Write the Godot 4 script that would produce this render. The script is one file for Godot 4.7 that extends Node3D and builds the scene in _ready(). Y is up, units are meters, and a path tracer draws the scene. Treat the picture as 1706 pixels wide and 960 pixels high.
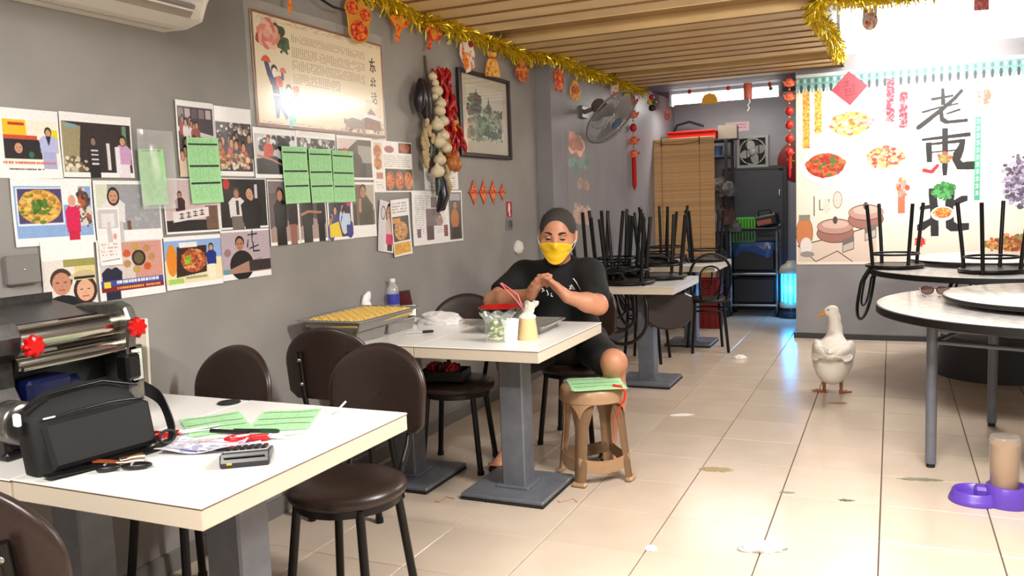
extends Node3D
# A small eatery at closing time, built in metres: the photographed wall is x = 0, the floor y = 0, the camera stands at z = 0.

var mats := {}
var taken := {}
var rng := RandomNumberGenerator.new()
const HALF := PI / 2.0


func _ready() -> void:
	rng.seed = 7
	var cam := Camera3D.new()
	cam.name = "camera"
	cam.fov = rad_to_deg(2.0 * atan(480.0 / 1400.0))
	cam.basis = Basis(Vector3.UP, 0.42642) * Basis(Vector3.RIGHT, -0.10140) * Basis(Vector3.BACK, -0.03756)
	cam.position = Vector3(2.43, 1.32, 0.0)
	cam.near = 0.05
	cam.far = 60.0
	add_child(cam)
	cam.current = true
	var world := WorldEnvironment.new()
	world.name = "world"
	var env := Environment.new()
	env.background_mode = Environment.BG_COLOR
	env.background_color = Color(0.02, 0.02, 0.025)
	env.tonemap_mode = Environment.TONE_MAPPER_LINEAR
	env.tonemap_exposure = 3.3
	env.sdfgi_enabled = true
	env.ssao_enabled = true
	env.ssil_enabled = true
	world.environment = env
	add_child(world)
	lamps()
	room()
	ceiling()
	far_end()
	dining_tables()
	chairs()
	round_tables()
	wall_things()
	garlands()
	near_table_things()
	far_table_things()
	person()
	goose()
	floor_things()
	back_corner()


func lamps() -> void:
	# fluorescent battens: the bright one before the mural, the tube in the passage, and two over the near part of the room (outside the frame)
	batten("mural_lamp", "glaring wide fluorescent lamp hung before the painted mural", Vector3(2.68, 2.50, -7.05), 1.22, 0.15, 8.0, 1.0)
	batten("passage_lamp", "long fluorescent tube lamp over the passage to the back door", Vector3(0.84, 2.33, -9.0), 1.08, 0.045, 2.6, 0.4)
	batten("ceiling_lamp", "white fluorescent lamp hung above the near tables", Vector3(2.75, 2.16, -2.5), 1.25, 0.06, 30.0, 2.4)
	batten("ceiling_lamp", "white fluorescent lamp hung by the shop front", Vector3(1.7, 2.6, 0.3), 1.25, 0.06, 9.0, 3.8)


func batten(called: String, label: String, at: Vector3, long: float, r: float, glow: float, power: float) -> void:
	var t := thing(called, label, "lamp", at)
	var m := MB.new()
	m.box(Vector3(0, r + 0.035, 0), Vector3(long + 0.06, 0.05, maxf(r * 1.7, 0.08)), 0.006)
	for s in [-1, 1]:
		m.box(Vector3(s * (long / 2 + 0.015), 0.0, 0), Vector3(0.03, r * 2.0 + 0.03, r * 1.9 + 0.03), 0.006)
	if at.y < 2.5 and called != "passage_lamp":
		for s in [-0.4, 0.4]:
			m.tube([Vector3(s, r + 0.05, 0), Vector3(s, 2.852 - at.y, 0)], 0.006, 6)
	part(t, "housing", m, mat("lamp_housing", Color(0.86, 0.87, 0.88), 0.45))
	var g := MB.new()
	g.tube([Vector3(-long / 2, 0, 0), Vector3(long / 2, 0, 0)], r, 20)
	part(t, "glowing_tube", g, glow_mat("tube_glow", Color(1.0, 0.975, 0.945), glow))
	var a := AreaLight3D.new()
	a.name = called + "_area_light"
	a.area_size = Vector2(long, maxf(r * 2.0, 0.1))
	a.light_energy = power
	a.light_color = Color(1.0, 0.975, 0.945)
	a.shadow_enabled = true
	a.set("area_range", 14.0)
	a.set("area_attenuation", 2.0)
	a.rotation = Vector3(-HALF, 0, 0)
	a.position = Vector3(0, -r - 0.012, 0)
	t.add_child(a, true)
# ---------------------------------------------------------------- helpers: names, materials, shapes

func numbered(called: String) -> String:
	var n: int = taken.get(called, 0)
	taken[called] = n + 1
	return called if n == 0 else "%s_%03d" % [called, n]


func thing(called: String, label: String, category: String, at := Vector3.ZERO, turn := 0.0, group := "") -> Node3D:
	var o := Node3D.new()
	o.name = numbered(called)
	o.position = at
	o.rotation.y = turn
	add_child(o, true)
	tag(o, label, category, group)
	return o


func tag(o: Node, label: String, category: String, group := "") -> void:
	if label:
		o.set_meta("label", label)
	if category:
		o.set_meta("category", category)
	if group:
		o.set_meta("group", group)


func part(parent: Node, called: String, m: MB, material: Material, label := "") -> MeshInstance3D:
	return piece(parent, called, m.mesh(), material, label)


func piece(parent: Node, called: String, mesh: Mesh, material: Material, label := "") -> MeshInstance3D:
	var o := MeshInstance3D.new()
	o.name = called
	o.mesh = mesh
	o.material_override = material
	if label:
		o.set_meta("label", label)
	parent.add_child(o, true)
	return o


func single(called: String, label: String, category: String, m: MB, material: Material, at := Vector3.ZERO, turn := 0.0, group := "") -> MeshInstance3D:
	var o := piece(self, numbered(called), m.mesh(), material)
	o.position = at
	o.rotation.y = turn
	tag(o, label, category, group)
	return o


func struct(called: String, m: MB, material: Material, parent: Node = null) -> MeshInstance3D:
	var o := piece(parent if parent else self, numbered(called) if parent == null else called, m.mesh(), material)
	if parent == null:
		o.set_meta("kind", "structure")
	return o


func copy_of(root: Node3D, at: Vector3, turn: float, label: String) -> Node3D:
	var base: String = root.name
	var n := base.length()
	if n > 4 and base[n - 4] == "_" and base.substr(n - 3).is_valid_int():
		base = base.substr(0, n - 4)
	var o: Node3D = root.duplicate()
	o.name = numbered(base)
	add_child(o, true)
	o.position = at
	o.rotation.y = turn
	o.set_meta("label", label)
	return o


func mat(called: String, color: Color, rough := 0.6, metal := 0.0, coat := 0.0) -> StandardMaterial3D:
	if mats.has(called):
		return mats[called]
	var m := StandardMaterial3D.new()
	m.resource_name = called
	m.albedo_color = color
	m.roughness = rough
	m.metallic = metal
	if coat > 0.0:
		m.clearcoat_enabled = true
		m.clearcoat = coat
		m.clearcoat_roughness = 0.12
	mats[called] = m
	return m


func glow_mat(called: String, color: Color, energy: float) -> StandardMaterial3D:
	var key := "%s_%.2f" % [called, energy]
	if mats.has(key):
		return mats[key]
	var m := StandardMaterial3D.new()
	m.resource_name = called
	m.albedo_color = Color(0.9, 0.9, 0.9)
	m.emission_enabled = true
	m.emission = color
	m.emission_energy_multiplier = energy
	mats[key] = m
	return m


func clear_mat(called: String, color: Color, alpha: float, rough := 0.08) -> StandardMaterial3D:
	if mats.has(called):
		return mats[called]
	var m := mat(called, Color(color.r, color.g, color.b, alpha), rough)
	m.transparency = BaseMaterial3D.TRANSPARENCY_ALPHA
	return m


func printed(called: String, p: Pic, rough := 0.5, coat := 0.0) -> StandardMaterial3D:
	var m := mat(called, Color.WHITE, rough, 0.0, coat)
	m.albedo_texture = p.texture()
	m.texture_repeat = false
	return m


var noises := {}


func noise_tex(seed_value: int, freq: float, lo: Color, hi: Color, size := 256, octaves := 4) -> NoiseTexture2D:
	var key := [seed_value, freq, lo, hi, size, octaves]
	if noises.has(key):
		return noises[key]
	var f := FastNoiseLite.new()
	f.seed = seed_value
	f.frequency = freq
	f.fractal_octaves = octaves
	var t := NoiseTexture2D.new()
	t.width = size
	t.height = size
	t.seamless = true
	t.noise = f
	var g := Gradient.new()
	g.set_color(0, lo)
	g.set_color(1, hi)
	t.color_ramp = g
	noises[key] = t
	return t


func grained(called: String, lo: Color, hi: Color, rough: float, scale: float, freq := 0.03, seed_value := 1, metal := 0.0, relief := 0.0) -> StandardMaterial3D:
	if mats.has(called):
		return mats[called]
	# one grey grain serves every material of the same contrast; the colour tints it
	var m := mat(called, hi, rough, metal)
	var low := snappedf(clampf((lo.r + lo.g + lo.b) / maxf(0.01, hi.r + hi.g + hi.b), 0.5, 0.98), 0.04)
	m.albedo_texture = noise_tex(1, freq, Color(low, low, low), Color.WHITE)
	m.uv1_triplanar = true
	m.uv1_world_triplanar = true
	m.uv1_scale = Vector3.ONE * scale
	if relief > 0.0:
		m.heightmap_enabled = true
		m.heightmap_scale = relief
		m.heightmap_texture = noise_tex(51, freq * 2.0, Color.BLACK, Color.WHITE)
	return m


# A mesh under construction. xf places what is added next.
class MB:
	var v := PackedVector3Array()
	var n := PackedVector3Array()
	var uv := PackedVector2Array()
	var col := PackedColorArray()
	var tint := Color.WHITE
	var xf := Transform3D()

	func tri(a: Vector3, b: Vector3, c: Vector3, na: Vector3, nb: Vector3, nc: Vector3, ua := Vector2.ZERO, ub := Vector2.ZERO, uc := Vector2.ZERO) -> void:
		a = xf * a
		b = xf * b
		c = xf * c
		var q := xf.basis
		na = (q * na).normalized()
		nb = (q * nb).normalized()
		nc = (q * nc).normalized()
		if (b - a).cross(c - a).dot(na + nb + nc) > 0.0:
			var t := b
			b = c
			c = t
			t = nb
			nb = nc
			nc = t
			var u := ub
			ub = uc
			uc = u
		v.append(a)
		v.append(b)
		v.append(c)
		n.append(na)
		n.append(nb)
		n.append(nc)
		uv.append(ua)
		uv.append(ub)
		uv.append(uc)
		col.append(tint)
		col.append(tint)
		col.append(tint)

	func flat(a: Vector3, b: Vector3, c: Vector3, out: Vector3) -> void:
		var q := (b - a).cross(c - a)
		if q.length() < 1e-12:
			return
		q = q.normalized()
		if q.dot(out) < 0.0:
			q = -q
		tri(a, b, c, q, q, q)

	func quad(a: Vector3, b: Vector3, c: Vector3, d: Vector3, out: Vector3, uvs := [Vector2(0, 1), Vector2(1, 1), Vector2(1, 0), Vector2(0, 0)]) -> void:
		var q := (b - a).cross(c - a)
		if q.length() < 1e-12:
			q = (c - a).cross(d - a)
		q = q.normalized()
		if q.dot(out) < 0.0:
			q = -q
		tri(a, b, c, q, q, q, uvs[0], uvs[1], uvs[2])
		tri(a, c, d, q, q, q, uvs[0], uvs[2], uvs[3])

	func box(c: Vector3, s: Vector3, r := 0.0) -> void:
		var h := s / 2.0
		r = minf(r, minf(h.x, minf(h.y, h.z)) * 0.98)
		var k := h - Vector3.ONE * r
		for ax in 3:
			var i := (ax + 1) % 3
			var j := (ax + 2) % 3
			for sg in [-1.0, 1.0]:
				var p := []
				for w in [[-1, -1], [1, -1], [1, 1], [-1, 1]]:
					var q := Vector3.ZERO
					q[ax] = sg * h[ax]
					q[i] = w[0] * k[i]
					q[j] = w[1] * k[j]
					p.append(c + q)
				var o := Vector3.ZERO
				o[ax] = sg
				quad(p[0], p[1], p[2], p[3], o)
			if r <= 0.0:
				continue
			for a in [-1.0, 1.0]:
				for b in [-1.0, 1.0]:
					var e := []
					for w in [-1.0, 1.0]:
						var q := Vector3.ZERO
						q[ax] = w * k[ax]
						q[i] = a * h[i]
						q[j] = b * k[j]
						e.append(c + q)
						q[i] = a * k[i]
						q[j] = b * h[j]
						e.append(c + q)
					var o := Vector3.ZERO
					o[i] = a
					o[j] = b
					quad(e[0], e[1], e[3], e[2], o)
		if r > 0.0:
			for x in [-1.0, 1.0]:
				for y in [-1.0, 1.0]:
					for z in [-1.0, 1.0]:
						flat(c + Vector3(x * h.x, y * k.y, z * k.z), c + Vector3(x * k.x, y * h.y, z * k.z), c + Vector3(x * k.x, y * k.y, z * h.z), Vector3(x, y, z))

	# a face with a picture: centre, half-extents across and up, thickness behind
	func sheet(w: float, h: float, thick: float, bend := 0.0, wave := 0.0, cols := 6, rows := 6, phase := 0.0) -> void:
		var g := []
		for j in rows + 1:
			var row := []
			for i in cols + 1:
				var s := float(i) / cols
				var t := float(j) / rows
				var z := bend * (pow(2.0 * s - 1.0, 2) + 0.5 * pow(2.0 * t - 1.0, 2)) + wave * sin(s * 7.0 + phase) * sin(t * 5.0 + phase * 2.0)
				row.append(Vector3((s - 0.5) * w, (0.5 - t) * h, z + thick))
			g.append(row)
		surface(g, false, thick)

	# rows of points: a smooth sheet; thick > 0 gives it a back and edges
	func surface(g: Array, around := false, thick := 0.0, flip := false) -> void:
		var R := g.size()
		var C: int = g[0].size()
		var nn := []
		for j in R:
			var row := []
			for i in C:
				var i0 := (i - 1 + C) % C if around else maxi(i - 1, 0)
				var i1 := (i + 1) % C if around else mini(i + 1, C - 1)
				var dx: Vector3 = g[j][i1] - g[j][i0]
				var dy: Vector3 = g[mini(j + 1, R - 1)][i] - g[maxi(j - 1, 0)][i]
				var q := dy.cross(dx)
				q = q.normalized() if q.length() > 1e-14 else Vector3.UP
				row.append(-q if flip else q)
			nn.append(row)
		var last := C if around else C - 1
		for j in R - 1:
			for i in last:
				var k := (i + 1) % C
				var u := [Vector2(float(i) / last, float(j) / (R - 1)), Vector2(float(i + 1) / last, float(j) / (R - 1)), Vector2(float(i + 1) / last, float(j + 1) / (R - 1)), Vector2(float(i) / last, float(j + 1) / (R - 1))]
				tri(g[j][i], g[j][k], g[j + 1][k], nn[j][i], nn[j][k], nn[j + 1][k], u[0], u[1], u[2])
				tri(g[j][i], g[j + 1][k], g[j + 1][i], nn[j][i], nn[j + 1][k], nn[j + 1][i], u[0], u[2], u[3])
				if thick > 0.0:
					tri(g[j][i] - nn[j][i] * thick, g[j][k] - nn[j][k] * thick, g[j + 1][k] - nn[j + 1][k] * thick, -nn[j][i], -nn[j][k], -nn[j + 1][k], u[0], u[1], u[2])
					tri(g[j][i] - nn[j][i] * thick, g[j + 1][k] - nn[j + 1][k] * thick, g[j + 1][i] - nn[j + 1][i] * thick, -nn[j][i], -nn[j + 1][k], -nn[j + 1][i], u[0], u[2], u[3])
		if thick > 0.0:
			for j in R - 1:
				if not around:
					for i in [0, C - 1]:
						var o: Vector3 = g[j][i] - g[j][1 if i == 0 else C - 2]
						quad(g[j][i], g[j + 1][i], g[j + 1][i] - nn[j + 1][i] * thick, g[j][i] - nn[j][i] * thick, o)
			for i in last:
				var k := (i + 1) % C
				for j in [0, R - 1]:
					var o: Vector3 = g[j][i] - g[1 if j == 0 else R - 2][i]
					quad(g[j][i], g[j][k], g[j][k] - nn[j][k] * thick, g[j][i] - nn[j][i] * thick, o)

	func tube(p: Array, rad: Variant, sides := 8, closed := false, caps := true, squash := 1.0) -> void:
		var N := p.size()
		var rings := []
		var up := Vector3.ZERO
		for k in N:
			var a: Vector3 = p[(k - 1 + N) % N] if closed else p[maxi(k - 1, 0)]
			var b: Vector3 = p[(k + 1) % N] if closed else p[mini(k + 1, N - 1)]
			var d := (b - a).normalized()
			if k == 0:
				up = Vector3.UP if absf(d.y) < 0.9 else Vector3.RIGHT
			up = (up - d * up.dot(d)).normalized()
			var side := d.cross(up)
			var r: float = rad[k] if rad is Array else rad
			var ring := []
			for s in sides:
				var t := TAU * s / sides
				var w := up * cos(t) * squash + side * sin(t)
				ring.append([p[k] + w * r, (up * cos(t) / squash + side * sin(t)).normalized()])
			rings.append([ring, d, p[k]])
		for k in (N if closed else N - 1):
			var A: Array = rings[k][0]
			var B: Array = rings[(k + 1) % N][0]
			for s in sides:
				var e := (s + 1) % sides
				tri(A[s][0], A[e][0], B[e][0], A[s][1], A[e][1], B[e][1])
				tri(A[s][0], B[e][0], B[s][0], A[s][1], B[e][1], B[s][1])
		if caps and not closed:
			for k in [0, N - 1]:
				var o: Vector3 = rings[k][1] * (-1.0 if k == 0 else 1.0)
				for s in sides:
					tri(rings[k][2], rings[k][0][s][0], rings[k][0][(s + 1) % sides][0], o, o, o)

	# profile of (radius, height) points turned round y
	func lathe(prof: Array, segs := 24, sharp := 0.7) -> void:
		var N := prof.size()
		for k in N - 1:
			var a: Vector2 = prof[k]
			var b: Vector2 = prof[k + 1]
			if a.is_equal_approx(b):
				continue
			var n0 := Vector2(b.y - a.y, a.x - b.x).normalized()
			var na := n0
			var nb := n0
			if k > 0:
				var c: Vector2 = prof[k - 1]
				var m := Vector2(a.y - c.y, c.x - a.x).normalized()
				if m.dot(n0) > sharp:
					na = (m + n0).normalized()
			if k < N - 2:
				var c: Vector2 = prof[k + 2]
				var m := Vector2(c.y - b.y, b.x - c.x).normalized()
				if m.dot(n0) > sharp:
					nb = (m + n0).normalized()
			for s in segs:
				var t := TAU * s / segs
				var e := TAU * (s + 1) / segs
				var ct := Vector2(cos(t), sin(t))
				var ce := Vector2(cos(e), sin(e))
				var p := [Vector3(a.x * ct.x, a.y, a.x * ct.y), Vector3(a.x * ce.x, a.y, a.x * ce.y), Vector3(b.x * ce.x, b.y, b.x * ce.y), Vector3(b.x * ct.x, b.y, b.x * ct.y)]
				var q := [Vector3(na.x * ct.x, na.y, na.x * ct.y), Vector3(na.x * ce.x, na.y, na.x * ce.y), Vector3(nb.x * ce.x, nb.y, nb.x * ce.y), Vector3(nb.x * ct.x, nb.y, nb.x * ct.y)]
				var u := [Vector2(0.5 + a.x * ct.x, 0.5 + a.x * ct.y), Vector2(0.5 + a.x * ce.x, 0.5 + a.x * ce.y), Vector2(0.5 + b.x * ce.x, 0.5 + b.x * ce.y), Vector2(0.5 + b.x * ct.x, 0.5 + b.x * ct.y)]
				if a.x > 1e-6:
					tri(p[0], p[1], p[2], q[0], q[1], q[2], u[0], u[1], u[2])
				if b.x > 1e-6:
					tri(p[0], p[2], p[3], q[0], q[2], q[3], u[0], u[2], u[3])

	func ball(c: Vector3, r: Vector3, segs := 12, rows := 8) -> void:
		var g := []
		for j in rows + 1:
			var t := PI * j / rows
			var ring := []
			for i in segs:
				var p := TAU * i / segs
				ring.append(Vector3(sin(t) * cos(p), cos(t), sin(t) * sin(p)))
			g.append(ring)
		for j in rows:
			for i in segs:
				var k := (i + 1) % segs
				var a: Vector3 = g[j][i]
				var b: Vector3 = g[j][k]
				var d: Vector3 = g[j + 1][k]
				var e: Vector3 = g[j + 1][i]
				if j > 0:
					tri(c + a * r, c + b * r, c + d * r, a / r, b / r, d / r)
				if j < rows - 1:
					tri(c + a * r, c + d * r, c + e * r, a / r, d / r, e / r)

	# outline in x, y pushed out along z from -depth/2 to depth/2, rims chamfered by r
	func prism(poly: PackedVector2Array, depth: float, r := 0.0, size := Vector2.ONE) -> void:
		if Geometry2D.is_polygon_clockwise(poly):
			poly = poly.duplicate()
			poly.reverse()
		var inner := poly
		if r > 0.0:
			inner = PackedVector2Array()
			var N := poly.size()
			for k in N:
				var a := (poly[k] - poly[(k - 1 + N) % N]).normalized()
				var b := (poly[(k + 1) % N] - poly[k]).normalized()
				var w := Vector2(-a.y - b.y, a.x + b.x)
				w = w.normalized() * minf(r / maxf(0.5, sqrt((1.0 + a.dot(b)) / 2.0)), r * 2.0)
				inner.append(poly[k] + w)
		var idx := Geometry2D.triangulate_polygon(inner)
		var lo := poly[0]
		var hi := poly[0]
		for p in poly:
			lo = lo.min(p)
			hi = hi.max(p)
		var ext := hi - lo
		for s in [-1.0, 1.0]:
			var z: float = s * depth / 2.0
			var o := Vector3(0, 0, s)
			for k in range(0, idx.size(), 3):
				var q := []
				var u := []
				for w in 3:
					var p: Vector2 = inner[idx[k + w]]
					q.append(Vector3(p.x, p.y, z))
					u.append(Vector2((p.x - lo.x) / ext.x, 1.0 - (p.y - lo.y) / ext.y))
				tri(q[0], q[1], q[2], o, o, o, u[0], u[1], u[2])
		var N := poly.size()
		var zz := depth / 2.0
		for k in N:
			var e := (k + 1) % N
			var d := poly[e] - poly[k]
			var o := Vector3(d.y, -d.x, 0)
			var c := [Vector2((poly[k].x - lo.x) / ext.x, 1.0 - (poly[k].y - lo.y) / ext.y), Vector2((poly[e].x - lo.x) / ext.x, 1.0 - (poly[e].y - lo.y) / ext.y)]
			var us := [c[0], c[1], c[1], c[0]]
			quad(Vector3(poly[k].x, poly[k].y, -zz + r), Vector3(poly[e].x, poly[e].y, -zz + r), Vector3(poly[e].x, poly[e].y, zz - r), Vector3(poly[k].x, poly[k].y, zz - r), o, us)
			if r > 0.0:
				for s in [-1.0, 1.0]:
					quad(Vector3(poly[k].x, poly[k].y, s * (zz - r)), Vector3(poly[e].x, poly[e].y, s * (zz - r)), Vector3(inner[e].x, inner[e].y, s * zz), Vector3(inner[k].x, inner[k].y, s * zz), o.normalized() + Vector3(0, 0, s), us)

	func mesh() -> ArrayMesh:
		var a := []
		a.resize(Mesh.ARRAY_MAX)
		a[Mesh.ARRAY_VERTEX] = v
		a[Mesh.ARRAY_NORMAL] = n
		a[Mesh.ARRAY_TEX_UV] = uv
		a[Mesh.ARRAY_COLOR] = col
		var m := ArrayMesh.new()
		m.add_surface_from_arrays(Mesh.PRIMITIVE_TRIANGLES, a)
		return m


# A picture to print on something flat; positions run 0..1 across and down.
class Pic:
	var im: Image
	var W: int
	var H: int
	var r := RandomNumberGenerator.new()

	func _init(w: int, h: int, c: Color, s := 1) -> void:
		W = w
		H = h
		im = Image.create_empty(w, h, false, Image.FORMAT_RGB8)
		im.fill(c)
		r.seed = s

	func rect(x0: float, y0: float, x1: float, y1: float, c: Color) -> void:
		im.fill_rect(Rect2i(int(x0 * W), int(y0 * H), maxi(1, int(x1 * W) - int(x0 * W)), maxi(1, int(y1 * H) - int(y0 * H))), c)

	func poly(pts: Array, c: Color) -> void:
		var lo := 1e9
		var hi := -1e9
		for p in pts:
			lo = minf(lo, p.y)
			hi = maxf(hi, p.y)
		var N := pts.size()
		for y in range(maxi(0, int(lo * H)), mini(H - 1, int(ceil(hi * H))) + 1):
			var yy := (y + 0.5) / H
			var xs := []
			for k in N:
				var a: Vector2 = pts[k]
				var b: Vector2 = pts[(k + 1) % N]
				if (a.y <= yy) != (b.y <= yy):
					xs.append(a.x + (yy - a.y) / (b.y - a.y) * (b.x - a.x))
			xs.sort()
			for k in range(0, xs.size() - 1, 2):
				var x0 := int(round(xs[k] * W))
				var x1 := int(round(xs[k + 1] * W))
				if x1 > x0:
					im.fill_rect(Rect2i(x0, y, x1 - x0, 1), c)

	func ell(cx: float, cy: float, rx: float, ry: float, c: Color) -> void:
		for y in range(maxi(0, int((cy - ry) * H)), mini(H - 1, int((cy + ry) * H)) + 1):
			var t := ((y + 0.5) / H - cy) / ry
			if absf(t) < 1.0:
				var w := rx * sqrt(1.0 - t * t)
				var x0 := int(round((cx - w) * W))
				var x1 := int(round((cx + w) * W))
				if x1 > x0:
					im.fill_rect(Rect2i(x0, y, x1 - x0, 1), c)

	# a brush stroke: widths are a share of the picture's height
	func line(pts: Array, w0: float, w1: float, c: Color) -> void:
		for k in pts.size() - 1:
			var a := Vector2(pts[k].x * W, pts[k].y * H)
			var b := Vector2(pts[k + 1].x * W, pts[k + 1].y * H)
			var steps := maxi(1, int(a.distance_to(b)))
			for s in steps + 1:
				var t := (k + float(s) / steps) / (pts.size() - 1)
				var p := a.lerp(b, float(s) / steps)
				var q := maxf(0.5, lerpf(w0, w1, t) * H / 2.0)
				im.fill_rect(Rect2i(int(p.x - q), int(p.y - q), maxi(1, int(q * 2.0)), maxi(1, int(q * 2.0))), c)

	func specks(x0: float, y0: float, x1: float, y1: float, count: int, size: float, cols: Array) -> void:
		for k in count:
			var s := size * r.randf_range(0.4, 1.2)
			ell(r.randf_range(x0 + s, x1 - s), r.randf_range(y0 + s, y1 - s), s, s * W / H * r.randf_range(0.6, 1.2), cols[r.randi() % cols.size()])

	# a loose round heap of blots
	func heap(x: float, y: float, rx: float, ry: float, count: int, size: float, cols: Array) -> void:
		for k in count:
			var a := r.randf() * TAU
			var d := sqrt(r.randf()) * r.randf_range(0.6, 1.1)
			var s := size * r.randf_range(0.4, 1.2)
			ell(x + cos(a) * d * rx, y + sin(a) * d * ry, s, s * W / H * r.randf_range(0.6, 1.2), cols[r.randi() % cols.size()])

	# lines of small print
	func text(x0: float, y0: float, x1: float, rows: int, step: float, size: float, c: Color, gap := 0.25) -> void:
		for k in rows:
			var x := x0
			while x < x1 - size:
				var w := size * r.randf_range(0.5, 1.1)
				if r.randf() > gap:
					rect(x, y0 + k * step, minf(x + w * 0.8, x1), y0 + k * step + size * W / H * 0.75, c)
				x += w

	# a passer-by in a photograph: hair, face, clothes
	func figure(cx: float, top: float, h: float, wide: float, hair: Color, skin: Color, cloth: Color, legs: Color) -> void:
		var q := float(H) / W
		poly([Vector2(cx - wide * 0.5, top + h * 0.30), Vector2(cx - wide * 0.25, top + h * 0.21), Vector2(cx + wide * 0.25, top + h * 0.21), Vector2(cx + wide * 0.5, top + h * 0.30), Vector2(cx + wide * 0.45, top + h * 0.62), Vector2(cx - wide * 0.45, top + h * 0.62)], cloth)
		rect(cx - wide * 0.36, top + h * 0.6, cx + wide * 0.36, minf(1.0, top + h), legs)
		ell(cx, top + h * 0.12, h * 0.085 * q, h * 0.115, hair)
		ell(cx, top + h * 0.14, h * 0.066 * q, h * 0.085, skin)

	# a cheap print of a snapshot: grain, and edges that run a little
	func soften() -> void:
		for k in W * H / 5:
			var x := r.randi() % W
			var y := r.randi() % H
			var c := im.get_pixel(x, y)
			var d := r.randf_range(-0.16, 0.16)
			im.set_pixel(x, y, Color(clampf(c.r + d, 0, 1), clampf(c.g + d, 0, 1), clampf(c.b + d, 0, 1)))
		im.resize(W * 2 / 3, H * 2 / 3, Image.INTERPOLATE_BILINEAR)
		im.resize(W, H, Image.INTERPOLATE_CUBIC)

	func texture() -> ImageTexture:
		return ImageTexture.create_from_image(im)
# ---------------------------------------------------------------- the room

func wall_paint(called: String, k := 1.0, tone := Color(1, 1, 1)) -> StandardMaterial3D:
	return grained(called, Color(0.54 * k * tone.r, 0.53 * k * tone.g, 0.515 * k * tone.b), Color(0.605 * k * tone.r, 0.592 * k * tone.g, 0.575 * k * tone.b), 0.42, 0.35, 0.02, 11, 0.0, 0.12)


func slab(called: String, a: Vector3, b: Vector3, material: Material) -> MeshInstance3D:
	var m := MB.new()
	m.box((a + b) / 2.0, (b - a).abs())
	return struct(called, m, material)


func room() -> void:
	var grey := wall_paint("grey_wall_paint")
	var cool := wall_paint("cool_grey_wall_paint", 0.98, Color(0.97, 0.98, 1.04))
	# floor: a mortar bed with tiles laid on it one by one
	var floor_bed := slab("floor", Vector3(-0.2, -0.12, -10.2), Vector3(4.6, -0.012, 2.6), mat("grout", Color(0.36, 0.31, 0.27), 0.9))
	var tm := MB.new()
	tm.box(Vector3(0, -0.006, 0), Vector3(0.3955, 0.013, 0.397), 0.0018)
	var tile_mesh := tm.mesh()
	var tile_mats := []
	for k in 4:
		var w := [0.0, -0.018, 0.012, -0.008][k] as float
		var t := grained("floor_tile_%s" % ["cream", "sand", "pale", "warm"][k], Color(0.77 + w, 0.705 + w, 0.635 + w), Color(0.80 + w, 0.735 + w, 0.665 + w), 0.2, 0.8, 0.012, 21 + k)
		tile_mats.append(t)
	for j in range(0, 25):
		for i in 12:
			var x := -0.005 + 0.4 * i + 0.2
			var z := -0.13 - 0.4 * j - 0.2
			if x > 4.5 or (j >= 20 and i > 4) or (j < 2 and (i < 3 or i > 9)):
				continue
			var o := piece(floor_bed, "tile", tile_mesh, tile_mats[rng.randi() % 4])
			o.position = Vector3(x, 0.0 + rng.randf_range(-0.0006, 0.0), z)
	var apron := MB.new()
	apron.box(Vector3(2.2, -0.006, 1.2), Vector3(4.4, 0.012, 2.6))
	struct("tiled_apron", apron, tile_mats[0], floor_bed)
	# walls
	slab("wall_left", Vector3(-0.2, -0.02, -10.2), Vector3(0.0, 3.0, 2.6), grey)
	slab("pillar_left", Vector3(-0.01, -0.01, -10.0), Vector3(0.12, 2.9, -5.9), cool)
	slab("wall_front", Vector3(-0.2, -0.02, 2.5), Vector3(4.6, 3.0, 2.7), grey)
	slab("wall_right", Vector3(4.4, -0.02, -8.0), Vector3(4.6, 3.0, 2.6), grey)
	slab("wall_mural", Vector3(1.645, -0.01, -8.08), Vector3(4.6, 3.0, -7.93), cool)
	slab("wall_passage", Vector3(1.645, -0.01, -9.9), Vector3(1.75, 3.0, -8.07), cool)
	slab("wall_back", Vector3(-0.2, -0.02, -10.0), Vector3(1.8, 3.0, -9.82), cool)
	var dark := mat("dark_skirting", Color(0.2, 0.2, 0.22), 0.5)
	var sk := MB.new()
	sk.box(Vector3(3.0, 0.025, -7.927), Vector3(2.75, 0.05, 0.012), 0.003)
	struct("baseboard_mural", sk, dark)
	# hairline where the lower dado of the long wall is painted in gloss
	var pl := MB.new()
	pl.box(Vector3(0.006, 0.04, -2.75), Vector3(0.012, 0.08, 6.3), 0.003)
	struct("baseboard_left", pl, mat("grey_skirting", Color(0.44, 0.43, 0.42), 0.4))


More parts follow.
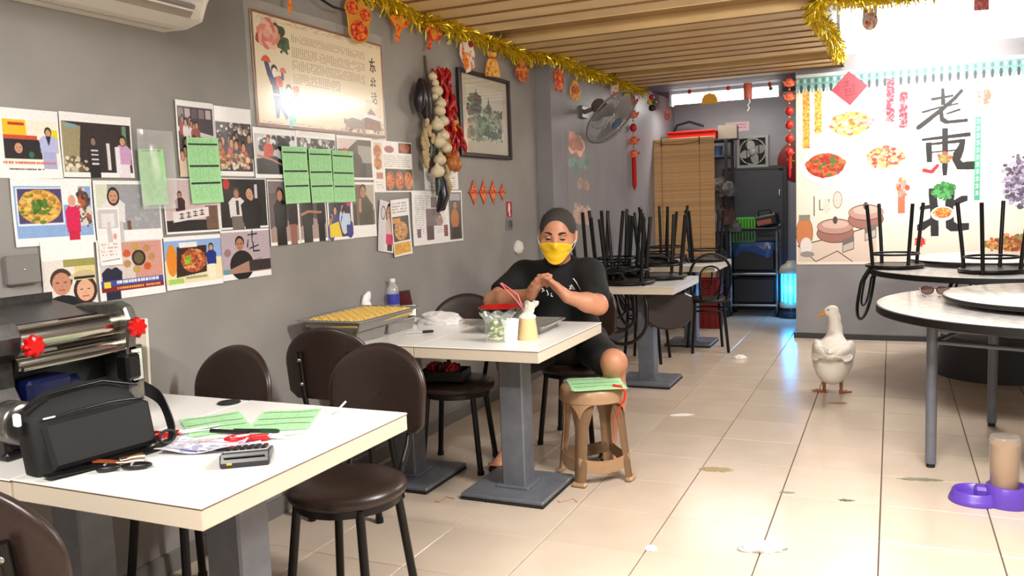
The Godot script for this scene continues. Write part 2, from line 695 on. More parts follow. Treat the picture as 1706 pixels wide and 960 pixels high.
func ceiling() -> void:
	var c := slab("ceiling", Vector3(-0.2, 2.86, -10.2), Vector3(4.6, 3.02, 2.7), wall_paint("ceiling_paint", 0.62, Color(1, 1, 1.1)))
	# dropped wooden ceiling of cross boards
	var tones := []
	for k in 3:
		var w: float = [0.0, 0.03, -0.03][k]
		tones.append(grained("ceiling_board_%s" % ["oak", "honey", "tan"][k], Color(0.90 + w, 0.76 + w, 0.52 + w), Color(0.94 + w, 0.82 + w, 0.60 + w), 0.45, 0.7, 0.01, 41 + k))
	var frame := MB.new()
	frame.box(Vector3(1.02, 2.50, -5.75), Vector3(2.04, 0.02, 4.6))
	frame.box(Vector3(2.035, 2.60, -5.75), Vector3(0.02, 0.45, 4.6))
	frame.box(Vector3(1.02, 2.60, -3.44), Vector3(2.04, 0.45, 0.02))
	struct("ceiling_carcass", frame, mat("dark_ceiling_frame", Color(0.20, 0.18, 0.17), 0.8), c)
	var rib := mat("brown_joint_rib", Color(0.52, 0.36, 0.19), 0.5)
	var shaded_wood := grained("ceiling_board_shaded", Color(0.62, 0.47, 0.29), Color(0.70, 0.54, 0.35), 0.5, 0.7, 0.01, 44)  # same boards, with the shade of recessed and stepped bands painted into their colour
	var z := -3.45
	while z > -8.0:
		var wide := 0.236
		var y := 2.385
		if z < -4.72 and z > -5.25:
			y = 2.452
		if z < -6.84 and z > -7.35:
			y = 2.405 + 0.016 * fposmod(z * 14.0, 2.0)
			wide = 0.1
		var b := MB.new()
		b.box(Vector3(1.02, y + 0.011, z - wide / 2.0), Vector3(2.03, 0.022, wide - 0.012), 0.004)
		part(c, "ceiling_board", b, shaded_wood if y > 2.39 else tones[rng.randi() % 3])
		b = MB.new()
		b.box(Vector3(1.02, y - 0.004, z), Vector3(2.03, 0.009, 0.012), 0.002)
		part(c, "joint_rib", b, rib)
		z -= wide
	for e in [[-4.86, 2.425, 0.085], [-5.338, 2.425, 0.085], [-6.985, 2.41, 0.06], [-7.39, 2.41, 0.06]]:
		var b := MB.new()
		b.box(Vector3(1.02, e[1], e[0]), Vector3(2.03, e[2], 0.012))
		part(c, "ceiling_fillet", b, tones[2])
	# beam over the mouth of the passage and over the mural
	slab("beam_passage", Vector3(0.0, 2.385, -8.12), Vector3(1.66, 2.87, -8.0), mat("dark_blue_beam", Color(0.25, 0.26, 0.33), 0.6))
	slab("ceiling_passage", Vector3(0.0, 2.42, -9.9), Vector3(1.7, 2.5, -8.1), mat("dark_passage_ceiling", Color(0.27, 0.28, 0.34), 0.7))


# the print on the far wall; P converts 0..1 across the print and down
func V(x: float, y: float) -> Vector2:
	return Vector2(x, y)


func dish(p: Pic, x: float, y: float, r: float, base: Color, bits: Array, plate := true) -> void:
	var q := float(p.W) / p.H
	if plate:
		p.ell(x, y + r * 0.12 * q, r * 1.25, r * q * 0.86, Color(0.80, 0.79, 0.78))
		p.ell(x, y + r * 0.08 * q, r * 1.24, r * q * 0.84, Color(0.99, 0.98, 0.97))
	p.ell(x, y, r * 0.92, r * q * 0.62, base)
	for k in 170:
		var a := p.r.randf() * TAU
		var d := sqrt(p.r.randf()) * 0.92
		var s := r * p.r.randf_range(0.05, 0.15)
		p.ell(x + cos(a) * d * r, y + sin(a) * d * r * q * 0.62 - r * q * 0.1 * (1 - d), s, s * q * 0.7, bits[p.r.randi() % bits.size()])


func far_end() -> void:
	# the mural: x 1.65..4.4, y 0.668..2.34
	var ww := 2.75
	var hh := 1.672
	var p := Pic.new(1360, 828, Color(0.925, 0.885, 0.825), 5)
	p.rect(0, 0.016, 1, 0.075, Color(0.42, 0.60, 0.58))
	for k in 90:
		p.ell(k / 90.0 + 0.005, 0.075, 0.0045, 0.022, Color(0.22, 0.25, 0.28) if k % 2 else Color(0.50, 0.70, 0.67))
		p.ell(k / 90.0 + 0.005, 0.035, 0.0045, 0.012, Color(0.30, 0.46, 0.46) if k % 2 else Color(0.62, 0.78, 0.75))
	p.rect(0, 0.0, 1, 0.018, Color(0.85, 0.88, 0.88))
	# maize and chilli strings
	for s in [[0.031, 0.09, 0.385, Color(0.86, 0.60, 0.26)], [0.067, 0.09, 0.31, Color(0.84, 0.66, 0.28)]]:
		p.rect(s[0] - 0.010, s[1], s[0] + 0.010, s[2], s[3])
		p.specks(s[0] - 0.012, s[1], s[0] + 0.012, s[2], 260, 0.003, [Color(0.93, 0.76, 0.40), Color(0.74, 0.48, 0.18), Color(0.88, 0.66, 0.25)])
	for s in [[0.276, 0.06, 0.275], [0.313, 0.13, 0.312]]:
		p.specks(s[0] - 0.013, s[1], s[0] + 0.013, s[2], 200, 0.004, [Color(0.83, 0.20, 0.28), Color(0.90, 0.42, 0.46), Color(0.75, 0.12, 0.20)])
	dish(p, 0.161, 0.270, 0.060, Color(0.88, 0.70, 0.36), [Color(0.93, 0.80, 0.45), Color(0.80, 0.42, 0.20), Color(0.97, 0.90, 0.66), Color(0.70, 0.62, 0.28)])
	dish(p, 0.088, 0.478, 0.062, Color(0.72, 0.25, 0.14), [Color(0.80, 0.28, 0.16), Color(0.32, 0.42, 0.16), Color(0.86, 0.42, 0.22), Color(0.62, 0.16, 0.10)])
	dish(p, 0.262, 0.452, 0.056, Color(0.88, 0.62, 0.48), [Color(0.90, 0.40, 0.34), Color(0.95, 0.82, 0.62), Color(0.80, 0.24, 0.24), Color(0.62, 0.66, 0.36)])
	p.specks(0.195, 0.24, 0.235, 0.29, 14, 0.005, [Color(0.75, 0.45, 0.70), Color(0.55, 0.62, 0.40)])
	# calligraphy, brushed strokes: lao, dong, bei
	var ink := Color(0.12, 0.11, 0.12)
	for s in [[[V(0.393, 0.179), V(0.446, 0.169)], .014, .010], [[V(0.420, 0.136), V(0.422, 0.201)], .014, .020], [[V(0.367, 0.239), V(0.417, 0.220), V(0.461, 0.209)], .010, .008], [[V(0.471, 0.147), V(0.451, 0.185), V(0.417, 0.234), V(0.355, 0.315)], .012, .018], [[V(0.417, 0.245), V(0.419, 0.280), V(0.432, 0.296), V(0.483, 0.293)], .018, .016], [[V(0.465, 0.239), V(0.432, 0.255)], .010, .008],
			[[V(0.369, 0.375), V(0.490, 0.362)], .012, .020], [[V(0.428, 0.337), V(0.429, 0.440)], .026, .026], [[V(0.429, 0.500), V(0.429, 0.549)], .026, .018], [[V(0.384, 0.402), V(0.387, 0.478)], .026, .024], [[V(0.384, 0.400), V(0.477, 0.391), V(0.471, 0.429), V(0.461, 0.465)], .010, .034], [[V(0.393, 0.440), V(0.465, 0.435)], .008, .008], [[V(0.454, 0.473), V(0.471, 0.516), V(0.500, 0.513)], .02, .04],
			[[V(0.396, 0.636), V(0.401, 0.717), V(0.404, 0.842)], .034, .036], [[V(0.367, 0.717), V(0.399, 0.708)], .018, .018], [[V(0.364, 0.815), V(0.399, 0.777)], .030, .020], [[V(0.446, 0.625), V(0.442, 0.717), V(0.445, 0.804), V(0.457, 0.820), V(0.486, 0.813)], .036, .034], [[V(0.442, 0.708), V(0.483, 0.674)], .018, .026]]:
		p.line(s[0], s[1], s[2], ink)
	p.line([V(0.372, 0.527), V(0.393, 0.538), V(0.410, 0.505)], .016, .012, Color(0.80, 0.16, 0.18))
	p.heap(0.427, 0.468, 0.022, 0.026, 50, 0.005, [Color(0.82, 0.30, 0.24), Color(0.50, 0.54, 0.26)])
	p.heap(0.427, 0.635, 0.032, 0.042, 110, 0.006, [Color(0.20, 0.50, 0.24), Color(0.32, 0.62, 0.34), Color(0.14, 0.40, 0.20)])
	dish(p, 0.424, 0.742, 0.026, Color(0.84, 0.42, 0.16), [Color(0.88, 0.50, 0.22), Color(0.76, 0.30, 0.12), Color(0.92, 0.68, 0.34)])
	p.specks(0.508, 0.15, 0.55, 0.22, 16, 0.006, [Color(0.85, 0.42, 0.36), Color(0.62, 0.66, 0.40)])
	# green banner with white words
	p.rect(0.508, 0.28, 0.523, 0.685, Color(0.30, 0.66, 0.52))
	for k in 11:
		var y := 0.295 + k * 0.035
		p.line([V(.512, y), V(.519, y)], .004, .004, Color(0.93, 0.97, 0.94))
		p.line([V(.5155, y - .006), V(.5155, y + .014)], .004, .004, Color(0.93, 0.97, 0.94))
		p.line([V(.512, y + .014), V(.519, y + .010)], .004, .004, Color(0.93, 0.97, 0.94))
	# wolfberry branch and blue mountains to the right
	p.heap(0.635, 0.60, 0.055, 0.13, 420, 0.0065, [Color(0.56, 0.52, 0.62), Color(0.42, 0.38, 0.48), Color(0.70, 0.66, 0.74), Color(0.32, 0.28, 0.36)])
	p.heap(0.615, 0.90, 0.085, 0.045, 330, 0.006, [Color(0.74, 0.42, 0.26), Color(0.86, 0.60, 0.34), Color(0.60, 0.28, 0.16), Color(0.48, 0.52, 0.24)])
	p.heap(0.363, 0.885, 0.016, 0.025, 60, 0.0045, [Color(0.80, 0.16, 0.14), Color(0.90, 0.30, 0.24)])
	# orange gift bag
	p.rect(0.300, 0.63, 0.320, 0.74, Color(0.86, 0.42, 0.30))
	p.heap(0.311, 0.61, 0.016, 0.05, 50, 0.006, [Color(0.88, 0.46, 0.30), Color(0.80, 0.30, 0.24), Color(0.58, 0.58, 0.74), Color(0.92, 0.58, 0.36)])
	# sketched kitchen: cutlery, pans on a stove, jar and egg
	var pen := Color(0.30, 0.25, 0.24)
	p.line([V(.055, .64), V(.055, .74)], .006, .006, pen)
	p.line([V(.072, .66), V(.072, .71), V(.10, .71), V(.10, .66)], .006, .006, pen)
	p.ell(.125, .66, .014, .045, Color(0.60, 0.48, 0.46))
	p.ell(.125, .66, .012, .040, Color(0.88, 0.78, 0.74))
	p.ell(.091, .69, .010, .04, Color(0.88, 0.82, 0.76))
	p.poly([V(.005, .90), V(.13, .845), V(.24, .80), V(.24, .985), V(.005, .985)], Color(0.87, 0.79, 0.73))
	p.line([V(.005, .90), V(.13, .85), V(.25, .79)], .005, .005, pen)
	p.line([V(.005, .90), V(.06, .985)], .004, .004, pen)
	p.line([V(.06, .985), V(.125, .93), V(.17, .985)], .004, .004, pen)
	for s in [[.118, .800, .056], [.208, .730, .052]]:
		p.ell(s[0], s[1] + .035, s[2], .052, pen)
		p.ell(s[0], s[1] + .035, s[2] * .97, .048, Color(0.62, 0.42, 0.37))
		p.ell(s[0], s[1], s[2] * .98, .042, pen)
		p.ell(s[0], s[1], s[2] * .95, .038, Color(0.74, 0.57, 0.52))
		p.ell(s[0], s[1] - .012, s[2] * .7, .022, Color(0.83, 0.70, 0.65))
		p.ell(s[0], s[1] - .034, .007, .020, pen)
	for s in [[.16, .90], [.225, .84]]:
		p.poly([V(s[0] - .02, s[1] - .03), V(s[0] + .014, s[1] - .05), V(s[0] + .014, s[1] + .02), V(s[0] - .02, s[1] + .04)], Color(0.45, 0.42, 0.41))
		p.poly([V(s[0] - .018, s[1]), V(s[0] + .012, s[1] - .02), V(s[0] + .012, s[1] + .015), V(s[0] - .018, s[1] + .034)], Color(0.76, 0.71, 0.67))
	p.ell(.025, .83, .026, .085, pen)
	p.ell(.025, .83, .0245, .081, Color(0.80, 0.50, 0.30))
	p.rect(.008, .735, .042, .765, Color(0.55, 0.54, 0.46))
	p.ell(.03, .90, .018, .045, Color(0.90, 0.87, 0.86))
	p.ell(.033, .945, .022, .016, Color(0.60, 0.56, 0.55))
	var m := MB.new()
	m.sheet(ww, hh, 0.004)
	single("mural_print", "large painted mural of dishes, kitchen pots and three tall brushed black characters", "mural", m, printed("mural_print", p, 0.55), Vector3(1.65 + ww / 2, 0.668 + hh / 2, -7.93))
# ---------------------------------------------------------------- tables and chairs

func cafe_table(at: Vector3, label: String) -> Node3D:
	var t := thing("cafe_table", label, "table", at, 0.0, "square white cafe tables along the photo wall")
	var white := mat("white_laminate", Color(0.92, 0.915, 0.90), 0.22)
	var edge := mat("cream_table_edge", Color(0.80, 0.755, 0.68), 0.4)
	var steel := grained("painted_steel_post", Color(0.40, 0.415, 0.45), Color(0.45, 0.465, 0.50), 0.38, 2.0, 0.02, 9, 0.25)
	var m := MB.new()
	m.box(Vector3(0, 0.7275, 0), Vector3(0.576, 0.005, 0.796), 0.0015)
	part(t, "tabletop", m, white)
	m = MB.new()
	m.box(Vector3(0, 0.702, 0), Vector3(0.574, 0.046, 0.794), 0.002)
	part(t, "table_edge", m, edge)
	m = MB.new()
	m.box(Vector3(0, 0.7253, 0), Vector3(0.5772, 0.0016, 0.7972))
	part(t, "edge_line", m, mat("brown_edge_line", Color(0.42, 0.34, 0.28), 0.5))
	m = MB.new()
	m.box(Vector3(0, 0.36, 0), Vector3(0.115, 0.66, 0.115), 0.006)
	part(t, "post", m, steel)
	m = MB.new()
	m.box(Vector3(0, 0.021, 0), Vector3(0.40, 0.018, 0.40), 0.004)
	m.box(Vector3(0, 0.0345, 0), Vector3(0.16, 0.01, 0.16), 0.002)
	part(t, "base_plate", m, steel)
	m = MB.new()
	m.box(Vector3(0, 0.006, 0), Vector3(0.404, 0.012, 0.404), 0.003)
	part(t, "base_rubber", m, mat("black_rubber", Color(0.07, 0.07, 0.075), 0.7))
	return t


func dining_tables() -> void:
	var a := cafe_table(Vector3(0.875, 0, -1.63), "near white table with the calculator and cut menus, aisle side")
	copy_of(a, Vector3(0.298, 0, -1.625), 0, "near white table under the dough roller, against the photo wall")
	copy_of(a, Vector3(0.870, 0, -3.43), 0, "white table before the seated man, holding the flour jar and cup")
	copy_of(a, Vector3(0.293, 0, -3.43), 0, "white wall-side table carrying the tray of yellow dough pieces")
	copy_of(a, Vector3(0.845, 0, -5.80), 0, "white table behind the man loaded with upturned chairs")
	copy_of(a, Vector3(0.80, 0, -7.45), 0, "farthest white table, in front of the bamboo blind")


func brown_chair(at: Vector3, turn: float, label: String, seat_h := 0.45) -> Node3D:
	# round padded seat, four tube legs, rounded padded back on two uprights; the back stands at -z
	var t := thing("padded_chair", label, "chair", at, turn, "brown padded dining chairs")
	var leather := grained("brown_leatherette", Color(0.165, 0.118, 0.103), Color(0.215, 0.155, 0.135), 0.34, 6.0, 0.05, 13)
	var tube := mat("dark_chair_tube", Color(0.075, 0.062, 0.060), 0.34, 0.3)
	var m := MB.new()
	m.lathe([Vector2(0, seat_h + 0.004), Vector2(0.10, seat_h + 0.003), Vector2(0.165, seat_h - 0.004), Vector2(0.187, seat_h - 0.016), Vector2(0.195, seat_h - 0.03), Vector2(0.19, seat_h - 0.046), Vector2(0.175, seat_h - 0.055), Vector2(0, seat_h - 0.055)], 36, 0.5)
	part(t, "seat", m, leather)
	m = MB.new()
	m.lathe([Vector2(0.165, seat_h - 0.053), Vector2(0.172, seat_h - 0.053), Vector2(0.172, seat_h - 0.078), Vector2(0.160, seat_h - 0.078), Vector2(0.160, seat_h - 0.053)], 28)
	part(t, "seat_rim", m, tube)
	for s in [[1, 1], [1, -1], [-1, 1], [-1, -1]]:
		m = MB.new()
		m.tube([Vector3(s[0] * 0.115, seat_h - 0.06, s[1] * 0.115), Vector3(s[0] * 0.150, 0.012, s[1] * 0.150)], 0.0145, 10)
		m.tube([Vector3(s[0] * 0.1495, 0.02, s[1] * 0.1495), Vector3(s[0] * 0.151, 0.0, s[1] * 0.151)], 0.0175, 10)
		part(t, "leg", m, tube)
	for s in [-1, 1]:
		m = MB.new()
		m.tube([Vector3(s * 0.10, seat_h - 0.07, -0.14), Vector3(s * 0.105, seat_h + 0.05, -0.225), Vector3(s * 0.105, seat_h + 0.13, -0.2535), Vector3(s * 0.105, seat_h + 0.30, -0.274)], 0.0115, 10)
		part(t, "upright", m, tube)
	# the back pad: an arch, slightly wrapped round the sitter
	var outline := []
	for k in 25:
		var u := float(k) / 24.0 * PI
		outline.append(Vector2(cos(u) * 0.19, 0.115 + sin(u) * 0.155))
	outline.append(Vector2(-0.185, 0.0))
	outline.append(Vector2(-0.15, -0.03))
	outline.append(Vector2(0.0, -0.036))
	outline.append(Vector2(0.15, -0.03))
	outline.append(Vector2(0.185, 0.0))
	m = MB.new()
	var c := Vector2(0, 0.10)
	var N := outline.size()
	for side in [1.0, -1.0]:
		var rings := []
		for j in 7:
			var f: float = [1.0, 0.995, 0.96, 0.88, 0.7, 0.35, 0.01][j]
			var d: float = [0.0, 0.008, 0.016, 0.020, 0.022, 0.023, 0.023][j] * (1.0 if side > 0 else 0.55)
			var ring := []
			for k in N:
				var q: Vector2 = c + (outline[k] - c) * f
				ring.append(Vector3(q.x, seat_h + 0.13 + q.y, -0.235 + 0.9 * q.x * q.x - 0.12 * q.y + side * d))
			rings.append(ring)
		m.surface(rings, true, 0.0, side > 0)
	part(t, "backrest", m, leather)
	for s in [-1, 1]:
		for y in [0.17, 0.27]:
			m = MB.new()
			m.ball(Vector3(s * 0.105, seat_h + y, -0.269 - (0.011 if y > 0.2 else 0.0)), Vector3(0.008, 0.008, 0.005), 8, 5)
			part(t, "bolt", m, mat("bright_bolt", Color(0.75, 0.74, 0.72), 0.25, 0.9))
	return t


func wire_chair(called: String, at: Vector3, turn: float, label: String, upturned: bool, solid := false) -> Node3D:
	# bent steel cafe chair: perforated round seat, ring under it, hoop back. Upturned: the seat lies on the table and the hoop hangs below its edge
	var t := thing(called, label, "chair", at, turn, "black bent steel cafe chairs")
	var iron := mat("black_iron", Color(0.055, 0.050, 0.050), 0.38, 0.35)
	var seat_m := grained("seat_mesh", Color(0.10, 0.085, 0.08), Color(0.19, 0.165, 0.15), 0.45, 40.0, 0.2, 17, 0.3)
	var f := Transform3D(Basis(Vector3.RIGHT, PI), Vector3(0, 0.455, 0)) if upturned else Transform3D()
	var h := 0.45
	var m := MB.new()
	m.xf = f
	m.lathe([Vector2(0, h - 0.004), Vector2(0.12, h - 0.002), Vector2(0.165, h + 0.003), Vector2(0.178, h - 0.004), Vector2(0.178, h - 0.016), Vector2(0.165, h - 0.018), Vector2(0, h - 0.012)], 32, 0.6)
	part(t, "seat", m, seat_m)
	m = MB.new()
	m.xf = f
	var ring := []
	for k in 32:
		var a := TAU * k / 32.0
		ring.append(Vector3(cos(a) * 0.187, h - 0.012, sin(a) * 0.187))
	m.tube(ring, 0.011, 8, true)
	part(t, "seat_rim", m, iron)
	m = MB.new()
	m.xf = f
	ring = []
	for k in 28:
		var a := TAU * k / 28.0
		ring.append(Vector3(cos(a) * 0.158, h - 0.095, sin(a) * 0.158))
	m.tube(ring, 0.0075, 8, true)
	part(t, "ring", m, iron)
	for s in [[1, 1], [1, -1], [-1, 1], [-1, -1]]:
		m = MB.new()
		m.xf = f
		m.tube([Vector3(s[0] * 0.118, h - 0.012, s[1] * 0.118), Vector3(s[0] * 0.124, h - 0.12, s[1] * 0.124), Vector3(s[0] * 0.150, 0.0, s[1] * 0.150)], 0.0125, 10)
		part(t, "leg", m, iron)
	if solid:
		for s in [-1, 1]:
			m = MB.new()
			m.xf = f
			m.tube([Vector3(s * 0.12, h - 0.02, -0.14), Vector3(s * 0.13, h + 0.09, -0.185), Vector3(s * 0.13, h + 0.22, -0.205)], 0.010, 8)
			part(t, "upright", m, iron)
		m = MB.new()
		m.xf = f * Transform3D(Basis(Vector3.RIGHT, -0.1), Vector3(0, h + 0.20, -0.222))
		var o := PackedVector2Array()
		for k in 21:
			var u := float(k) / 20.0 * PI
			o.append(Vector2(cos(u) * 0.175, 0.03 + sin(u) * 0.12))
		o.append(Vector2(-0.17, -0.08))
		o.append(Vector2(-0.12, -0.105))
		o.append(Vector2(0.12, -0.105))
		o.append(Vector2(0.17, -0.08))
		m.prism(o, 0.032, 0.010)
		part(t, "backrest", m, grained("brown_leatherette", Color.BLACK, Color.BLACK, 0.4, 1.0))
	else:
		for q in [[0.165, 0.40, 0.0115, "hoop"], [0.085, 0.30, 0.0075, "inner_hoop"]]:
			m = MB.new()
			m.xf = f
			var p := []
			for k in 29:
				var u := float(k) / 28.0
				var w := PI * clampf((u - 0.22) / 0.56, 0.0, 1.0)
				var y: float = (q[1] - q[0]) * (minf(u, 1.0 - u) / 0.22 if u < 0.22 or u > 0.78 else 1.0) + q[0] * sin(w) * (1.0 if u >= 0.22 and u <= 0.78 else 0.0)
				var x: float = cos(w) * q[0] * (0.82 + 0.18 * minf(1.0, y / 0.15))
				p.append(Vector3(x, h - 0.012 + y, -0.125 - 0.04 * minf(1.0, y / 0.1) - y * 0.16))
			m.tube(p, q[2], 9)
			part(t, q[3], m, iron)
	return t


func chairs() -> void:
	var c := brown_chair(Vector3(0.86, 0, -2.22), 0.05, "brown padded chair with a worn back, pushed under the near end of the aisle table")
	c.position = Vector3(0.82, 0, -2.19)
	copy_of(c, Vector3(0.28, 0, -2.04), -0.1, "brown padded chair between the dough roller and the wall, only its back showing")
	copy_of(c, Vector3(0.29, 0, -2.98), PI + 0.25, "brown padded chair seen from behind with bright bolts on its back")
	copy_of(c, Vector3(0.43, 0, -3.68), 0.2, "brown padded chair at the wall holding the tray of red packets")
	copy_of(c, Vector3(0.865, 0, -1.205), PI + 0.06, "brown padded chair cut by the lower left corner of the picture")
	copy_of(c, Vector3(0.84, 0, -4.28), 0, "dark chair the man sits on")
	var up := "upturned_chair"
	# on the table behind the man
	var u := wire_chair(up, Vector3(0.76, 0.73, -5.60), 0.08, "upturned black wire chair at the near edge of the middle table, hoop hanging down", true)
	u.rotation.y = 0.12
	copy_of(u, Vector3(0.50, 0.778, -5.74), PI - 0.9, "upturned black wire chair beside the man's shoulder")
	copy_of(u, Vector3(0.52, 0.735, -6.03), 0.35, "upturned black wire chair at the back of the middle table")
	copy_of(u, Vector3(0.56, 0.782, -6.00), 2.2, "upturned black wire chair nested on another at the middle table's back")
	copy_of(u, Vector3(0.60, 0.782, -7.30), 1.2, "upturned black wire chair nested on the left one of the farthest table")
	copy_of(u, Vector3(0.54, 0.735, -7.25), HALF + 0.5, "upturned black wire chair on the left of the farthest table")
	copy_of(u, Vector3(0.90, 0.735, -7.58), HALF * 2.2, "upturned black wire chair on the farthest table before the blind")
	wire_chair("padded_upturned_chair", Vector3(0.90, 0.735, -5.97), 0.5, "upturned chair with a solid brown back hanging from the middle table", true, true)
	wire_chair("wire_chair", Vector3(1.00, 0, -7.15), PI + 0.35, "black wire chair standing on the floor before the red crates", false)
	wire_chair("wire_chair", Vector3(0.62, 0, -6.6), HALF, "black wire chair standing on the floor under the middle table's far end", false)
	# on the far round table
	copy_of(u, Vector3(2.45, 0.755, -6.58), -HALF - 0.25, "upturned black wire chair on the left rim of the far round table")
	copy_of(u, Vector3(3.02, 0.755, -6.22), HALF + PI + 0.4, "upturned black wire chair on the near rim of the far round table")
	copy_of(u, Vector3(3.58, 0.755, -6.38), 0.9, "upturned black wire chair on the right of the far round table")


func round_tables() -> void:
	var top := grained("pale_stone_laminate", Color(0.74, 0.72, 0.70), Color(0.90, 0.885, 0.87), 0.2, 1.6, 0.03, 19)
	var black := mat("black_table_edge", Color(0.05, 0.047, 0.047), 0.4)
	var steel := grained("painted_steel_post", Color(0.40, 0.415, 0.45), Color(0.45, 0.465, 0.50), 0.38, 2.0)
	for k in 2:
		var at: Vector3 = [Vector3(3.20, 0, -4.59), Vector3(3.12, 0, -6.68)][k]
		var t := thing("round_table", ["near round table with a stone-patterned top and grey legs", "far round table carrying upturned chairs"][k], "table", at, 0.0, "round tables by the mural")
		var m := MB.new()
		m.lathe([Vector2(0, 0.752), Vector2(0.835, 0.752), Vector2(0.838, 0.748)], 72)
		part(t, "tabletop", m, top)
		m = MB.new()
		m.lathe([Vector2(0.834, 0.7515), Vector2(0.842, 0.748), Vector2(0.842, 0.714), Vector2(0.836, 0.710), Vector2(0, 0.710)], 72)
		part(t, "table_rim", m, black)
		if k == 0:
			for q in 4:
				var a := 0.37 + HALF * q + PI / 4.0
				var d := Vector3(cos(a), 0, sin(a)) * 0.65
				m = MB.new()
				m.tube([d + Vector3(0, 0.71, 0), d + Vector3(0, 0.02, 0)], 0.024, 14)
				var leg := part(t, "leg", m, steel)
				m = MB.new()
				m.tube([d + Vector3(0, 0.022, 0), d], 0.019, 12)
				part(leg, "foot", m, mat("black_rubber", Color.BLACK))
			m = MB.new()
			for q in 4:
				var a := 0.37 + HALF * q + PI / 4.0
				var d := Vector3(cos(a), 0, sin(a)) * 0.64
				var e := Vector3(cos(a + HALF), 0, sin(a + HALF)) * 0.64
				m.tube([d + Vector3(0, 0.60, 0), e + Vector3(0, 0.60, 0)], 0.011, 8)
				m.tube([d + Vector3(0, 0.66, 0), e + Vector3(0, 0.66, 0)], 0.011, 8)
			part(t, "rails", m, steel)
		else:
			m = MB.new()
			m.lathe([Vector2(0.05, 0.71), Vector2(0.055, 0.31), Vector2(0.36, 0.30), Vector2(0.365, 0.285), Vector2(0.40, 0.03), Vector2(0.41, 0.0), Vector2(0, 0)], 48)
			part(t, "drum_base", m, grained("grey_drum", Color(0.16, 0.16, 0.18), Color(0.21, 0.21, 0.23), 0.5, 8.0, 0.1, 23))
			m = MB.new()
			m.lathe([Vector2(0.366, 0.300), Vector2(0.374, 0.292), Vector2(0.370, 0.283), Vector2(0.362, 0.29)], 48)
			part(t, "drum_lip", m, mat("grey_steel_lip", Color(0.45, 0.45, 0.47), 0.35, 0.6))
		var c: Vector3 = [Vector3(3.22, 0.752, -4.60), Vector3(3.10, 0.752, -7.0)][k]
		var s := thing("lazy_susan", ["turntable on the near round table", "turntable on the far round table behind the upturned chairs"][k], "turntable", c, 0.0, "lazy susans")
		m = MB.new()
		m.lathe([Vector2(0.15, 0), Vector2(0.15, 0.016), Vector2(0.13, 0.022), Vector2(0, 0.022)], 32)
		part(s, "bearing", m, black)
		m = MB.new()
		m.lathe([Vector2(0, 0.045), Vector2(0.555, 0.045), Vector2(0.557, 0.043)], 64)
		part(s, "plate", m, top)
		m = MB.new()
		m.lathe([Vector2(0.554, 0.0447), Vector2(0.560, 0.042), Vector2(0.560, 0.026), Vector2(0.553, 0.022), Vector2(0, 0.022)], 64)
		part(s, "plate_rim", m, black)
# ---------------------------------------------------------------- what hangs on the long wall

const SKIN := Color(0.80, 0.60, 0.48)
const SKIN2 := Color(0.70, 0.50, 0.38)
const HAIR := Color(0.07, 0.06, 0.06)


func face(p: Pic, x: float, y: float, r: float, skin: Color, hair: Color, long_hair := false) -> void:
	var q := float(p.W) / p.H
	if long_hair:
		p.ell(x, y + r * 0.1 * q, r * 1.22, r * 1.45 * q, hair)
	p.ell(x, y - r * 0.25 * q, r * 1.08, r * 1.15 * q, hair)
	p.ell(x, y + r * 0.12 * q, r * 0.92, r * 1.12 * q, skin)
	for s in [-1, 1]:
		p.rect(x + s * r * 0.38 - r * 0.16, y - r * 0.06 * q, x + s * r * 0.38 + r * 0.16, y + r * 0.06 * q, hair.lerp(skin, 0.25))
	p.rect(x - r * 0.10, y + r * 0.32 * q, x + r * 0.10, y + r * 0.42 * q, skin.darkened(0.2))
	p.rect(x - r * 0.34, y + r * 0.66 * q, x + r * 0.34, y + r * 0.78 * q, Color(0.70, 0.33, 0.30))


func crowd(p: Pic, y0: float, y1: float, count: int, cloths: Array, rr: float) -> void:
	for k in count:
		var y := lerpf(y0, y1, float(k) / count)
		var x := p.r.randf_range(0.06, 0.94)
		p.ell(x, y + rr * 2.4, rr * 1.7, rr * 2.0, cloths[p.r.randi() % cloths.size()])
		p.ell(x, y, rr * 0.85, rr * 1.15, HAIR)
		p.ell(x, y + rr * 0.2, rr * 0.7, rr * 0.85, SKIN if k % 2 else SKIN2)


func food(p: Pic, x: float, y: float, rx: float, ry: float, cols: Array, count := 120) -> void:
	p.ell(x, y, rx, ry, cols[0])
	for k in count:
		var a := p.r.randf() * TAU
		var d := sqrt(p.r.randf()) * 0.95
		var s := rx * p.r.randf_range(0.06, 0.17)
		p.ell(x + cos(a) * d * rx, y + sin(a) * d * ry, s, s * ry / rx * 0.8, cols[p.r.randi() % cols.size()])


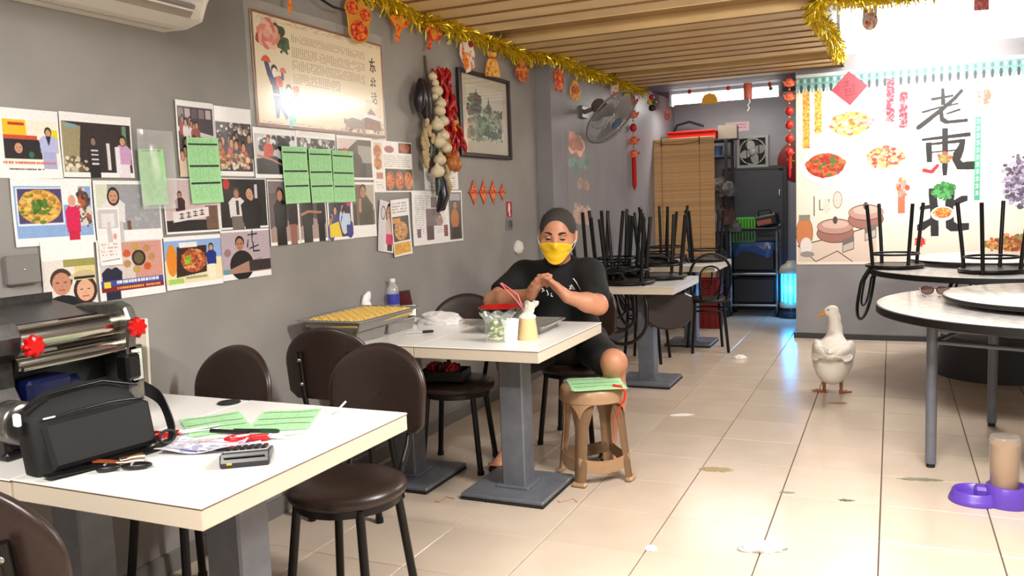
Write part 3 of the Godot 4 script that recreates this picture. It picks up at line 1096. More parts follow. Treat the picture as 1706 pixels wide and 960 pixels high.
func print_pic(k: String) -> Pic:
	var white := Color(0.96, 0.955, 0.95)
	var tall := k in ["H", "L", "M", "T", "U", "V", "W", "X", "Y", "E"]
	var p := Pic.new(150 if tall else 200, 210 if tall else 150, white, k.hash() % 1000)
	match k:
		"A":
			p.rect(0.36, 0.16, 0.98, 0.82, Color(0.97, 0.93, 0.86))
			p.rect(0.36, 0.16, 0.62, 0.45, Color(0.93, 0.76, 0.10))
			p.rect(0.42, 0.2, 0.60, 0.24, Color(0.75, 0.18, 0.10))
			p.rect(0.36, 0.38, 0.74, 0.44, Color(0.80, 0.30, 0.20))
			p.rect(0.36, 0.44, 0.78, 0.72, Color(0.14, 0.12, 0.13))
			face(p, 0.52, 0.56, 0.05, SKIN, HAIR)
			p.ell(0.66, 0.66, 0.03, 0.05, Color(0.16, 0.45, 0.36))
			p.rect(0.86, 0.28, 0.98, 0.62, Color(0.94, 0.82, 0.12))
			p.figure(0.87, 0.24, 0.62, 0.22, HAIR, SKIN, Color(0.72, 0.74, 0.90), Color(0.66, 0.68, 0.85))
			p.poly([V(.84, .38), V(.90, .38), V(.87, .52)], Color(0.12, 0.12, 0.18))
			p.text(0.34, 0.76, 0.98, 1, 0.1, 0.035, Color(0.82, 0.48, 0.40), 0.1)
			p.text(0.40, 0.86, 0.80, 1, 0.1, 0.02, Color(0.4, 0.3, 0.3), 0.2)
		"B":
			p.rect(0.02, 0.14, 0.98, 0.92, Color(0.20, 0.16, 0.16))
			p.poly([V(.02, .14), V(.28, .2), V(.22, .92), V(.02, .92)], Color(0.62, 0.58, 0.44))
			p.specks(0.02, 0.66, 0.36, 0.92, 40, 0.03, [Color(0.80, 0.76, 0.62), Color(0.45, 0.38, 0.28), Color(0.9, 0.88, 0.82)])
			p.rect(0.08, 0.18, 0.22, 0.23, Color(0.45, 0.66, 0.78))
			p.figure(0.44, 0.34, 0.70, 0.2, Color(0.1, 0.1, 0.1), Color(0.55, 0.45, 0.4), Color(0.16, 0.15, 0.16), Color(0.12, 0.12, 0.12))
			for s in 4:
				p.rect(0.40, 0.56 + s * 0.07, 0.50, 0.59 + s * 0.07, Color(0.85, 0.84, 0.86))
			p.rect(0.62, 0.45, 0.67, 0.88, Color(0.88, 0.86, 0.88))
			p.rect(0.86, 0.16, 0.92, 0.5, Color(0.42, 0.55, 0.42))
			p.figure(0.86, 0.30, 0.8, 0.24, HAIR, SKIN, Color(0.80, 0.62, 0.78), Color(0.92, 0.88, 0.92))
			p.rect(0.74, 0.5, 0.81, 0.92, Color(0.93, 0.91, 0.94))
		"C":
			p.rect(0.03, 0.12, 0.98, 0.88, Color(0.55, 0.68, 0.86))
			p.rect(0.60, 0.12, 0.82, 0.4, white)
			p.rect(0.05, 0.14, 0.62, 0.70, Color(0.90, 0.92, 0.96))
			p.rect(0.07, 0.16, 0.60, 0.67, Color(0.30, 0.26, 0.44))
			food(p, 0.33, 0.42, 0.26, 0.25, [Color(0.88, 0.66, 0.28), Color(0.93, 0.78, 0.42), Color(0.76, 0.52, 0.20), Color(0.86, 0.72, 0.44), Color(0.45, 0.50, 0.16)], 160)
			p.specks(0.22, 0.28, 0.44, 0.55, 34, 0.03, [Color(0.24, 0.42, 0.12), Color(0.36, 0.50, 0.18)])
			p.specks(0.78, 0.14, 0.98, 0.75, 70, 0.035, [Color(0.36, 0.30, 0.28), Color(0.72, 0.36, 0.20), Color(0.85, 0.82, 0.78), Color(0.26, 0.20, 0.18)])
			p.figure(0.73, 0.20, 1.0, 0.19, white, Color(0.85, 0.65, 0.55), Color(0.84, 0.12, 0.34), Color(0.80, 0.10, 0.26))
		"D":
			p.rect(0.03, 0.06, 0.98, 0.82, Color(0.62, 0.62, 0.64))
			p.rect(0.03, 0.06, 0.2, 0.82, Color(0.84, 0.86, 0.78))
			p.specks(0.5, 0.2, 0.98, 0.8, 20, 0.03, [Color(0.70, 0.70, 0.72), Color(0.66, 0.66, 0.68)])
			p.figure(0.28, 0.10, 0.95, 0.34, HAIR, SKIN, Color(0.90, 0.88, 0.88), Color(0.80, 0.78, 0.78))
			face(p, 0.28, 0.25, 0.075, SKIN, HAIR, true)
			p.rect(0.46, 0.66, 0.52, 0.82, Color(0.45, 0.32, 0.26))
		"E":
			p.rect(0.05, 0.03, 0.95, 0.36, Color(0.80, 0.78, 0.78))
			p.rect(0.2, 0.10, 0.8, 0.34, Color(0.90, 0.88, 0.89))
			p.rect(0.05, 0.4, 0.95, 0.92, Color(0.95, 0.93, 0.92))
			p.specks(0.3, 0.44, 0.9, 0.54, 14, 0.07, [Color(0.86, 0.62, 0.60), Color(0.90, 0.80, 0.74)])
			p.text(0.1, 0.62, 0.9, 4, 0.06, 0.06, Color(0.78, 0.66, 0.64), 0.4)
			p.line([V(.1, .93), V(.9, .90)], .012, .012, Color(0.3, 0.28, 0.28))
		"F":
			p.rect(0.02, 0.02, 0.98, 0.96, Color(0.80, 0.72, 0.72))
			p.figure(0.28, 0.22, 0.6, 0.18, HAIR, SKIN2, Color(0.22, 0.07, 0.08), Color(0.22, 0.07, 0.08))
			p.rect(0.02, 0.76, 0.96, 0.96, Color(0.13, 0.11, 0.11))
			p.rect(0.74, 0.5, 0.96, 0.95, Color(0.44, 0.34, 0.27))
			p.poly([V(.14, .60), V(.80, .52), V(.80, .70), V(.14, .80)], Color(0.90, 0.86, 0.86))
			for q in 4:
				var x := 0.30 + 0.125 * q
				var y := 0.685 - 0.02 * q
				p.line([V(x - .035, y - .03), V(x + .035, y - .035)], .016, .016, HAIR)
				p.line([V(x, y - .055), V(x, y + .05)], .016, .016, HAIR)
				p.line([V(x - .04, y + .045), V(x + .04, y + .04)], .018, .018, HAIR)
				p.line([V(x - .03, y + .01), V(x + .03, y + .005)], .012, .012, HAIR)
		"G":
			p.rect(0.02, 0.02, 0.98, 0.96, Color(0.13, 0.12, 0.12))
			p.ell(0.16, 0.12, 0.07, 0.1, Color(0.75, 0.10, 0.10))
			p.rect(0.74, 0.12, 0.80, 0.4, Color(0.80, 0.80, 0.82))
			p.figure(0.36, 0.18, 0.95, 0.34, Color(0.40, 0.30, 0.22), SKIN2, Color(0.88, 0.87, 0.86), Color(0.45, 0.40, 0.38))
			p.rect(0.34, 0.44, 0.40, 0.72, Color(0.20, 0.18, 0.20))
			p.figure(0.66, 0.20, 1.1, 0.44, HAIR, SKIN, Color(0.07, 0.07, 0.09), Color(0.06, 0.06, 0.08))
			face(p, 0.63, 0.30, 0.075, SKIN, HAIR)
		"H":
			p.rect(0.0, 0.26, 1.0, 1.0, Color(0.90, 0.87, 0.84))
			p.rect(0.4, 0.26, 1.0, 0.36, Color(0.62, 0.60, 0.34))
			p.rect(0.6, 0.36, 1.0, 0.6, Color(0.88, 0.82, 0.58))
			p.ell(0.34, 0.95, 0.40, 0.22, Color(0.09, 0.10, 0.12))
			face(p, 0.34, 0.56, 0.19, Color(0.78, 0.55, 0.44), Color(0.28, 0.20, 0.16))
			p.ell(0.80, 1.0, 0.30, 0.14, Color(0.32, 0.25, 0.45))
			face(p, 0.78, 0.68, 0.185, Color(0.88, 0.68, 0.56), Color(0.20, 0.14, 0.11), true)
			p.ell(0.78, 0.50, 0.30, 0.055, Color(0.85, 0.79, 0.62))
			p.ell(0.78, 0.475, 0.20, 0.06, Color(0.80, 0.73, 0.55))
			p.rect(0.58, 0.50, 0.98, 0.535, Color(0.16, 0.13, 0.12))
		"I":
			p.rect(0.03, 0.06, 0.98, 0.86, Color(0.82, 0.60, 0.55))
			p.rect(0.03, 0.3, 0.55, 0.86, Color(0.85, 0.80, 0.78))
			p.figure(0.2, 0.28, 0.9, 0.3, Color(0.85, 0.80, 0.78), Color(0.80, 0.72, 0.68), Color(0.14, 0.15, 0.24), Color(0.14, 0.15, 0.24))
			for a in 7:
				p.ell(0.62 + cos(a * 0.9) * 0.2, 0.34 + sin(a * 0.9) * 0.2, 0.055, 0.065, [Color(0.74, 0.56, 0.36), Color(0.80, 0.36, 0.16), Color(0.76, 0.62, 0.34)][a % 3])
			p.ell(0.62, 0.34, 0.105, 0.135, Color(0.16, 0.14, 0.12))
			p.ell(0.62, 0.34, 0.075, 0.10, Color(0.42, 0.36, 0.24))
			p.rect(0.03, 0.68, 0.98, 0.78, Color(0.26, 0.30, 0.60))
			p.text(0.26, 0.695, 0.96, 1, 0.1, 0.055, Color(0.92, 0.92, 0.96), 0.05)
			p.rect(0.03, 0.78, 0.98, 0.87, Color(0.50, 0.12, 0.18))
			p.text(0.26, 0.80, 0.96, 1, 0.1, 0.04, Color(0.92, 0.66, 0.30), 0.1)
			p.rect(0.07, 0.70, 0.17, 0.80, Color(0.93, 0.82, 0.25))
		"J":
			p.rect(0.0, 0.08, 1.0, 0.9, Color(0.94, 0.88, 0.72))
			p.rect(0.0, 0.08, 1.0, 0.45, Color(0.55, 0.68, 0.88))
			p.ell(0.12, 0.45, 0.09, 0.30, Color(0.88, 0.54, 0.14))
			p.poly([V(.22, .2), V(.74, .2), V(.72, .72), V(.18, .78)], Color(0.20, 0.13, 0.11))
			p.rect(0.26, 0.12, 0.58, 0.22, Color(0.92, 0.91, 0.88))
			food(p, 0.50, 0.48, 0.22, 0.23, [Color(0.70, 0.32, 0.18), Color(0.80, 0.46, 0.26), Color(0.58, 0.24, 0.14), Color(0.86, 0.62, 0.40)], 120)
			p.specks(0.32, 0.36, 0.46, 0.58, 22, 0.025, [Color(0.62, 0.76, 0.20), Color(0.50, 0.64, 0.16)])
			p.figure(0.82, 0.16, 0.7, 0.18, HAIR, SKIN, Color(0.10, 0.18, 0.50), Color(0.95, 0.92, 0.82))
			p.rect(0.04, 0.80, 0.30, 0.90, Color(0.66, 0.82, 0.40))
			p.rect(0.34, 0.78, 0.72, 0.83, Color(0.62, 0.66, 0.52))
		"K":
			p.rect(0.0, 0.04, 1.0, 0.88, Color(0.72, 0.66, 0.70))
			p.ell(0.12, 0.45, 0.07, 0.08, Color(0.60, 0.46, 0.48))
			p.line([V(.56, .12), V(.74, .10)], .024, .03, HAIR)
			p.line([V(.65, .04), V(.64, .26)], .03, .024, HAIR)
			p.line([V(.56, .22), V(.54, .36)], .02, .03, HAIR)
			p.line([V(.58, .40), V(.76, .34)], .024, .02, HAIR)
			p.line([V(.66, .28), V(.66, .46), V(.78, .46)], .03, .03, HAIR)
			p.ell(0.40, 0.72, 0.24, 0.30, Color(0.09, 0.09, 0.10))
			face(p, 0.38, 0.28, 0.085, SKIN2, HAIR)
			p.poly([V(.06, .82), V(.50, .66), V(.80, .60), V(.98, .88), V(.05, .88)], Color(0.66, 0.52, 0.44))
			p.rect(0.55, 0.64, 1.0, 0.86, Color(0.20, 0.18, 0.19))
			p.rect(0.02, 0.78, 0.14, 0.88, Color(0.36, 0.60, 0.66))
		"L":
			p.rect(0.04, 0.08, 0.97, 0.97, Color(0.30, 0.27, 0.28))
			for a in 5:
				p.rect(0.06 + a * 0.18, 0.10, 0.20 + a * 0.18, 0.22, [Color(0.55, 0.48, 0.50), Color(0.75, 0.70, 0.70), Color(0.42, 0.36, 0.40)][a % 3])
			p.poly([V(.04, .34), V(.97, .44), V(.97, .50), V(.04, .40)], Color(0.86, 0.85, 0.86))
			crowd(p, 0.24, 0.34, 7, [Color(0.88, 0.86, 0.86), Color(0.62, 0.30, 0.28)], 0.05)
			crowd(p, 0.52, 0.85, 12, [Color(0.86, 0.84, 0.84), Color(0.25, 0.25, 0.30), Color(0.62, 0.22, 0.20), Color(0.85, 0.76, 0.66)], 0.07)
		"M":
			p.rect(0.02, 0.22, 0.98, 0.93, Color(0.24, 0.22, 0.22))
			p.specks(0.02, 0.2, 0.98, 0.42, 40, 0.05, [Color(0.84, 0.83, 0.83), Color(0.30, 0.28, 0.30), Color(0.62, 0.50, 0.42)])
			crowd(p, 0.42, 0.58, 12, [Color(0.74, 0.24, 0.22), Color(0.80, 0.44, 0.40), Color(0.34, 0.32, 0.34)], 0.075)
			p.specks(0.02, 0.64, 0.98, 0.93, 90, 0.05, [Color(0.80, 0.70, 0.55), Color(0.52, 0.34, 0.24), Color(0.70, 0.46, 0.28), Color(0.88, 0.84, 0.76)])
		"N":
			p.rect(0.02, 0.12, 0.97, 0.92, Color(0.78, 0.77, 0.78))
			p.specks(0.02, 0.12, 0.97, 0.5, 60, 0.06, [Color(0.24, 0.25, 0.27), Color(0.14, 0.15, 0.16), Color(0.90, 0.89, 0.90), Color(0.40, 0.44, 0.46)])
			p.figure(0.34, 0.16, 0.7, 0.24, SKIN2, SKIN, Color(0.80, 0.32, 0.22), Color(0.62, 0.48, 0.42))
			p.poly([V(.05, .62), V(.5, .55), V(.97, .80), V(.97, .92), V(.05, .92)], Color(0.13, 0.14, 0.14))
			p.line([V(.08, .56), V(.40, .62), V(.90, .84)], .05, .03, Color(0.72, 0.52, 0.42))
		"O":
			p.rect(0.02, 0.14, 0.98, 0.9, Color(0.30, 0.29, 0.30))
			p.specks(0.02, 0.12, 0.98, 0.4, 60, 0.04, [Color(0.85, 0.84, 0.84), Color(0.22, 0.21, 0.22), Color(0.60, 0.57, 0.55)])
			crowd(p, 0.45, 0.75, 8, [Color(0.2, 0.2, 0.22), Color(0.7, 0.68, 0.66)], 0.06)
		"Q":
			p.rect(0.02, 0.06, 0.98, 0.94, Color(0.34, 0.31, 0.30))
			p.poly([V(.02, .06), V(.6, .06), V(.3, .3), V(.02, .3)], Color(0.85, 0.80, 0.78))
			p.ell(0.22, 0.38, 0.09, 0.11, Color(0.82, 0.22, 0.18))
			p.rect(0.05, 0.48, 0.8, 0.94, Color(0.22, 0.20, 0.19))
			p.rect(0.6, 0.2, 0.98, 0.6, Color(0.62, 0.60, 0.58))
			p.ell(0.55, 0.62, 0.16, 0.24, Color(0.28, 0.24, 0.22))
		"S":
			p.rect(0.04, 0.05, 0.25, 0.55, Color(0.88, 0.82, 0.74))
			food(p, 0.13, 0.22, 0.09, 0.13, [Color(0.72, 0.42, 0.26), Color(0.60, 0.30, 0.18), Color(0.86, 0.70, 0.52)], 50)
			food(p, 0.13, 0.45, 0.09, 0.12, [Color(0.78, 0.48, 0.26), Color(0.50, 0.26, 0.18), Color(0.86, 0.62, 0.42)], 50)
			food(p, 0.42, 0.16, 0.12, 0.07, [Color(0.66, 0.40, 0.36), Color(0.50, 0.36, 0.34)], 40)
			p.rect(0.66, 0.02, 0.99, 0.22, Color(0.32, 0.18, 0.14))
			food(p, 0.82, 0.12, 0.13, 0.09, [Color(0.68, 0.34, 0.20), Color(0.52, 0.20, 0.14)], 40)
			p.text(0.28, 0.28, 0.95, 6, 0.04, 0.018, Color(0.62, 0.62, 0.58), 0.15)
			p.rect(0.30, 0.54, 0.99, 0.97, Color(0.22, 0.25, 0.22))
			for a in 3:
				food(p, 0.42 + a * 0.23, 0.77, 0.105, 0.18, [Color(0.84, 0.46, 0.20), Color(0.74, 0.30, 0.14), Color(0.90, 0.64, 0.34), Color(0.62, 0.20, 0.12)], 60)
			p.rect(0.08, 0.62, 0.24, 0.74, Color(0.72, 0.48, 0.40))
			p.text(0.06, 0.80, 0.26, 3, 0.05, 0.018, Color(0.6, 0.6, 0.58))
		"T", "U":
			p.rect(0.02, 0.02, 0.97, 0.95, Color(0.38, 0.33, 0.34))
			p.poly([V(.02, .75), V(.5, .60), V(.97, .70), V(.97, .95), V(.02, .95)], Color(0.66, 0.58, 0.54))
			p.rect(0.02, 0.02, 0.97, 0.2, Color(0.46, 0.40, 0.42))
			p.figure(0.40 if k == "T" else 0.30, 0.10, 1.0, 0.46, HAIR, SKIN2, Color(0.10, 0.10, 0.12), Color(0.08, 0.08, 0.09))
			p.figure(0.80, 0.12, 0.95, 0.30, HAIR, SKIN, Color(0.22, 0.2, 0.22) if k == "T" else Color(0.12, 0.12, 0.14), Color(0.60, 0.40, 0.36) if k == "T" else Color(0.1, 0.1, 0.11))
			if k == "U":
				p.line([V(.1, .55), V(.35, .5), V(.8, .52)], .04, .04, Color(0.70, 0.48, 0.36))
		"V":
			p.text(0.08, 0.06, 0.92, 4, 0.045, 0.05, Color(0.86, 0.55, 0.60), 0.2)
			p.rect(0.06, 0.36, 0.94, 0.95, Color(0.20, 0.18, 0.30))
			p.rect(0.80, 0.34, 0.96, 0.42, Color(0.84, 0.14, 0.50))
			crowd(p, 0.45, 0.7, 7, [Color(0.20, 0.24, 0.52), Color(0.80, 0.82, 0.92), Color(0.62, 0.20, 0.24)], 0.08)
			p.poly([V(.06, .74), V(.44, .68), V(.55, .95), V(.06, .95)], Color(0.93, 0.80, 0.16))
			p.rect(0.6, 0.55, 0.9, 0.75, Color(0.75, 0.84, 0.94))
		"W":
			p.rect(0.03, 0.05, 0.96, 0.78, Color(0.44, 0.38, 0.33))
			p.rect(0.62, 0.05, 0.96, 0.5, Color(0.72, 0.68, 0.62))
			p.poly([V(.28, .34), V(.62, .22), V(.90, .42), V(.88, .78), V(.30, .78)], Color(0.30, 0.29, 0.25))
			face(p, 0.50, 0.17, 0.13, SKIN2, HAIR)
			p.rect(0.30, 0.30, 0.42, 0.55, Color(0.72, 0.54, 0.42))
			p.rect(0.05, 0.4, 0.2, 0.78, Color(0.2, 0.17, 0.15))
		"X":
			p.im.fill(Color(0.86, 0.85, 0.86))
			face(p, 0.72, 0.22, 0.2, SKIN, HAIR, true)
			p.ell(0.3, 0.24, 0.16, 0.14, Color(0.40, 0.40, 0.43))
			p.ell(0.3, 0.24, 0.12, 0.11, Color(0.80, 0.80, 0.82))
			p.ell(0.70, 0.52, 0.20, 0.2, Color(0.82, 0.72, 0.70))
			p.rect(0.55, 0.64, 0.95, 0.84, Color(0.84, 0.14, 0.36))
			p.rect(0.64, 0.84, 0.92, 0.97, Color(0.25, 0.16, 0.15))
		"Y":
			p.text(0.08, 0.06, 0.9, 4, 0.05, 0.05, Color(0.66, 0.64, 0.66), 0.25)
			p.rect(0.06, 0.30, 0.94, 0.74, Color(0.32, 0.29, 0.27))
			food(p, 0.5, 0.56, 0.36, 0.17, [Color(0.78, 0.58, 0.34), Color(0.88, 0.74, 0.50), Color(0.62, 0.42, 0.22)], 90)
			p.rect(0.08, 0.33, 0.5, 0.42, Color(0.85, 0.60, 0.30))
			p.rect(0.04, 0.77, 0.95, 0.97, Color(0.92, 0.70, 0.30))
			p.text(0.1, 0.80, 0.9, 4, 0.04, 0.04, Color(0.72, 0.50, 0.20), 0.3)
		"Z":
			for c in 3:
				p.text(0.05 + c * 0.21, 0.10, 0.23 + c * 0.21, 18, 0.04, 0.014, Color(0.64, 0.62, 0.66), 0.15)
			p.rect(0.36, 0.12, 0.48, 0.32, Color(0.36, 0.34, 0.36))
			p.rect(0.26, 0.34, 0.48, 0.66, Color(0.46, 0.40, 0.42))
			crowd(p, 0.40, 0.52, 4, [Color(0.30, 0.24, 0.28), Color(0.6, 0.5, 0.5)], 0.04)
			p.rect(0.26, 0.66, 0.40, 0.92, Color(0.34, 0.26, 0.28))
			p.rect(0.08, 0.70, 0.15, 0.86, Color(0.46, 0.40, 0.44))
			p.rect(0.60, 0.66, 0.68, 0.88, Color(0.52, 0.30, 0.32))
			p.rect(0.72, 0.04, 0.98, 0.96, Color(0.30, 0.28, 0.28))
			p.rect(0.74, 0.06, 0.96, 0.2, Color(0.64, 0.66, 0.70))
			face(p, 0.85, 0.28, 0.045, SKIN2, HAIR)
			p.ell(0.84, 0.56, 0.085, 0.20, Color(0.74, 0.44, 0.24))
			p.rect(0.76, 0.72, 0.94, 0.94, Color(0.18, 0.17, 0.19))
		"a":
			p.rect(0.12, 0.02, 0.80, 0.66, Color(0.46, 0.40, 0.38))
			p.ell(0.66, 0.50, 0.16, 0.22, Color(0.20, 0.16, 0.18))
			face(p, 0.64, 0.20, 0.06, SKIN, HAIR)
			p.rect(0.16, 0.30, 0.40, 0.60, Color(0.34, 0.30, 0.28))
			p.text(0.84, 0.04, 0.96, 14, 0.045, 0.016, Color(0.5, 0.5, 0.52), 0.3)
			p.text(0.10, 0.72, 0.50, 6, 0.045, 0.016, Color(0.68, 0.66, 0.68), 0.25)
			p.text(0.55, 0.70, 0.92, 6, 0.045, 0.016, Color(0.6, 0.58, 0.6), 0.2)
	p.soften()
	return p


func menu_pic(seed_value: int) -> Pic:
	var g := Color(0.64, 0.87, 0.63)
	var p := Pic.new(150, 226, g, seed_value)
	var ink := Color(0.57, 0.79, 0.56)
	for b in [[0.09, 0.02, 0.10], [0.42, 0.125, 0.41], [0.68, 0.455, 0.67]]:
		p.rect(0.04, b[0], 0.96, b[0] + 0.028, Color(0.13, 0.17, 0.14))
	p.text(0.08, 0.025, 0.92, 2, 0.03, 0.05, ink, 0.3)
	for y in range(0, 11):
		p.text(0.07, 0.13 + y * 0.026, 0.93, 1, 0.1, 0.035, ink, 0.35)
	for y in range(0, 8):
		p.text(0.07, 0.46 + y * 0.026, 0.93, 1, 0.1, 0.035, ink, 0.35)
	for y in range(0, 9):
		p.text(0.07, 0.72 + y * 0.026, 0.93, 1, 0.1, 0.035, ink, 0.4)
	for x in [0.36, 0.64]:
		p.rect(x, 0.12, x + 0.004, 0.98, Color(0.45, 0.68, 0.45))
	return p


func menu_mat(k: int) -> StandardMaterial3D:
	var n := "green_menu_print_%s" % ["wall", "table", "crumpled"][k]
	return mats[n] if mats.has(n) else printed(n, menu_pic(60 + k) if k < 2 else menu_blank(), 0.55)


func menu_blank() -> Pic:
	var p := Pic.new(100, 170, Color(0.62, 0.84, 0.58), 3)
	p.specks(0, 0, 1, 1, 90, 0.08, [Color(0.60, 0.83, 0.56), Color(0.66, 0.86, 0.62), Color(0.58, 0.80, 0.55)])
	p.text(0.1, 0.02, 0.9, 1, 0.1, 0.05, Color(0.40, 0.55, 0.40), 0.3)
	return p


func on_wall(called: String, label: String, category: String, r: Array, lift: float, m: Material, bend := 0.0, group := "", wave := 0.0, tilt := 0.0) -> MeshInstance3D:
	# r = [z of the left edge, z of the right edge, top, bottom]
	var b := MB.new()
	b.sheet(r[0] - r[1], r[2] - r[3], 0.0012, bend, wave, 8, 8, r[0] * 3.0)
	var o := single(called, label, category, b, m, Vector3(lift, (r[2] + r[3]) / 2.0, (r[0] + r[1]) / 2.0), HALF, group)
	if tilt != 0.0:
		o.rotation = Vector3(0, HALF, tilt)
	return o


func wall_things() -> void:
	air_conditioner()
	var g := "laminated prints on the grey wall"
	var list := [
		["A", [-1.597, -1.890, 1.661, 1.450], "print with a yellow shop front and a presenter in a pale jacket"],
		["B", [-1.892, -2.170, 1.664, 1.455], "dark street-stall print with a figure in lilac at its right edge"],
		["C", [-1.709, -1.992, 1.451, 1.240], "print of a yellow noodle dish in a tray beside a woman in red"],
		["D", [-1.996, -2.275, 1.445, 1.236], "print of a short-haired woman in white before a grey backdrop"],
		["E", [-2.000, -2.089, 1.353, 1.158], "narrow pale strip print hanging over the short-haired woman's picture"],
		["F", [-2.292, -2.568, 1.455, 1.250], "print of a man behind a white banner with four black characters"],
		["G", [-2.572, -2.852, 1.460, 1.254], "dark print of two men standing close, one in a white shirt"],
		["H", [-1.785, -1.978, 1.252, 1.012], "print of a smiling couple, the woman in a straw hat"],
		["I", [-1.990, -2.270, 1.245, 1.040], "news screenshot print of dishes round a black pot, blue and maroon captions"],
		["J", [-2.274, -2.560, 1.240, 1.044], "print of a stewed dish beside a small woman in blue, sky behind"],
		["K", [-2.564, -2.850, 1.250, 1.050], "print of a man in black seated before a brushed character"],
		["L", [-2.380, -2.572, 1.747, 1.462], "tall print of a street crowd under signs, partly behind a green menu"],
		["M", [-2.576, -2.785, 1.742, 1.468], "tall print of a crowd in red over a table of food"],
		["N", [-2.789, -3.066, 1.673, 1.462], "print of a cook in red bending over a black wok"],
		["O", [-3.070, -3.365, 1.676, 1.462], "wide dark group print almost hidden behind the double green menu"],
		["Q", [-3.369, -3.668, 1.672, 1.460], "dim interior print with a red lantern at its left"],
		["S", [-3.672, -4.065, 1.667, 1.398], "magazine page with three red bowls along its foot"],
		["T", [-2.856, -3.055, 1.455, 1.172], "tall print of two people in dark clothes on a pale floor"],
		["U", [-3.059, -3.262, 1.452, 1.174], "tall print of people in black with arms reaching across"],
		["V", [-3.266, -3.466, 1.450, 1.172], "print with a pale heading over a colourful group picture with yellow"],
		["W", [-3.470, -3.676, 1.450, 1.174], "print of a man in an olive jacket turned to the left"],
		["Z", [-4.035, -4.632, 1.406, 1.098], "wide newspaper page print with a man in orange at its right"],
		["a", [-4.190, -4.600, 1.688, 1.410], "article page print behind the string of vegetables"],
	]
	var n := 0
	for e in list:
		on_wall("photo_print", e[2], "print", e[1], 0.001 + 0.0022 * (n % 2) + (0.003 if e[0] == "E" else 0.0), printed("print_" + e[0].to_lower() + ("_page" if e[0] == "a" else ""), print_pic(e[0]), 0.28, 0.4), 0.0025, g, 0.0009)
		n += 1
	on_wall("magazine_cutting", "tilted magazine cutting of a long-haired woman", "cutting", [-3.690, -3.835, 1.352, 1.085], 0.004, printed("print_x", print_pic("X"), 0.3, 0.4), 0.004, g, 0.001, -0.16)
	on_wall("magazine_cutting", "tall cutting with a plate of dumplings over a yellow band", "cutting", [-3.812, -3.998, 1.360, 1.056], 0.008, printed("print_y", print_pic("Y"), 0.3, 0.4), 0.004, g, 0.001, 0.05)
	var gm := "green menus hung on the wall"
	on_wall("green_menu", "crumpled blank green menu in a clear pouch, leftmost on the wall", "menu", [-2.188, -2.302, 1.558, 1.358], 0.010, menu_mat(2), 0.004, gm, 0.0035, 0.03)
	on_wall("green_menu", "green menu hanging over the crowd print, below no poster", "menu", [-2.417, -2.582, 1.612, 1.362], 0.009, menu_mat(0), 0.004, gm, 0.001, 0.03).set_meta("label", "printed green menu hung alone over the street crowd print")
	on_wall("green_menu", "printed green menu at the left of the three that hang together", "menu", [-2.958, -3.131, 1.602, 1.352], 0.010, menu_mat(0), 0.004, gm, 0.001, 0.02)
	on_wall("green_menu", "printed green menu in the middle of the three that hang together", "menu", [-3.145, -3.315, 1.600, 1.353], 0.009, menu_mat(0), 0.003, gm, 0.001, 0.02)
	on_wall("green_menu", "printed green menu at the right of the three that hang together", "menu", [-3.318, -3.488, 1.598, 1.352], 0.011, menu_mat(0), 0.003, gm, 0.001, 0.0)
	var film := clear_mat("clear_pouch_film", Color(0.95, 0.97, 0.96), 0.16, 0.12)
	on_wall("plastic_pouch", "clear wrinkled plastic pouch round the crumpled menu, leftmost", "pouch", [-2.182, -2.345, 1.625, 1.345], 0.016, film, 0.003, "", 0.006)
	# junction box painted over
	var b := MB.new()
	b.box(Vector3(0, 0, 0.012), Vector3(0.108, 0.09, 0.024), 0.005)
	var jb := thing("junction_box", "wall-coloured junction box beside the couple's picture", "junction box", Vector3(0, 1.172, -1.717), HALF)
	part(jb, "cover", b, mat("painted_box", Color(0.50, 0.485, 0.47), 0.4))
	b = MB.new()
	b.ball(Vector3(0, 0, 0.024), Vector3(0.004, 0.004, 0.002), 8, 4)
	part(jb, "screw", b, mat("bright_bolt", Color.WHITE))
	poster()
	framed_painting()
	vegetable_string()
	# paper-cut diamonds
	var dp := Pic.new(96, 150, Color(0.85, 0.30, 0.10), 8)
	dp.specks(0.2, 0.2, 0.8, 0.8, 60, 0.06, [Color(0.93, 0.72, 0.20), Color(0.90, 0.55, 0.14), Color(0.72, 0.16, 0.08)])
	dp.line([V(.30, .42), V(.70, .42)], .03, .03, Color(0.55, 0.12, 0.05))
	dp.line([V(.50, .34), V(.50, .64)], .03, .03, Color(0.55, 0.12, 0.05))
	dp.line([V(.34, .52), V(.66, .52)], .025, .025, Color(0.55, 0.12, 0.05))
	var dm := printed("paper_cut_print", dp, 0.45)
	var t := thing("paper_cut_string", "row of four orange paper-cut diamonds on the wall", "decoration", Vector3(0.003, 1.392, -5.0), HALF)
	for k in 4:
		b = MB.new()
		b.xf.origin = Vector3(-0.195 + 0.145 * k, 0, 0.002)
		var w := 0.062 if k < 3 else 0.045
		var h := 0.080 if k < 3 else 0.058
		b.prism(PackedVector2Array([V(-w, 0), V(-w * 0.45, h * 0.42), V(0, h), V(w * 0.45, h * 0.42), V(w, 0), V(w * 0.45, -h * 0.42), V(0, -h), V(-w * 0.45, -h * 0.42)]), 0.003)
		part(t, "diamond", b, dm)
	b = MB.new()
	b.tube([Vector3(-0.28, 0, 0.002), Vector3(0.3, 0, 0.002)], 0.0022, 6)
	part(t, "string", b, mat("red_cord", Color(0.70, 0.10, 0.08), 0.6))
	# sticker and switch
	var sp := Pic.new(60, 90, Color(0.62, 0.10, 0.14), 2)
	sp.poly([V(.35, .15), V(.62, .10), V(.70, .45), V(.60, .60), V(.72, .95), V(.45, .95), V(.40, .60), V(.28, .70)], Color(0.92, 0.90, 0.90))
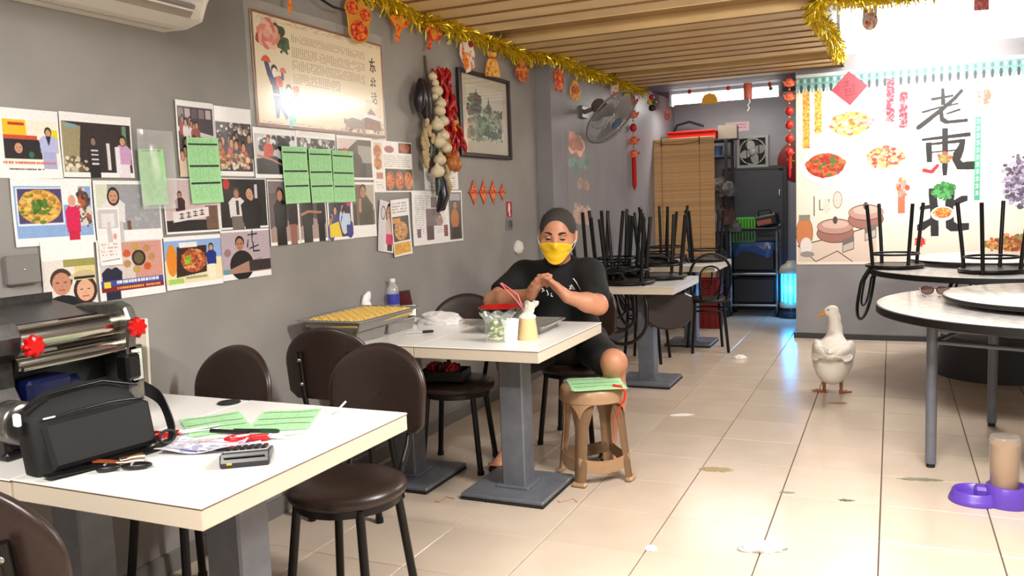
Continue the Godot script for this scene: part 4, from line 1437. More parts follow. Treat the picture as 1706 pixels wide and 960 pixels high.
	sp.ell(0.5, 0.16, 0.12, 0.08, Color(0.92, 0.90, 0.90))
	on_wall("sticker", "small dark red sticker with a white figure above the switch", "sticker", [-5.300, -5.395, 1.326, 1.220], 0.001, printed("sticker_print", sp, 0.4))
	var sw := thing("wall_switch", "grey wall switch plate under the red sticker", "switch", Vector3(0, 1.172, -5.335), HALF)
	b = MB.new()
	b.box(Vector3(0, 0, 0.005), Vector3(0.10, 0.082, 0.01), 0.003)
	part(sw, "plate", b, mat("switch_grey", Color(0.50, 0.50, 0.50), 0.35))
	for s in [-1, 1]:
		b = MB.new()
		b.xf = Transform3D(Basis(Vector3.UP, 0.12 * s), Vector3(s * 0.02, 0, 0.012))
		b.box(Vector3.ZERO, Vector3(0.03, 0.05, 0.006), 0.001)
		part(sw, "rocker", b, mat("switch_dark", Color(0.33, 0.33, 0.34), 0.35))
	# painted peony on the pillar
	var pp := Pic.new(128, 260, Color(0.535, 0.53, 0.54), 4)
	pp.specks(0.05, 0.02, 0.6, 0.14, 26, 0.09, [Color(0.86, 0.62, 0.58), Color(0.92, 0.76, 0.72), Color(0.74, 0.50, 0.42), Color(0.70, 0.56, 0.44)])
	pp.specks(0.02, 0.14, 0.75, 0.24, 22, 0.07, [Color(0.42, 0.56, 0.48), Color(0.50, 0.62, 0.60), Color(0.58, 0.62, 0.66)])
	pp.specks(0.3, 0.24, 0.75, 0.40, 16, 0.06, [Color(0.72, 0.60, 0.58), Color(0.78, 0.58, 0.42), Color(0.62, 0.56, 0.56)])
	pp.specks(0.15, 0.40, 0.75, 0.62, 40, 0.08, [Color(0.80, 0.66, 0.62), Color(0.84, 0.74, 0.68), Color(0.72, 0.60, 0.56)])
	pp.line([V(.5, .2), V(.45, .5), V(.5, .95)], .01, .008, Color(0.55, 0.45, 0.42))
	on_wall("peony_mural", "faded pink peony painting on the pillar below the fan", "mural", [-6.20, -6.95, 1.86, 0.55], 0.1205, printed("peony_print", pp, 0.5))
	wall_fan()


func air_conditioner() -> void:
	var t := thing("air_conditioner", "white wall air conditioner in the upper left corner", "air conditioner", Vector3(0, 1.985, -2.372), HALF)
	var shell := mat("aircon_white", Color(0.86, 0.84, 0.80), 0.35)
	var b := MB.new()
	var prof := PackedVector2Array([V(0, 0), V(0.10, 0.004), V(0.175, 0.022), V(0.20, 0.075), V(0.212, 0.09), V(0.212, 0.25), V(0.19, 0.29), V(0, 0.295)])
	b.xf = Transform3D(Basis(Vector3.UP, -HALF), Vector3(-0.44, 0, 0))
	b.prism(prof, 0.86, 0.004)
	part(t, "casing", b, shell)
	b = MB.new()
	b.xf = Transform3D(Basis(Vector3.RIGHT, 0.68), Vector3(-0.44, 0.042, 0.190))
	b.box(Vector3.ZERO, Vector3(0.76, 0.050, 0.012), 0.002)
	part(t, "air_outlet", b, mat("aircon_slot", Color(0.60, 0.56, 0.52), 0.6))
	b = MB.new()
	b.xf = Transform3D(Basis(Vector3.RIGHT, 0.35), Vector3(-0.44, 0.044, 0.199))
	b.box(Vector3.ZERO, Vector3(0.74, 0.007, 0.05), 0.002)
	part(t, "louver", b, shell)
	for x in [-0.008, -0.872]:
		b = MB.new()
		b.xf = Transform3D(Basis(Vector3.UP, -HALF), Vector3(x, 0, 0))
		b.prism(PackedVector2Array([V(0, 0.003), V(0.10, 0.000), V(0.178, 0.018), V(0.206, 0.075), V(0.217, 0.09), V(0.217, 0.25), V(0.19, 0.295), V(0, 0.30)]), 0.016, 0.003)
		part(t, "end_cap", b, shell)
	b = MB.new()
	b.box(Vector3(-0.44, 0.002, 0.06), Vector3(0.80, 0.006, 0.02), 0.001)
	part(t, "bottom_rail", b, mat("aircon_cream", Color(0.72, 0.68, 0.62), 0.4))


func poster() -> void:
	var p := Pic.new(840, 408, Color(0.94, 0.88, 0.755), 12)
	var wood := Color(0.56, 0.38, 0.30)
	for e in [[0, 0, 1, .024], [0, .972, 1, 1.0], [0, 0, .013, 1], [.987, 0, 1, 1]]:
		p.rect(e[0], e[1], e[2], e[3], wood)
	for k in 120:
		var x := p.r.randf()
		p.line([V(x, .02 + p.r.randf() * .05), V(x + .03, .02 + p.r.randf() * .05)], .004, .003, wood.lightened(0.3))
		p.line([V(x, .94 + p.r.randf() * .04), V(x + .03, .94 + p.r.randf() * .04)], .004, .003, wood.lightened(0.35))
	# columns of small print
	for c in 40:
		for r in 4:
			for q in (5 if r else 4):
				if p.r.randf() < 0.86 and not (r == 3 and c > 24):
					p.rect(0.26 + c * 0.0145, 0.13 + r * 0.118 + q * 0.020, 0.266 + c * 0.0145, 0.142 + r * 0.118 + q * 0.020, Color(0.60, 0.52, 0.44))
	for c in 4:
		for q in 5:
			p.rect(0.825 + c * 0.016, 0.62 + q * 0.022, 0.832 + c * 0.016, 0.632 + q * 0.022, Color(0.62, 0.55, 0.46))
	# three brushed characters
	var ink := Color(0.12, 0.10, 0.10)
	for s in [[[V(.878, .215), V(.925, .205)], .014], [[V(.905, .175), V(.888, .255), V(.928, .25)], .014], [[V(.908, .225), V(.908, .315), V(.898, .305)], .014], [[V(.893, .27), V(.882, .305)], .014], [[V(.92, .27), V(.930, .30)], .016],
			[[V(.895, .385), V(.896, .47)], .016], [[V(.882, .415), V(.895, .41)], .012], [[V(.880, .46), V(.896, .445)], .014], [[V(.912, .375), V(.913, .455), V(.928, .455)], .016], [[V(.913, .415), V(.927, .40)], .012],
			[[V(.886, .535), V(.892, .55)], .014], [[V(.882, .575), V(.893, .575), V(.893, .635), V(.900, .62)], .012], [[V(.925, .53), V(.905, .545)], .012], [[V(.902, .57), V(.932, .562)], .012], [[V(.917, .54), V(.917, .60)], .012], [[V(.905, .60), V(.929, .60), V(.927, .645), V(.906, .645), V(.905, .60)], .012]]:
		p.line(s[0], s[1], s[1] * 0.9, ink)
	# peony in the corner
	p.specks(0.10, 0.09, 0.20, 0.26, 30, 0.022, [Color(0.30, 0.38, 0.28), Color(0.22, 0.30, 0.22), Color(0.42, 0.46, 0.34)])
	p.specks(0.16, 0.10, 0.25, 0.34, 20, 0.02, [Color(0.30, 0.40, 0.28), Color(0.22, 0.30, 0.22)])
	p.specks(0.02, 0.20, 0.10, 0.28, 10, 0.02, [Color(0.62, 0.26, 0.22), Color(0.70, 0.36, 0.30)])
	for k in 26:
		var a := k * 2.4
		var d := 0.010 * sqrt(float(26 - k)) * 1.1
		p.ell(0.105 + cos(a) * d, 0.185 + sin(a) * d * 2.0, 0.024, 0.040, [Color(0.90, 0.56, 0.48), Color(0.94, 0.68, 0.60), Color(0.86, 0.48, 0.42), Color(0.96, 0.76, 0.68)][k % 4])
	# two yangko dancers with fans
	var blue := Color(0.16, 0.32, 0.62)
	var navy := Color(0.18, 0.20, 0.45)
	var aqua := Color(0.46, 0.80, 0.84)
	p.line([V(.078, .42), V(.095, .52), V(.118, .60)], .045, .055, navy)
	p.poly([V(.105, .56), V(.150, .55), V(.160, .72), V(.115, .72)], navy)
	p.poly([V(.115, .71), V(.160, .71), V(.170, .80), V(.208, .90), V(.190, .925), V(.155, .83), V(.145, .91), V(.125, .92)], blue)
	p.rect(0.115, 0.70, 0.162, 0.715, Color(0.90, 0.88, 0.86))
	p.ell(0.130, 0.485, 0.021, 0.044, HAIR)
	p.ell(0.132, 0.505, 0.017, 0.036, Color(0.97, 0.92, 0.86))
	p.line([V(.150, .58), V(.185, .55), V(.182, .48)], .035, .03, navy)
	p.poly([V(.045, .43), V(.060, .385), V(.080, .37), V(.100, .385), V(.112, .43)], Color(0.86, 0.36, 0.24))
	p.poly([V(.165, .50), V(.172, .465), V(.188, .45), V(.205, .465), V(.212, .50)], Color(0.88, 0.50, 0.36))
	p.specks(0.135, 0.54, 0.185, 0.63, 26, 0.012, [Color(0.86, 0.34, 0.26), Color(0.80, 0.24, 0.20)])
	p.ell(0.222, 0.635, 0.020, 0.042, HAIR)
	p.ell(0.222, 0.655, 0.017, 0.034, Color(0.97, 0.92, 0.86))
	p.line([V(.172, .66), V(.195, .71), V(.215, .74)], .04, .045, aqua)
	p.poly([V(.205, .70), V(.248, .70), V(.252, .86), V(.262, .95), V(.245, .96), V(.232, .90), V(.228, .99), V(.212, .99), V(.214, .86)], aqua)
	p.line([V(.240, .74), V(.268, .74), V(.272, .68)], .04, .035, aqua)
	p.specks(0.245, 0.61, 0.295, 0.71, 26, 0.012, [Color(0.88, 0.40, 0.30), Color(0.80, 0.28, 0.22)])
	# snowy farmhouse
	p.specks(0.62, 0.84, 0.98, 0.97, 120, 0.012, [Color(0.62, 0.52, 0.46), Color(0.92, 0.88, 0.86), Color(0.50, 0.40, 0.36), Color(0.84, 0.78, 0.74)])
	p.poly([V(.80, .80), V(.95, .78), V(.955, .93), V(.805, .93)], Color(0.50, 0.38, 0.32))
	p.poly([V(.76, .83), V(.82, .74), V(.98, .80), V(.96, .83), V(.83, .80)], Color(0.95, 0.93, 0.92))
	p.poly([V(.83, .765), V(.87, .70), V(.915, .77)], Color(0.56, 0.46, 0.42))
	p.poly([V(.64, .88), V(.70, .80), V(.80, .82), V(.80, .93), V(.64, .93)], Color(0.60, 0.50, 0.44))
	p.poly([V(.63, .86), V(.70, .785), V(.79, .81), V(.78, .84), V(.70, .82)], Color(0.94, 0.92, 0.90))
	for k in 3:
		p.rect(0.83 + k * 0.04, 0.83, 0.85 + k * 0.04, 0.92, Color(0.64, 0.30, 0.18))
	var t := thing("poster", "large cream poster with two dancers, three brushed characters and a farmhouse", "poster", Vector3(0.006, 1.918, -3.311), HALF)
	var b := MB.new()
	b.sheet(0.984, 0.478, 0.004, 0.001)
	part(t, "board", b, printed("poster_print", p, 0.22, 0.6))
	b = MB.new()
	b.sheet(1.03, 0.545, 0.0015)
	b.xf.origin = Vector3.ZERO
	var f := part(t, "laminate_film", b, clear_mat("clear_laminate", Color(0.95, 0.96, 0.95), 0.14, 0.1))
	f.position = Vector3(-0.008, 0.012, -0.003)


func framed_painting() -> void:
	var t := thing("framed_painting", "dark framed watercolour of a pagoda among green trees", "picture", Vector3(0.004, 1.882, -5.002), HALF)
	var wood := grained("dark_frame_wood", Color(0.10, 0.045, 0.045), Color(0.19, 0.07, 0.07), 0.3, 3.0, 0.02, 33)
	var w := 0.754
	var h := 0.537
	for s in [-1, 1]:
		var b := MB.new()
		b.box(Vector3(s * (w / 2 - 0.017), 0, 0.014), Vector3(0.034, h, 0.028), 0.006)
		part(t, "frame_rail", b, wood)
		b = MB.new()
		b.box(Vector3(0, s * (h / 2 - 0.013), 0.014), Vector3(w - 0.066, 0.026, 0.027), 0.006)
		part(t, "frame_rail", b, wood)
	var b := MB.new()
	b.box(Vector3(0, 0, 0.005), Vector3(w - 0.06, h - 0.045, 0.008))
	part(t, "mount", b, mat("cream_mount", Color(0.80, 0.78, 0.70), 0.7))
	var p := Pic.new(300, 300, Color(0.84, 0.84, 0.79), 9)
	p.specks(0.0, 0.12, 0.42, 0.55, 90, 0.05, [Color(0.34, 0.42, 0.34), Color(0.24, 0.32, 0.28), Color(0.48, 0.54, 0.44)])
	for k in 4:
		var y := 0.12 + k * 0.095
		var hw := 0.07 + k * 0.025
		p.poly([V(.27 - hw, y + .06), V(.27 - hw * .3, y), V(.27 + hw * .3, y), V(.27 + hw, y + .06)], Color(0.20, 0.22, 0.24))
		p.rect(0.27 - hw * 0.55, y + 0.055, 0.27 + hw * 0.55, y + 0.1, Color(0.46, 0.40, 0.37))
	p.poly([V(.27, .03), V(.285, .12), V(.255, .12)], Color(0.22, 0.24, 0.26))
	p.poly([V(.60, .14), V(.62, .28), V(.70, .38), V(.50, .38), V(.58, .28)], Color(0.30, 0.34, 0.33))
	p.rect(0.54, 0.38, 0.66, 0.5, Color(0.52, 0.48, 0.42))
	p.specks(0.42, 0.36, 1.0, 0.60, 90, 0.05, [Color(0.44, 0.52, 0.40), Color(0.56, 0.62, 0.50), Color(0.30, 0.38, 0.30), Color(0.70, 0.72, 0.64)])
	p.specks(0.16, 0.52, 0.96, 0.96, 240, 0.055, [Color(0.24, 0.40, 0.28), Color(0.32, 0.48, 0.34), Color(0.44, 0.58, 0.42), Color(0.20, 0.30, 0.24), Color(0.52, 0.60, 0.46)])
	p.specks(0.0, 0.55, 0.28, 0.98, 60, 0.05, [Color(0.74, 0.72, 0.62), Color(0.60, 0.60, 0.50), Color(0.46, 0.48, 0.40)])
	p.specks(0.6, 0.5, 1.0, 0.8, 40, 0.03, [Color(0.80, 0.78, 0.72), Color(0.62, 0.62, 0.56)])
	p.specks(0.05, 0.90, 1.0, 1.0, 60, 0.03, [Color(0.78, 0.78, 0.68), Color(0.50, 0.54, 0.44)])
	b = MB.new()
	b.sheet(w - 0.21, h - 0.185, 0.001)
	var q := part(t, "watercolour", b, printed("watercolour_print", p, 0.7))
	q.position = Vector3(0.0, 0.008, 0.0092)
	b = MB.new()
	b.box(Vector3(0, 0, 0.014), Vector3(w - 0.064, h - 0.05, 0.002))
	part(t, "glass", b, clear_mat("picture_glass", Color(0.97, 0.98, 0.98), 0.03, 0.03))


func wall_fan() -> void:
	var t := thing("wall_fan", "grey metal wall fan tilted down on the pillar", "fan", Vector3(0.12, 2.03, -6.60))
	var grey := mat("fan_grey", Color(0.50, 0.49, 0.47), 0.35, 0.5)
	var b := MB.new()
	b.box(Vector3(0.012, 0.0, 0.0), Vector3(0.024, 0.10, 0.14), 0.006)
	b.tube([Vector3(0.02, 0, 0), Vector3(0.09, 0.02, 0.0), Vector3(0.14, 0.02, 0)], 0.018, 10)
	part(t, "bracket", b, grey)
	var aim := Transform3D(Basis(Quaternion(Vector3.UP, Vector3(0.72, -0.66, 0.20).normalized())), Vector3(0.15, 0.03, 0.0))
	b = MB.new()
	b.xf = aim
	b.lathe([Vector2(0, -0.06), Vector2(0.045, -0.055), Vector2(0.062, -0.03), Vector2(0.062, 0.05), Vector2(0.05, 0.075), Vector2(0, 0.078)], 24)
	part(t, "motor", b, grey)
	b = MB.new()
	b.xf = aim
	for k in 60:
		var a := TAU * k / 60.0
		var d := Vector3(cos(a), 0, sin(a))
		b.tube([d * 0.06 + Vector3(0, 0.075, 0), d * 0.15 + Vector3(0, 0.085, 0), d * 0.225 + Vector3(0, 0.105, 0), d * 0.25 + Vector3(0, 0.14, 0), d * 0.225 + Vector3(0, 0.185, 0), d * 0.13 + Vector3(0, 0.21, 0), d * 0.05 + Vector3(0, 0.215, 0)], 0.0015, 4, false, false)
	for q in [[0.253, 0.14, 0.006], [0.15, 0.208, 0.002], [0.15, 0.086, 0.002]]:
		var ring := []
		for k in 40:
			var a := TAU * k / 40.0
			ring.append(Vector3(cos(a) * q[0], q[1], sin(a) * q[0]))
		b.tube(ring, q[2], 6, true)
	part(t, "cage", b, grey)
	b = MB.new()
	b.xf = aim
	b.lathe([Vector2(0, 0.222), Vector2(0.05, 0.220), Vector2(0.055, 0.212), Vector2(0, 0.208)], 24)
	part(t, "badge", b, mat("fan_badge", Color(0.28, 0.27, 0.27), 0.4))
	for k in 3:
		b = MB.new()
		b.xf = aim * Transform3D(Basis(Vector3.UP, TAU * k / 3.0), Vector3(0, 0.14, 0))
		var g := []
		for j in 7:
			var s := j / 6.0
			var row := []
			for i in 5:
				var u := i / 4.0 - 0.5
				var wide := 0.05 + 0.15 * sin(s * 2.4)
				row.append(Vector3(0.04 + 0.175 * s, u * 0.05 * (1.0 - s * 0.4), u * wide))
			g.append(row)
		b.surface(g, false, 0.0015)
		part(t, "blade", b, mat("fan_blade", Color(0.58, 0.57, 0.56), 0.4, 0.3))


func lump(b: MB, pts: Array, rad: Array, sides := 9) -> void:
	b.tube(pts, rad, sides)


func vegetable_string() -> void:
	# local frame: x to the right along the wall, y up, z off the wall; origin at the knot
	var t := thing("vegetable_string", "hanging string of imitation chillies, garlic, aubergines, peanuts and maize", "decoration", Vector3(0.0, 2.135, -4.25), HALF)
	var red := mat("chilli_red", Color(0.62, 0.03, 0.04), 0.22)
	var garlic := grained("garlic_skin", Color(0.80, 0.70, 0.54), Color(0.90, 0.84, 0.70), 0.5, 14.0)
	var purple := mat("aubergine_skin", Color(0.10, 0.06, 0.11), 0.28)
	var nut := grained("peanut_shell", Color(0.66, 0.54, 0.36), Color(0.78, 0.68, 0.50), 0.7, 30.0)
	var green := mat("cucumber_green", Color(0.05, 0.16, 0.09), 0.35)
	var corn := grained("maize_yellow", Color(0.80, 0.48, 0.08), Color(0.92, 0.66, 0.18), 0.5, 40.0, 0.2)
	var orange := grained("orange_pepper", Color(0.72, 0.22, 0.10), Color(0.84, 0.50, 0.22), 0.35, 12.0)
	var b := MB.new()
	b.tube([Vector3(0, 0.03, 0.012), Vector3(-0.01, -0.05, 0.02), Vector3(0.0, -0.2, 0.03), Vector3(0.01, -0.5, 0.03)], 0.008, 8)
	part(t, "cord", b, mat("straw_cord", Color(0.36, 0.30, 0.20), 0.8))
	for k in 96:
		var u := rng.randf()
		var y := -0.03 - 0.46 * u
		var x := 0.035 + 0.135 * pow(u, 0.6) + rng.randf_range(-0.05, 0.055)
		var a := rng.randf_range(-0.7, 0.9)
		var L := rng.randf_range(0.07, 0.11)
		var d := Vector3(sin(a), -cos(a), 0.0)
		var z := 0.04 + rng.randf() * 0.07
		b = MB.new()
		var o := Vector3(x, y, z)
		b.tube([o, o + d * L * 0.3 + Vector3(0, 0, 0.012), o + d * L * 0.7 + Vector3(0.004, 0, 0.010), o + d * L + Vector3(0.012, 0, 0)], [0.007, 0.0125, 0.010, 0.002], 7)
		part(t, "chilli", b, red)
	for q in [[-0.02, -0.175, 0.036], [-0.045, -0.135, 0.022], [0.02, -0.24, 0.035], [-0.055, -0.21, 0.020], [-0.01, -0.285, 0.036], [0.03, -0.34, 0.036], [-0.045, -0.365, 0.040], [0.04, -0.42, 0.038], [-0.03, -0.46, 0.042], [0.05, -0.49, 0.036], [-0.025, -0.56, 0.038], [-0.045, -0.625, 0.042], [-0.06, -0.10, 0.026]]:
		b = MB.new()
		b.xf = Transform3D(Basis(Vector3(0.3, 0.2, 1).normalized(), rng.randf_range(-0.6, 0.6)), Vector3(q[0], q[1], 0.085 + rng.randf() * 0.012))
		var r: float = q[2]
		b.lathe([Vector2(0, -r * 0.75), Vector2(r * 0.3, -r * 0.78), Vector2(r * 0.85, -r * 0.45), Vector2(r, 0), Vector2(r * 0.8, r * 0.5), Vector2(r * 0.35, r * 0.85), Vector2(r * 0.12, r * 1.25), Vector2(0, r * 1.3)], 16)
		part(t, "garlic_bulb", b, garlic)
	for q in [[-0.13, -0.12, -0.17, -0.30, 0.034], [-0.10, -0.12, -0.085, -0.34, 0.034], [0.13, -0.12, 0.16, -0.26, 0.03], [0.02, -0.55, 0.05, -0.66, 0.026]]:
		b = MB.new()
		var p0 := Vector3(q[0], q[1], 0.05)
		var p1 := Vector3(q[2], q[3], 0.055)
		var mid := (p0 + p1) / 2.0 + Vector3(-0.03, 0, 0.02)
		b.tube([p0, p0.lerp(mid, 0.5), mid, mid.lerp(p1, 0.6), p1], [0.012, q[4] * 0.8, q[4], q[4] * 0.95, 0.012], 12)
		part(t, "aubergine", b, purple)
	b = MB.new()
	b.tube([Vector3(0.0, -0.60, 0.06), Vector3(0.03, -0.68, 0.07), Vector3(0.035, -0.76, 0.075), Vector3(0.0, -0.83, 0.07), Vector3(-0.03, -0.85, 0.065)], [0.012, 0.03, 0.033, 0.028, 0.008], 12)
	part(t, "aubergine", b, purple)
	for k in 20:
		var o := Vector3(-0.115 + rng.randf_range(-0.035, 0.035), -0.36 - 0.235 * (k / 20.0), 0.05 + rng.randf() * 0.04)
		var a := rng.randf_range(-0.6, 0.6)
		var d := Vector3(sin(a), cos(a), 0) * 0.022
		b = MB.new()
		b.tube([o - d * 1.4, o - d, o - d * 0.4, o, o + d * 0.4, o + d, o + d * 1.4], [0.004, 0.013, 0.0145, 0.0105, 0.0145, 0.013, 0.004], 9)
		part(t, "peanut", b, nut)
	for q in [[0.0, -0.62, -0.015, -0.76], [-0.075, -0.44, -0.085, -0.56], [0.02, -0.64, 0.03, -0.74]]:
		b = MB.new()
		b.tube([Vector3(q[0], q[1], 0.06), Vector3((q[0] + q[2]) / 2, (q[1] + q[3]) / 2, 0.07), Vector3(q[2], q[3], 0.06)], [0.014, 0.024, 0.008], 10)
		part(t, "cucumber", b, green)
	for q in [[0.175, -0.27, 0.20, -0.40], [0.16, -0.34, 0.17, -0.42]]:
		b = MB.new()
		b.tube([Vector3(q[0], q[1], 0.07), Vector3((q[0] + q[2]) / 2, (q[1] + q[3]) / 2, 0.085), Vector3(q[2], q[3], 0.07)], [0.012, 0.026, 0.010], 12)
		part(t, "maize_cob", b, corn)
	for q in [[0.13, -0.50, 0.040], [0.175, -0.53, 0.042], [0.20, -0.58, 0.040], [0.145, -0.575, 0.038], [0.19, -0.46, 0.022], [0.11, -0.45, 0.028]]:
		b = MB.new()
		b.ball(Vector3(q[0], q[1], 0.07), Vector3(q[2], q[2] * 1.1, q[2]), 12, 8)
		part(t, "round_pepper", b, orange)
	for q in [[0.10, -0.58], [0.085, -0.64], [0.12, -0.66]]:
		b = MB.new()
		b.tube([Vector3(q[0], q[1], 0.06), Vector3(q[0] + 0.005, q[1] - 0.05, 0.07), Vector3(q[0], q[1] - 0.1, 0.06)], [0.008, 0.016, 0.006], 8)
		part(t, "peanut", b, nut)
# ---------------------------------------------------------------- things on the near tables (tops at 0.73)

func menu_flat(label: String, a: Vector3, turn: float, w: float, h: float, tilt := Vector3.ZERO) -> void:
	# a printed menu in a clear sleeve, lying face up
	var t := thing("green_menu_sheet", label, "menu", a, turn, "green menus lying flat")
	var b := MB.new()
	b.xf = Transform3D(Basis(Vector3.RIGHT, -HALF), Vector3.ZERO)
	b.sheet(w, h, 0.0012, 0.0, 0.0012, 8, 8, turn)
	part(t, "paper", b, menu_mat(1))
	b = MB.new()
	b.xf = Transform3D(Basis(Vector3.RIGHT, -HALF), Vector3(0, 0.0024, 0))
	b.sheet(w + 0.012, h + 0.016, 0.0008, 0.0, 0.0012, 8, 8, turn)
	part(t, "clear_sleeve", b, clear_mat("sleeve_film", Color(0.97, 0.98, 0.98), 0.05, 0.3))
	if tilt != Vector3.ZERO:
		t.rotation = tilt


func scissors(label: String, at: Vector3, turn: float, open: float) -> void:
	var t := thing("scissors", label, "scissors", at, turn, "red-handled scissors")
	var red := mat("red_handle", Color(0.74, 0.05, 0.06), 0.3)
	for s in [-1, 1]:
		var b := MB.new()
		b.xf = Transform3D(Basis(Vector3.UP, s * open), Vector3(0, 0.006 + 0.002 * s, 0))
		var ring := []
		for k in 18:
			var a := TAU * k / 18.0
			ring.append(Vector3(-0.075 + cos(a) * 0.030, 0, -s * 0.020 + sin(a) * 0.017))
		b.tube(ring, 0.0055, 8, true)
		b.tube([Vector3(-0.048, 0, -s * 0.014), Vector3(-0.02, 0, -s * 0.005), Vector3(0.005, 0, 0)], [0.0055, 0.006, 0.005], 8)
		part(t, "handle", b, red)
		b = MB.new()
		b.xf = Transform3D(Basis(Vector3.UP, s * open) * Basis(Vector3.RIGHT, HALF), Vector3(0, 0.006 + 0.002 * s, 0))
		b.prism(PackedVector2Array([V(-0.005, -0.006), V(0.02, -0.007), V(0.105, -0.001), V(0.105, 0.001), V(0.02, 0.007), V(-0.005, 0.006)]), 0.0018)
		part(t, "blade", b, mat("scissor_steel", Color(0.72, 0.72, 0.73), 0.25, 0.9))
	var b := MB.new()
	b.xf.origin = Vector3(0.003, 0.008, 0)
	b.lathe([Vector2(0.005, -0.004), Vector2(0.005, 0.003), Vector2(0.003, 0.005), Vector2(0, 0.005)], 12)
	part(t, "pivot_screw", b, mat("scissor_steel", Color.WHITE))


func marker(label: String, at: Vector3, turn: float, barrel: Color, cap: Color, long := 0.13, group := "pens") -> void:
	var t := thing("marker_pen", label, "pen", at, turn, group)
	var b := MB.new()
	b.tube([Vector3(-long / 2, 0.006, 0), Vector3(long * 0.12, 0.006, 0)], 0.0058, 10)
	part(t, "barrel", b, mat("pen_%s" % barrel.to_html(false), barrel, 0.35))
	b = MB.new()
	b.tube([Vector3(long * 0.1, 0.006, 0), Vector3(long * 0.45, 0.006, 0), Vector3(long / 2, 0.006, 0)], [0.0066, 0.0064, 0.004], 10)
	part(t, "cap", b, mat("pen_%s" % cap.to_html(false), cap, 0.35))


func near_table_things() -> void:
	dough_roller()
	shoulder_bag()
	# upright white board behind the roller
	var b := MB.new()
	b.box(Vector3(0, 0.128, 0), Vector3(0.20, 0.256, 0.012), 0.003)
	var wb := single("white_board", "upright white board standing behind the dough roller", "board", b, mat("white_board_face", Color(0.88, 0.85, 0.78), 0.35), Vector3(0.105, 0.730, -1.965), 0.25)
	wb.rotation.x = -0.05
	menu_flat("left of the two green menus on the near table, pushed against red scissors", Vector3(0.700, 0.7312, -1.760), HALF - 0.66, 0.165, 0.225)
	menu_flat("right of the two green menus on the near table, by its far edge", Vector3(0.868, 0.7312, -1.852), HALF - 1.08, 0.168, 0.225)
	scissors("red-handled scissors at the left menu, nearer the black bag", Vector3(0.685, 0.732, -1.640), 0.9, 0.10)
	scissors("red-handled scissors lying open below the right menu", Vector3(0.955, 0.732, -1.682), 0.55, 0.30)
	marker("red marker beside the open scissors, pointing at the calculator", Vector3(0.918, 0.731, -1.652), 0.35, Color(0.74, 0.05, 0.06), Color(0.80, 0.10, 0.10), 0.10)
	marker("black marker lying between the two green menus", Vector3(0.815, 0.731, -1.690), 0.12, Color(0.08, 0.08, 0.08), Color(0.10, 0.10, 0.10), 0.12)
	marker("green-banded black marker touching the foot of the right menu", Vector3(0.888, 0.733, -1.712), 0.25, Color(0.08, 0.09, 0.08), Color(0.10, 0.26, 0.14), 0.13)
	# loose papers in a clear sleeve
	var pp := Pic.new(160, 100, Color(0.88, 0.87, 0.90), 14)
	pp.specks(0, 0, 1, 1, 60, 0.06, [Color(0.78, 0.78, 0.86), Color(0.92, 0.91, 0.93), Color(0.62, 0.62, 0.74)])
	pp.text(0.05, 0.1, 0.6, 5, 0.1, 0.03, Color(0.40, 0.36, 0.46), 0.4)
	pp.line([V(.1, .75), V(.5, .9)], .05, .05, Color(0.24, 0.26, 0.50))
	pp.line([V(.4, .5), V(.9, .3)], .03, .03, Color(0.72, 0.30, 0.30))
	var pm := printed("receipt_print", pp, 0.35, 0.3)
	for q in [["crinkled receipts sheet in clear film, lying by the calculator", 0.845, -1.565, 0.42, 0.20, 0.12], ["folded receipt poking out from under the crinkled sheet", 0.90, -1.60, 0.75, 0.15, 0.09]]:
		b = MB.new()
		b.xf = Transform3D(Basis(Vector3.RIGHT, -HALF), Vector3.ZERO)
		b.sheet(q[4], q[5], 0.001, 0.004, 0.006, 14, 10, q[1] * 9.0)
		single("receipt", q[0], "paper", b, pm, Vector3(q[1], 0.7375 if q[4] > 0.18 else 0.732, q[2]), q[3], "loose receipts")
	calculator()
	keys()
	# plug of the cable hole at the seam
	b = MB.new()
	b.lathe([Vector2(0.034, 0), Vector2(0.036, 0.002), Vector2(0.034, 0.0045), Vector2(0.026, 0.005), Vector2(0.024, 0.0035), Vector2(0, 0.0035)], 28)
	single("black_disc", "round black disc lying at the far end of the table seam", "disc", b, mat("dark_lid", Color(0.06, 0.06, 0.05), 0.4), Vector3(0.548, 0.730, -1.975))
	# clear plastic edge of a sleeve that curls off the table
	b = MB.new()
	b.tube([Vector3(0, 0.002, 0), Vector3(0.015, 0.012, -0.03), Vector3(0.02, 0.028, -0.06)], 0.0035, 6)
	single("plastic_strip", "clear curled plastic strip at the right menu's far corner", "strip", b, clear_mat("strip_film", Color(0.92, 0.93, 0.95), 0.55, 0.15), Vector3(0.955, 0.730, -1.935))


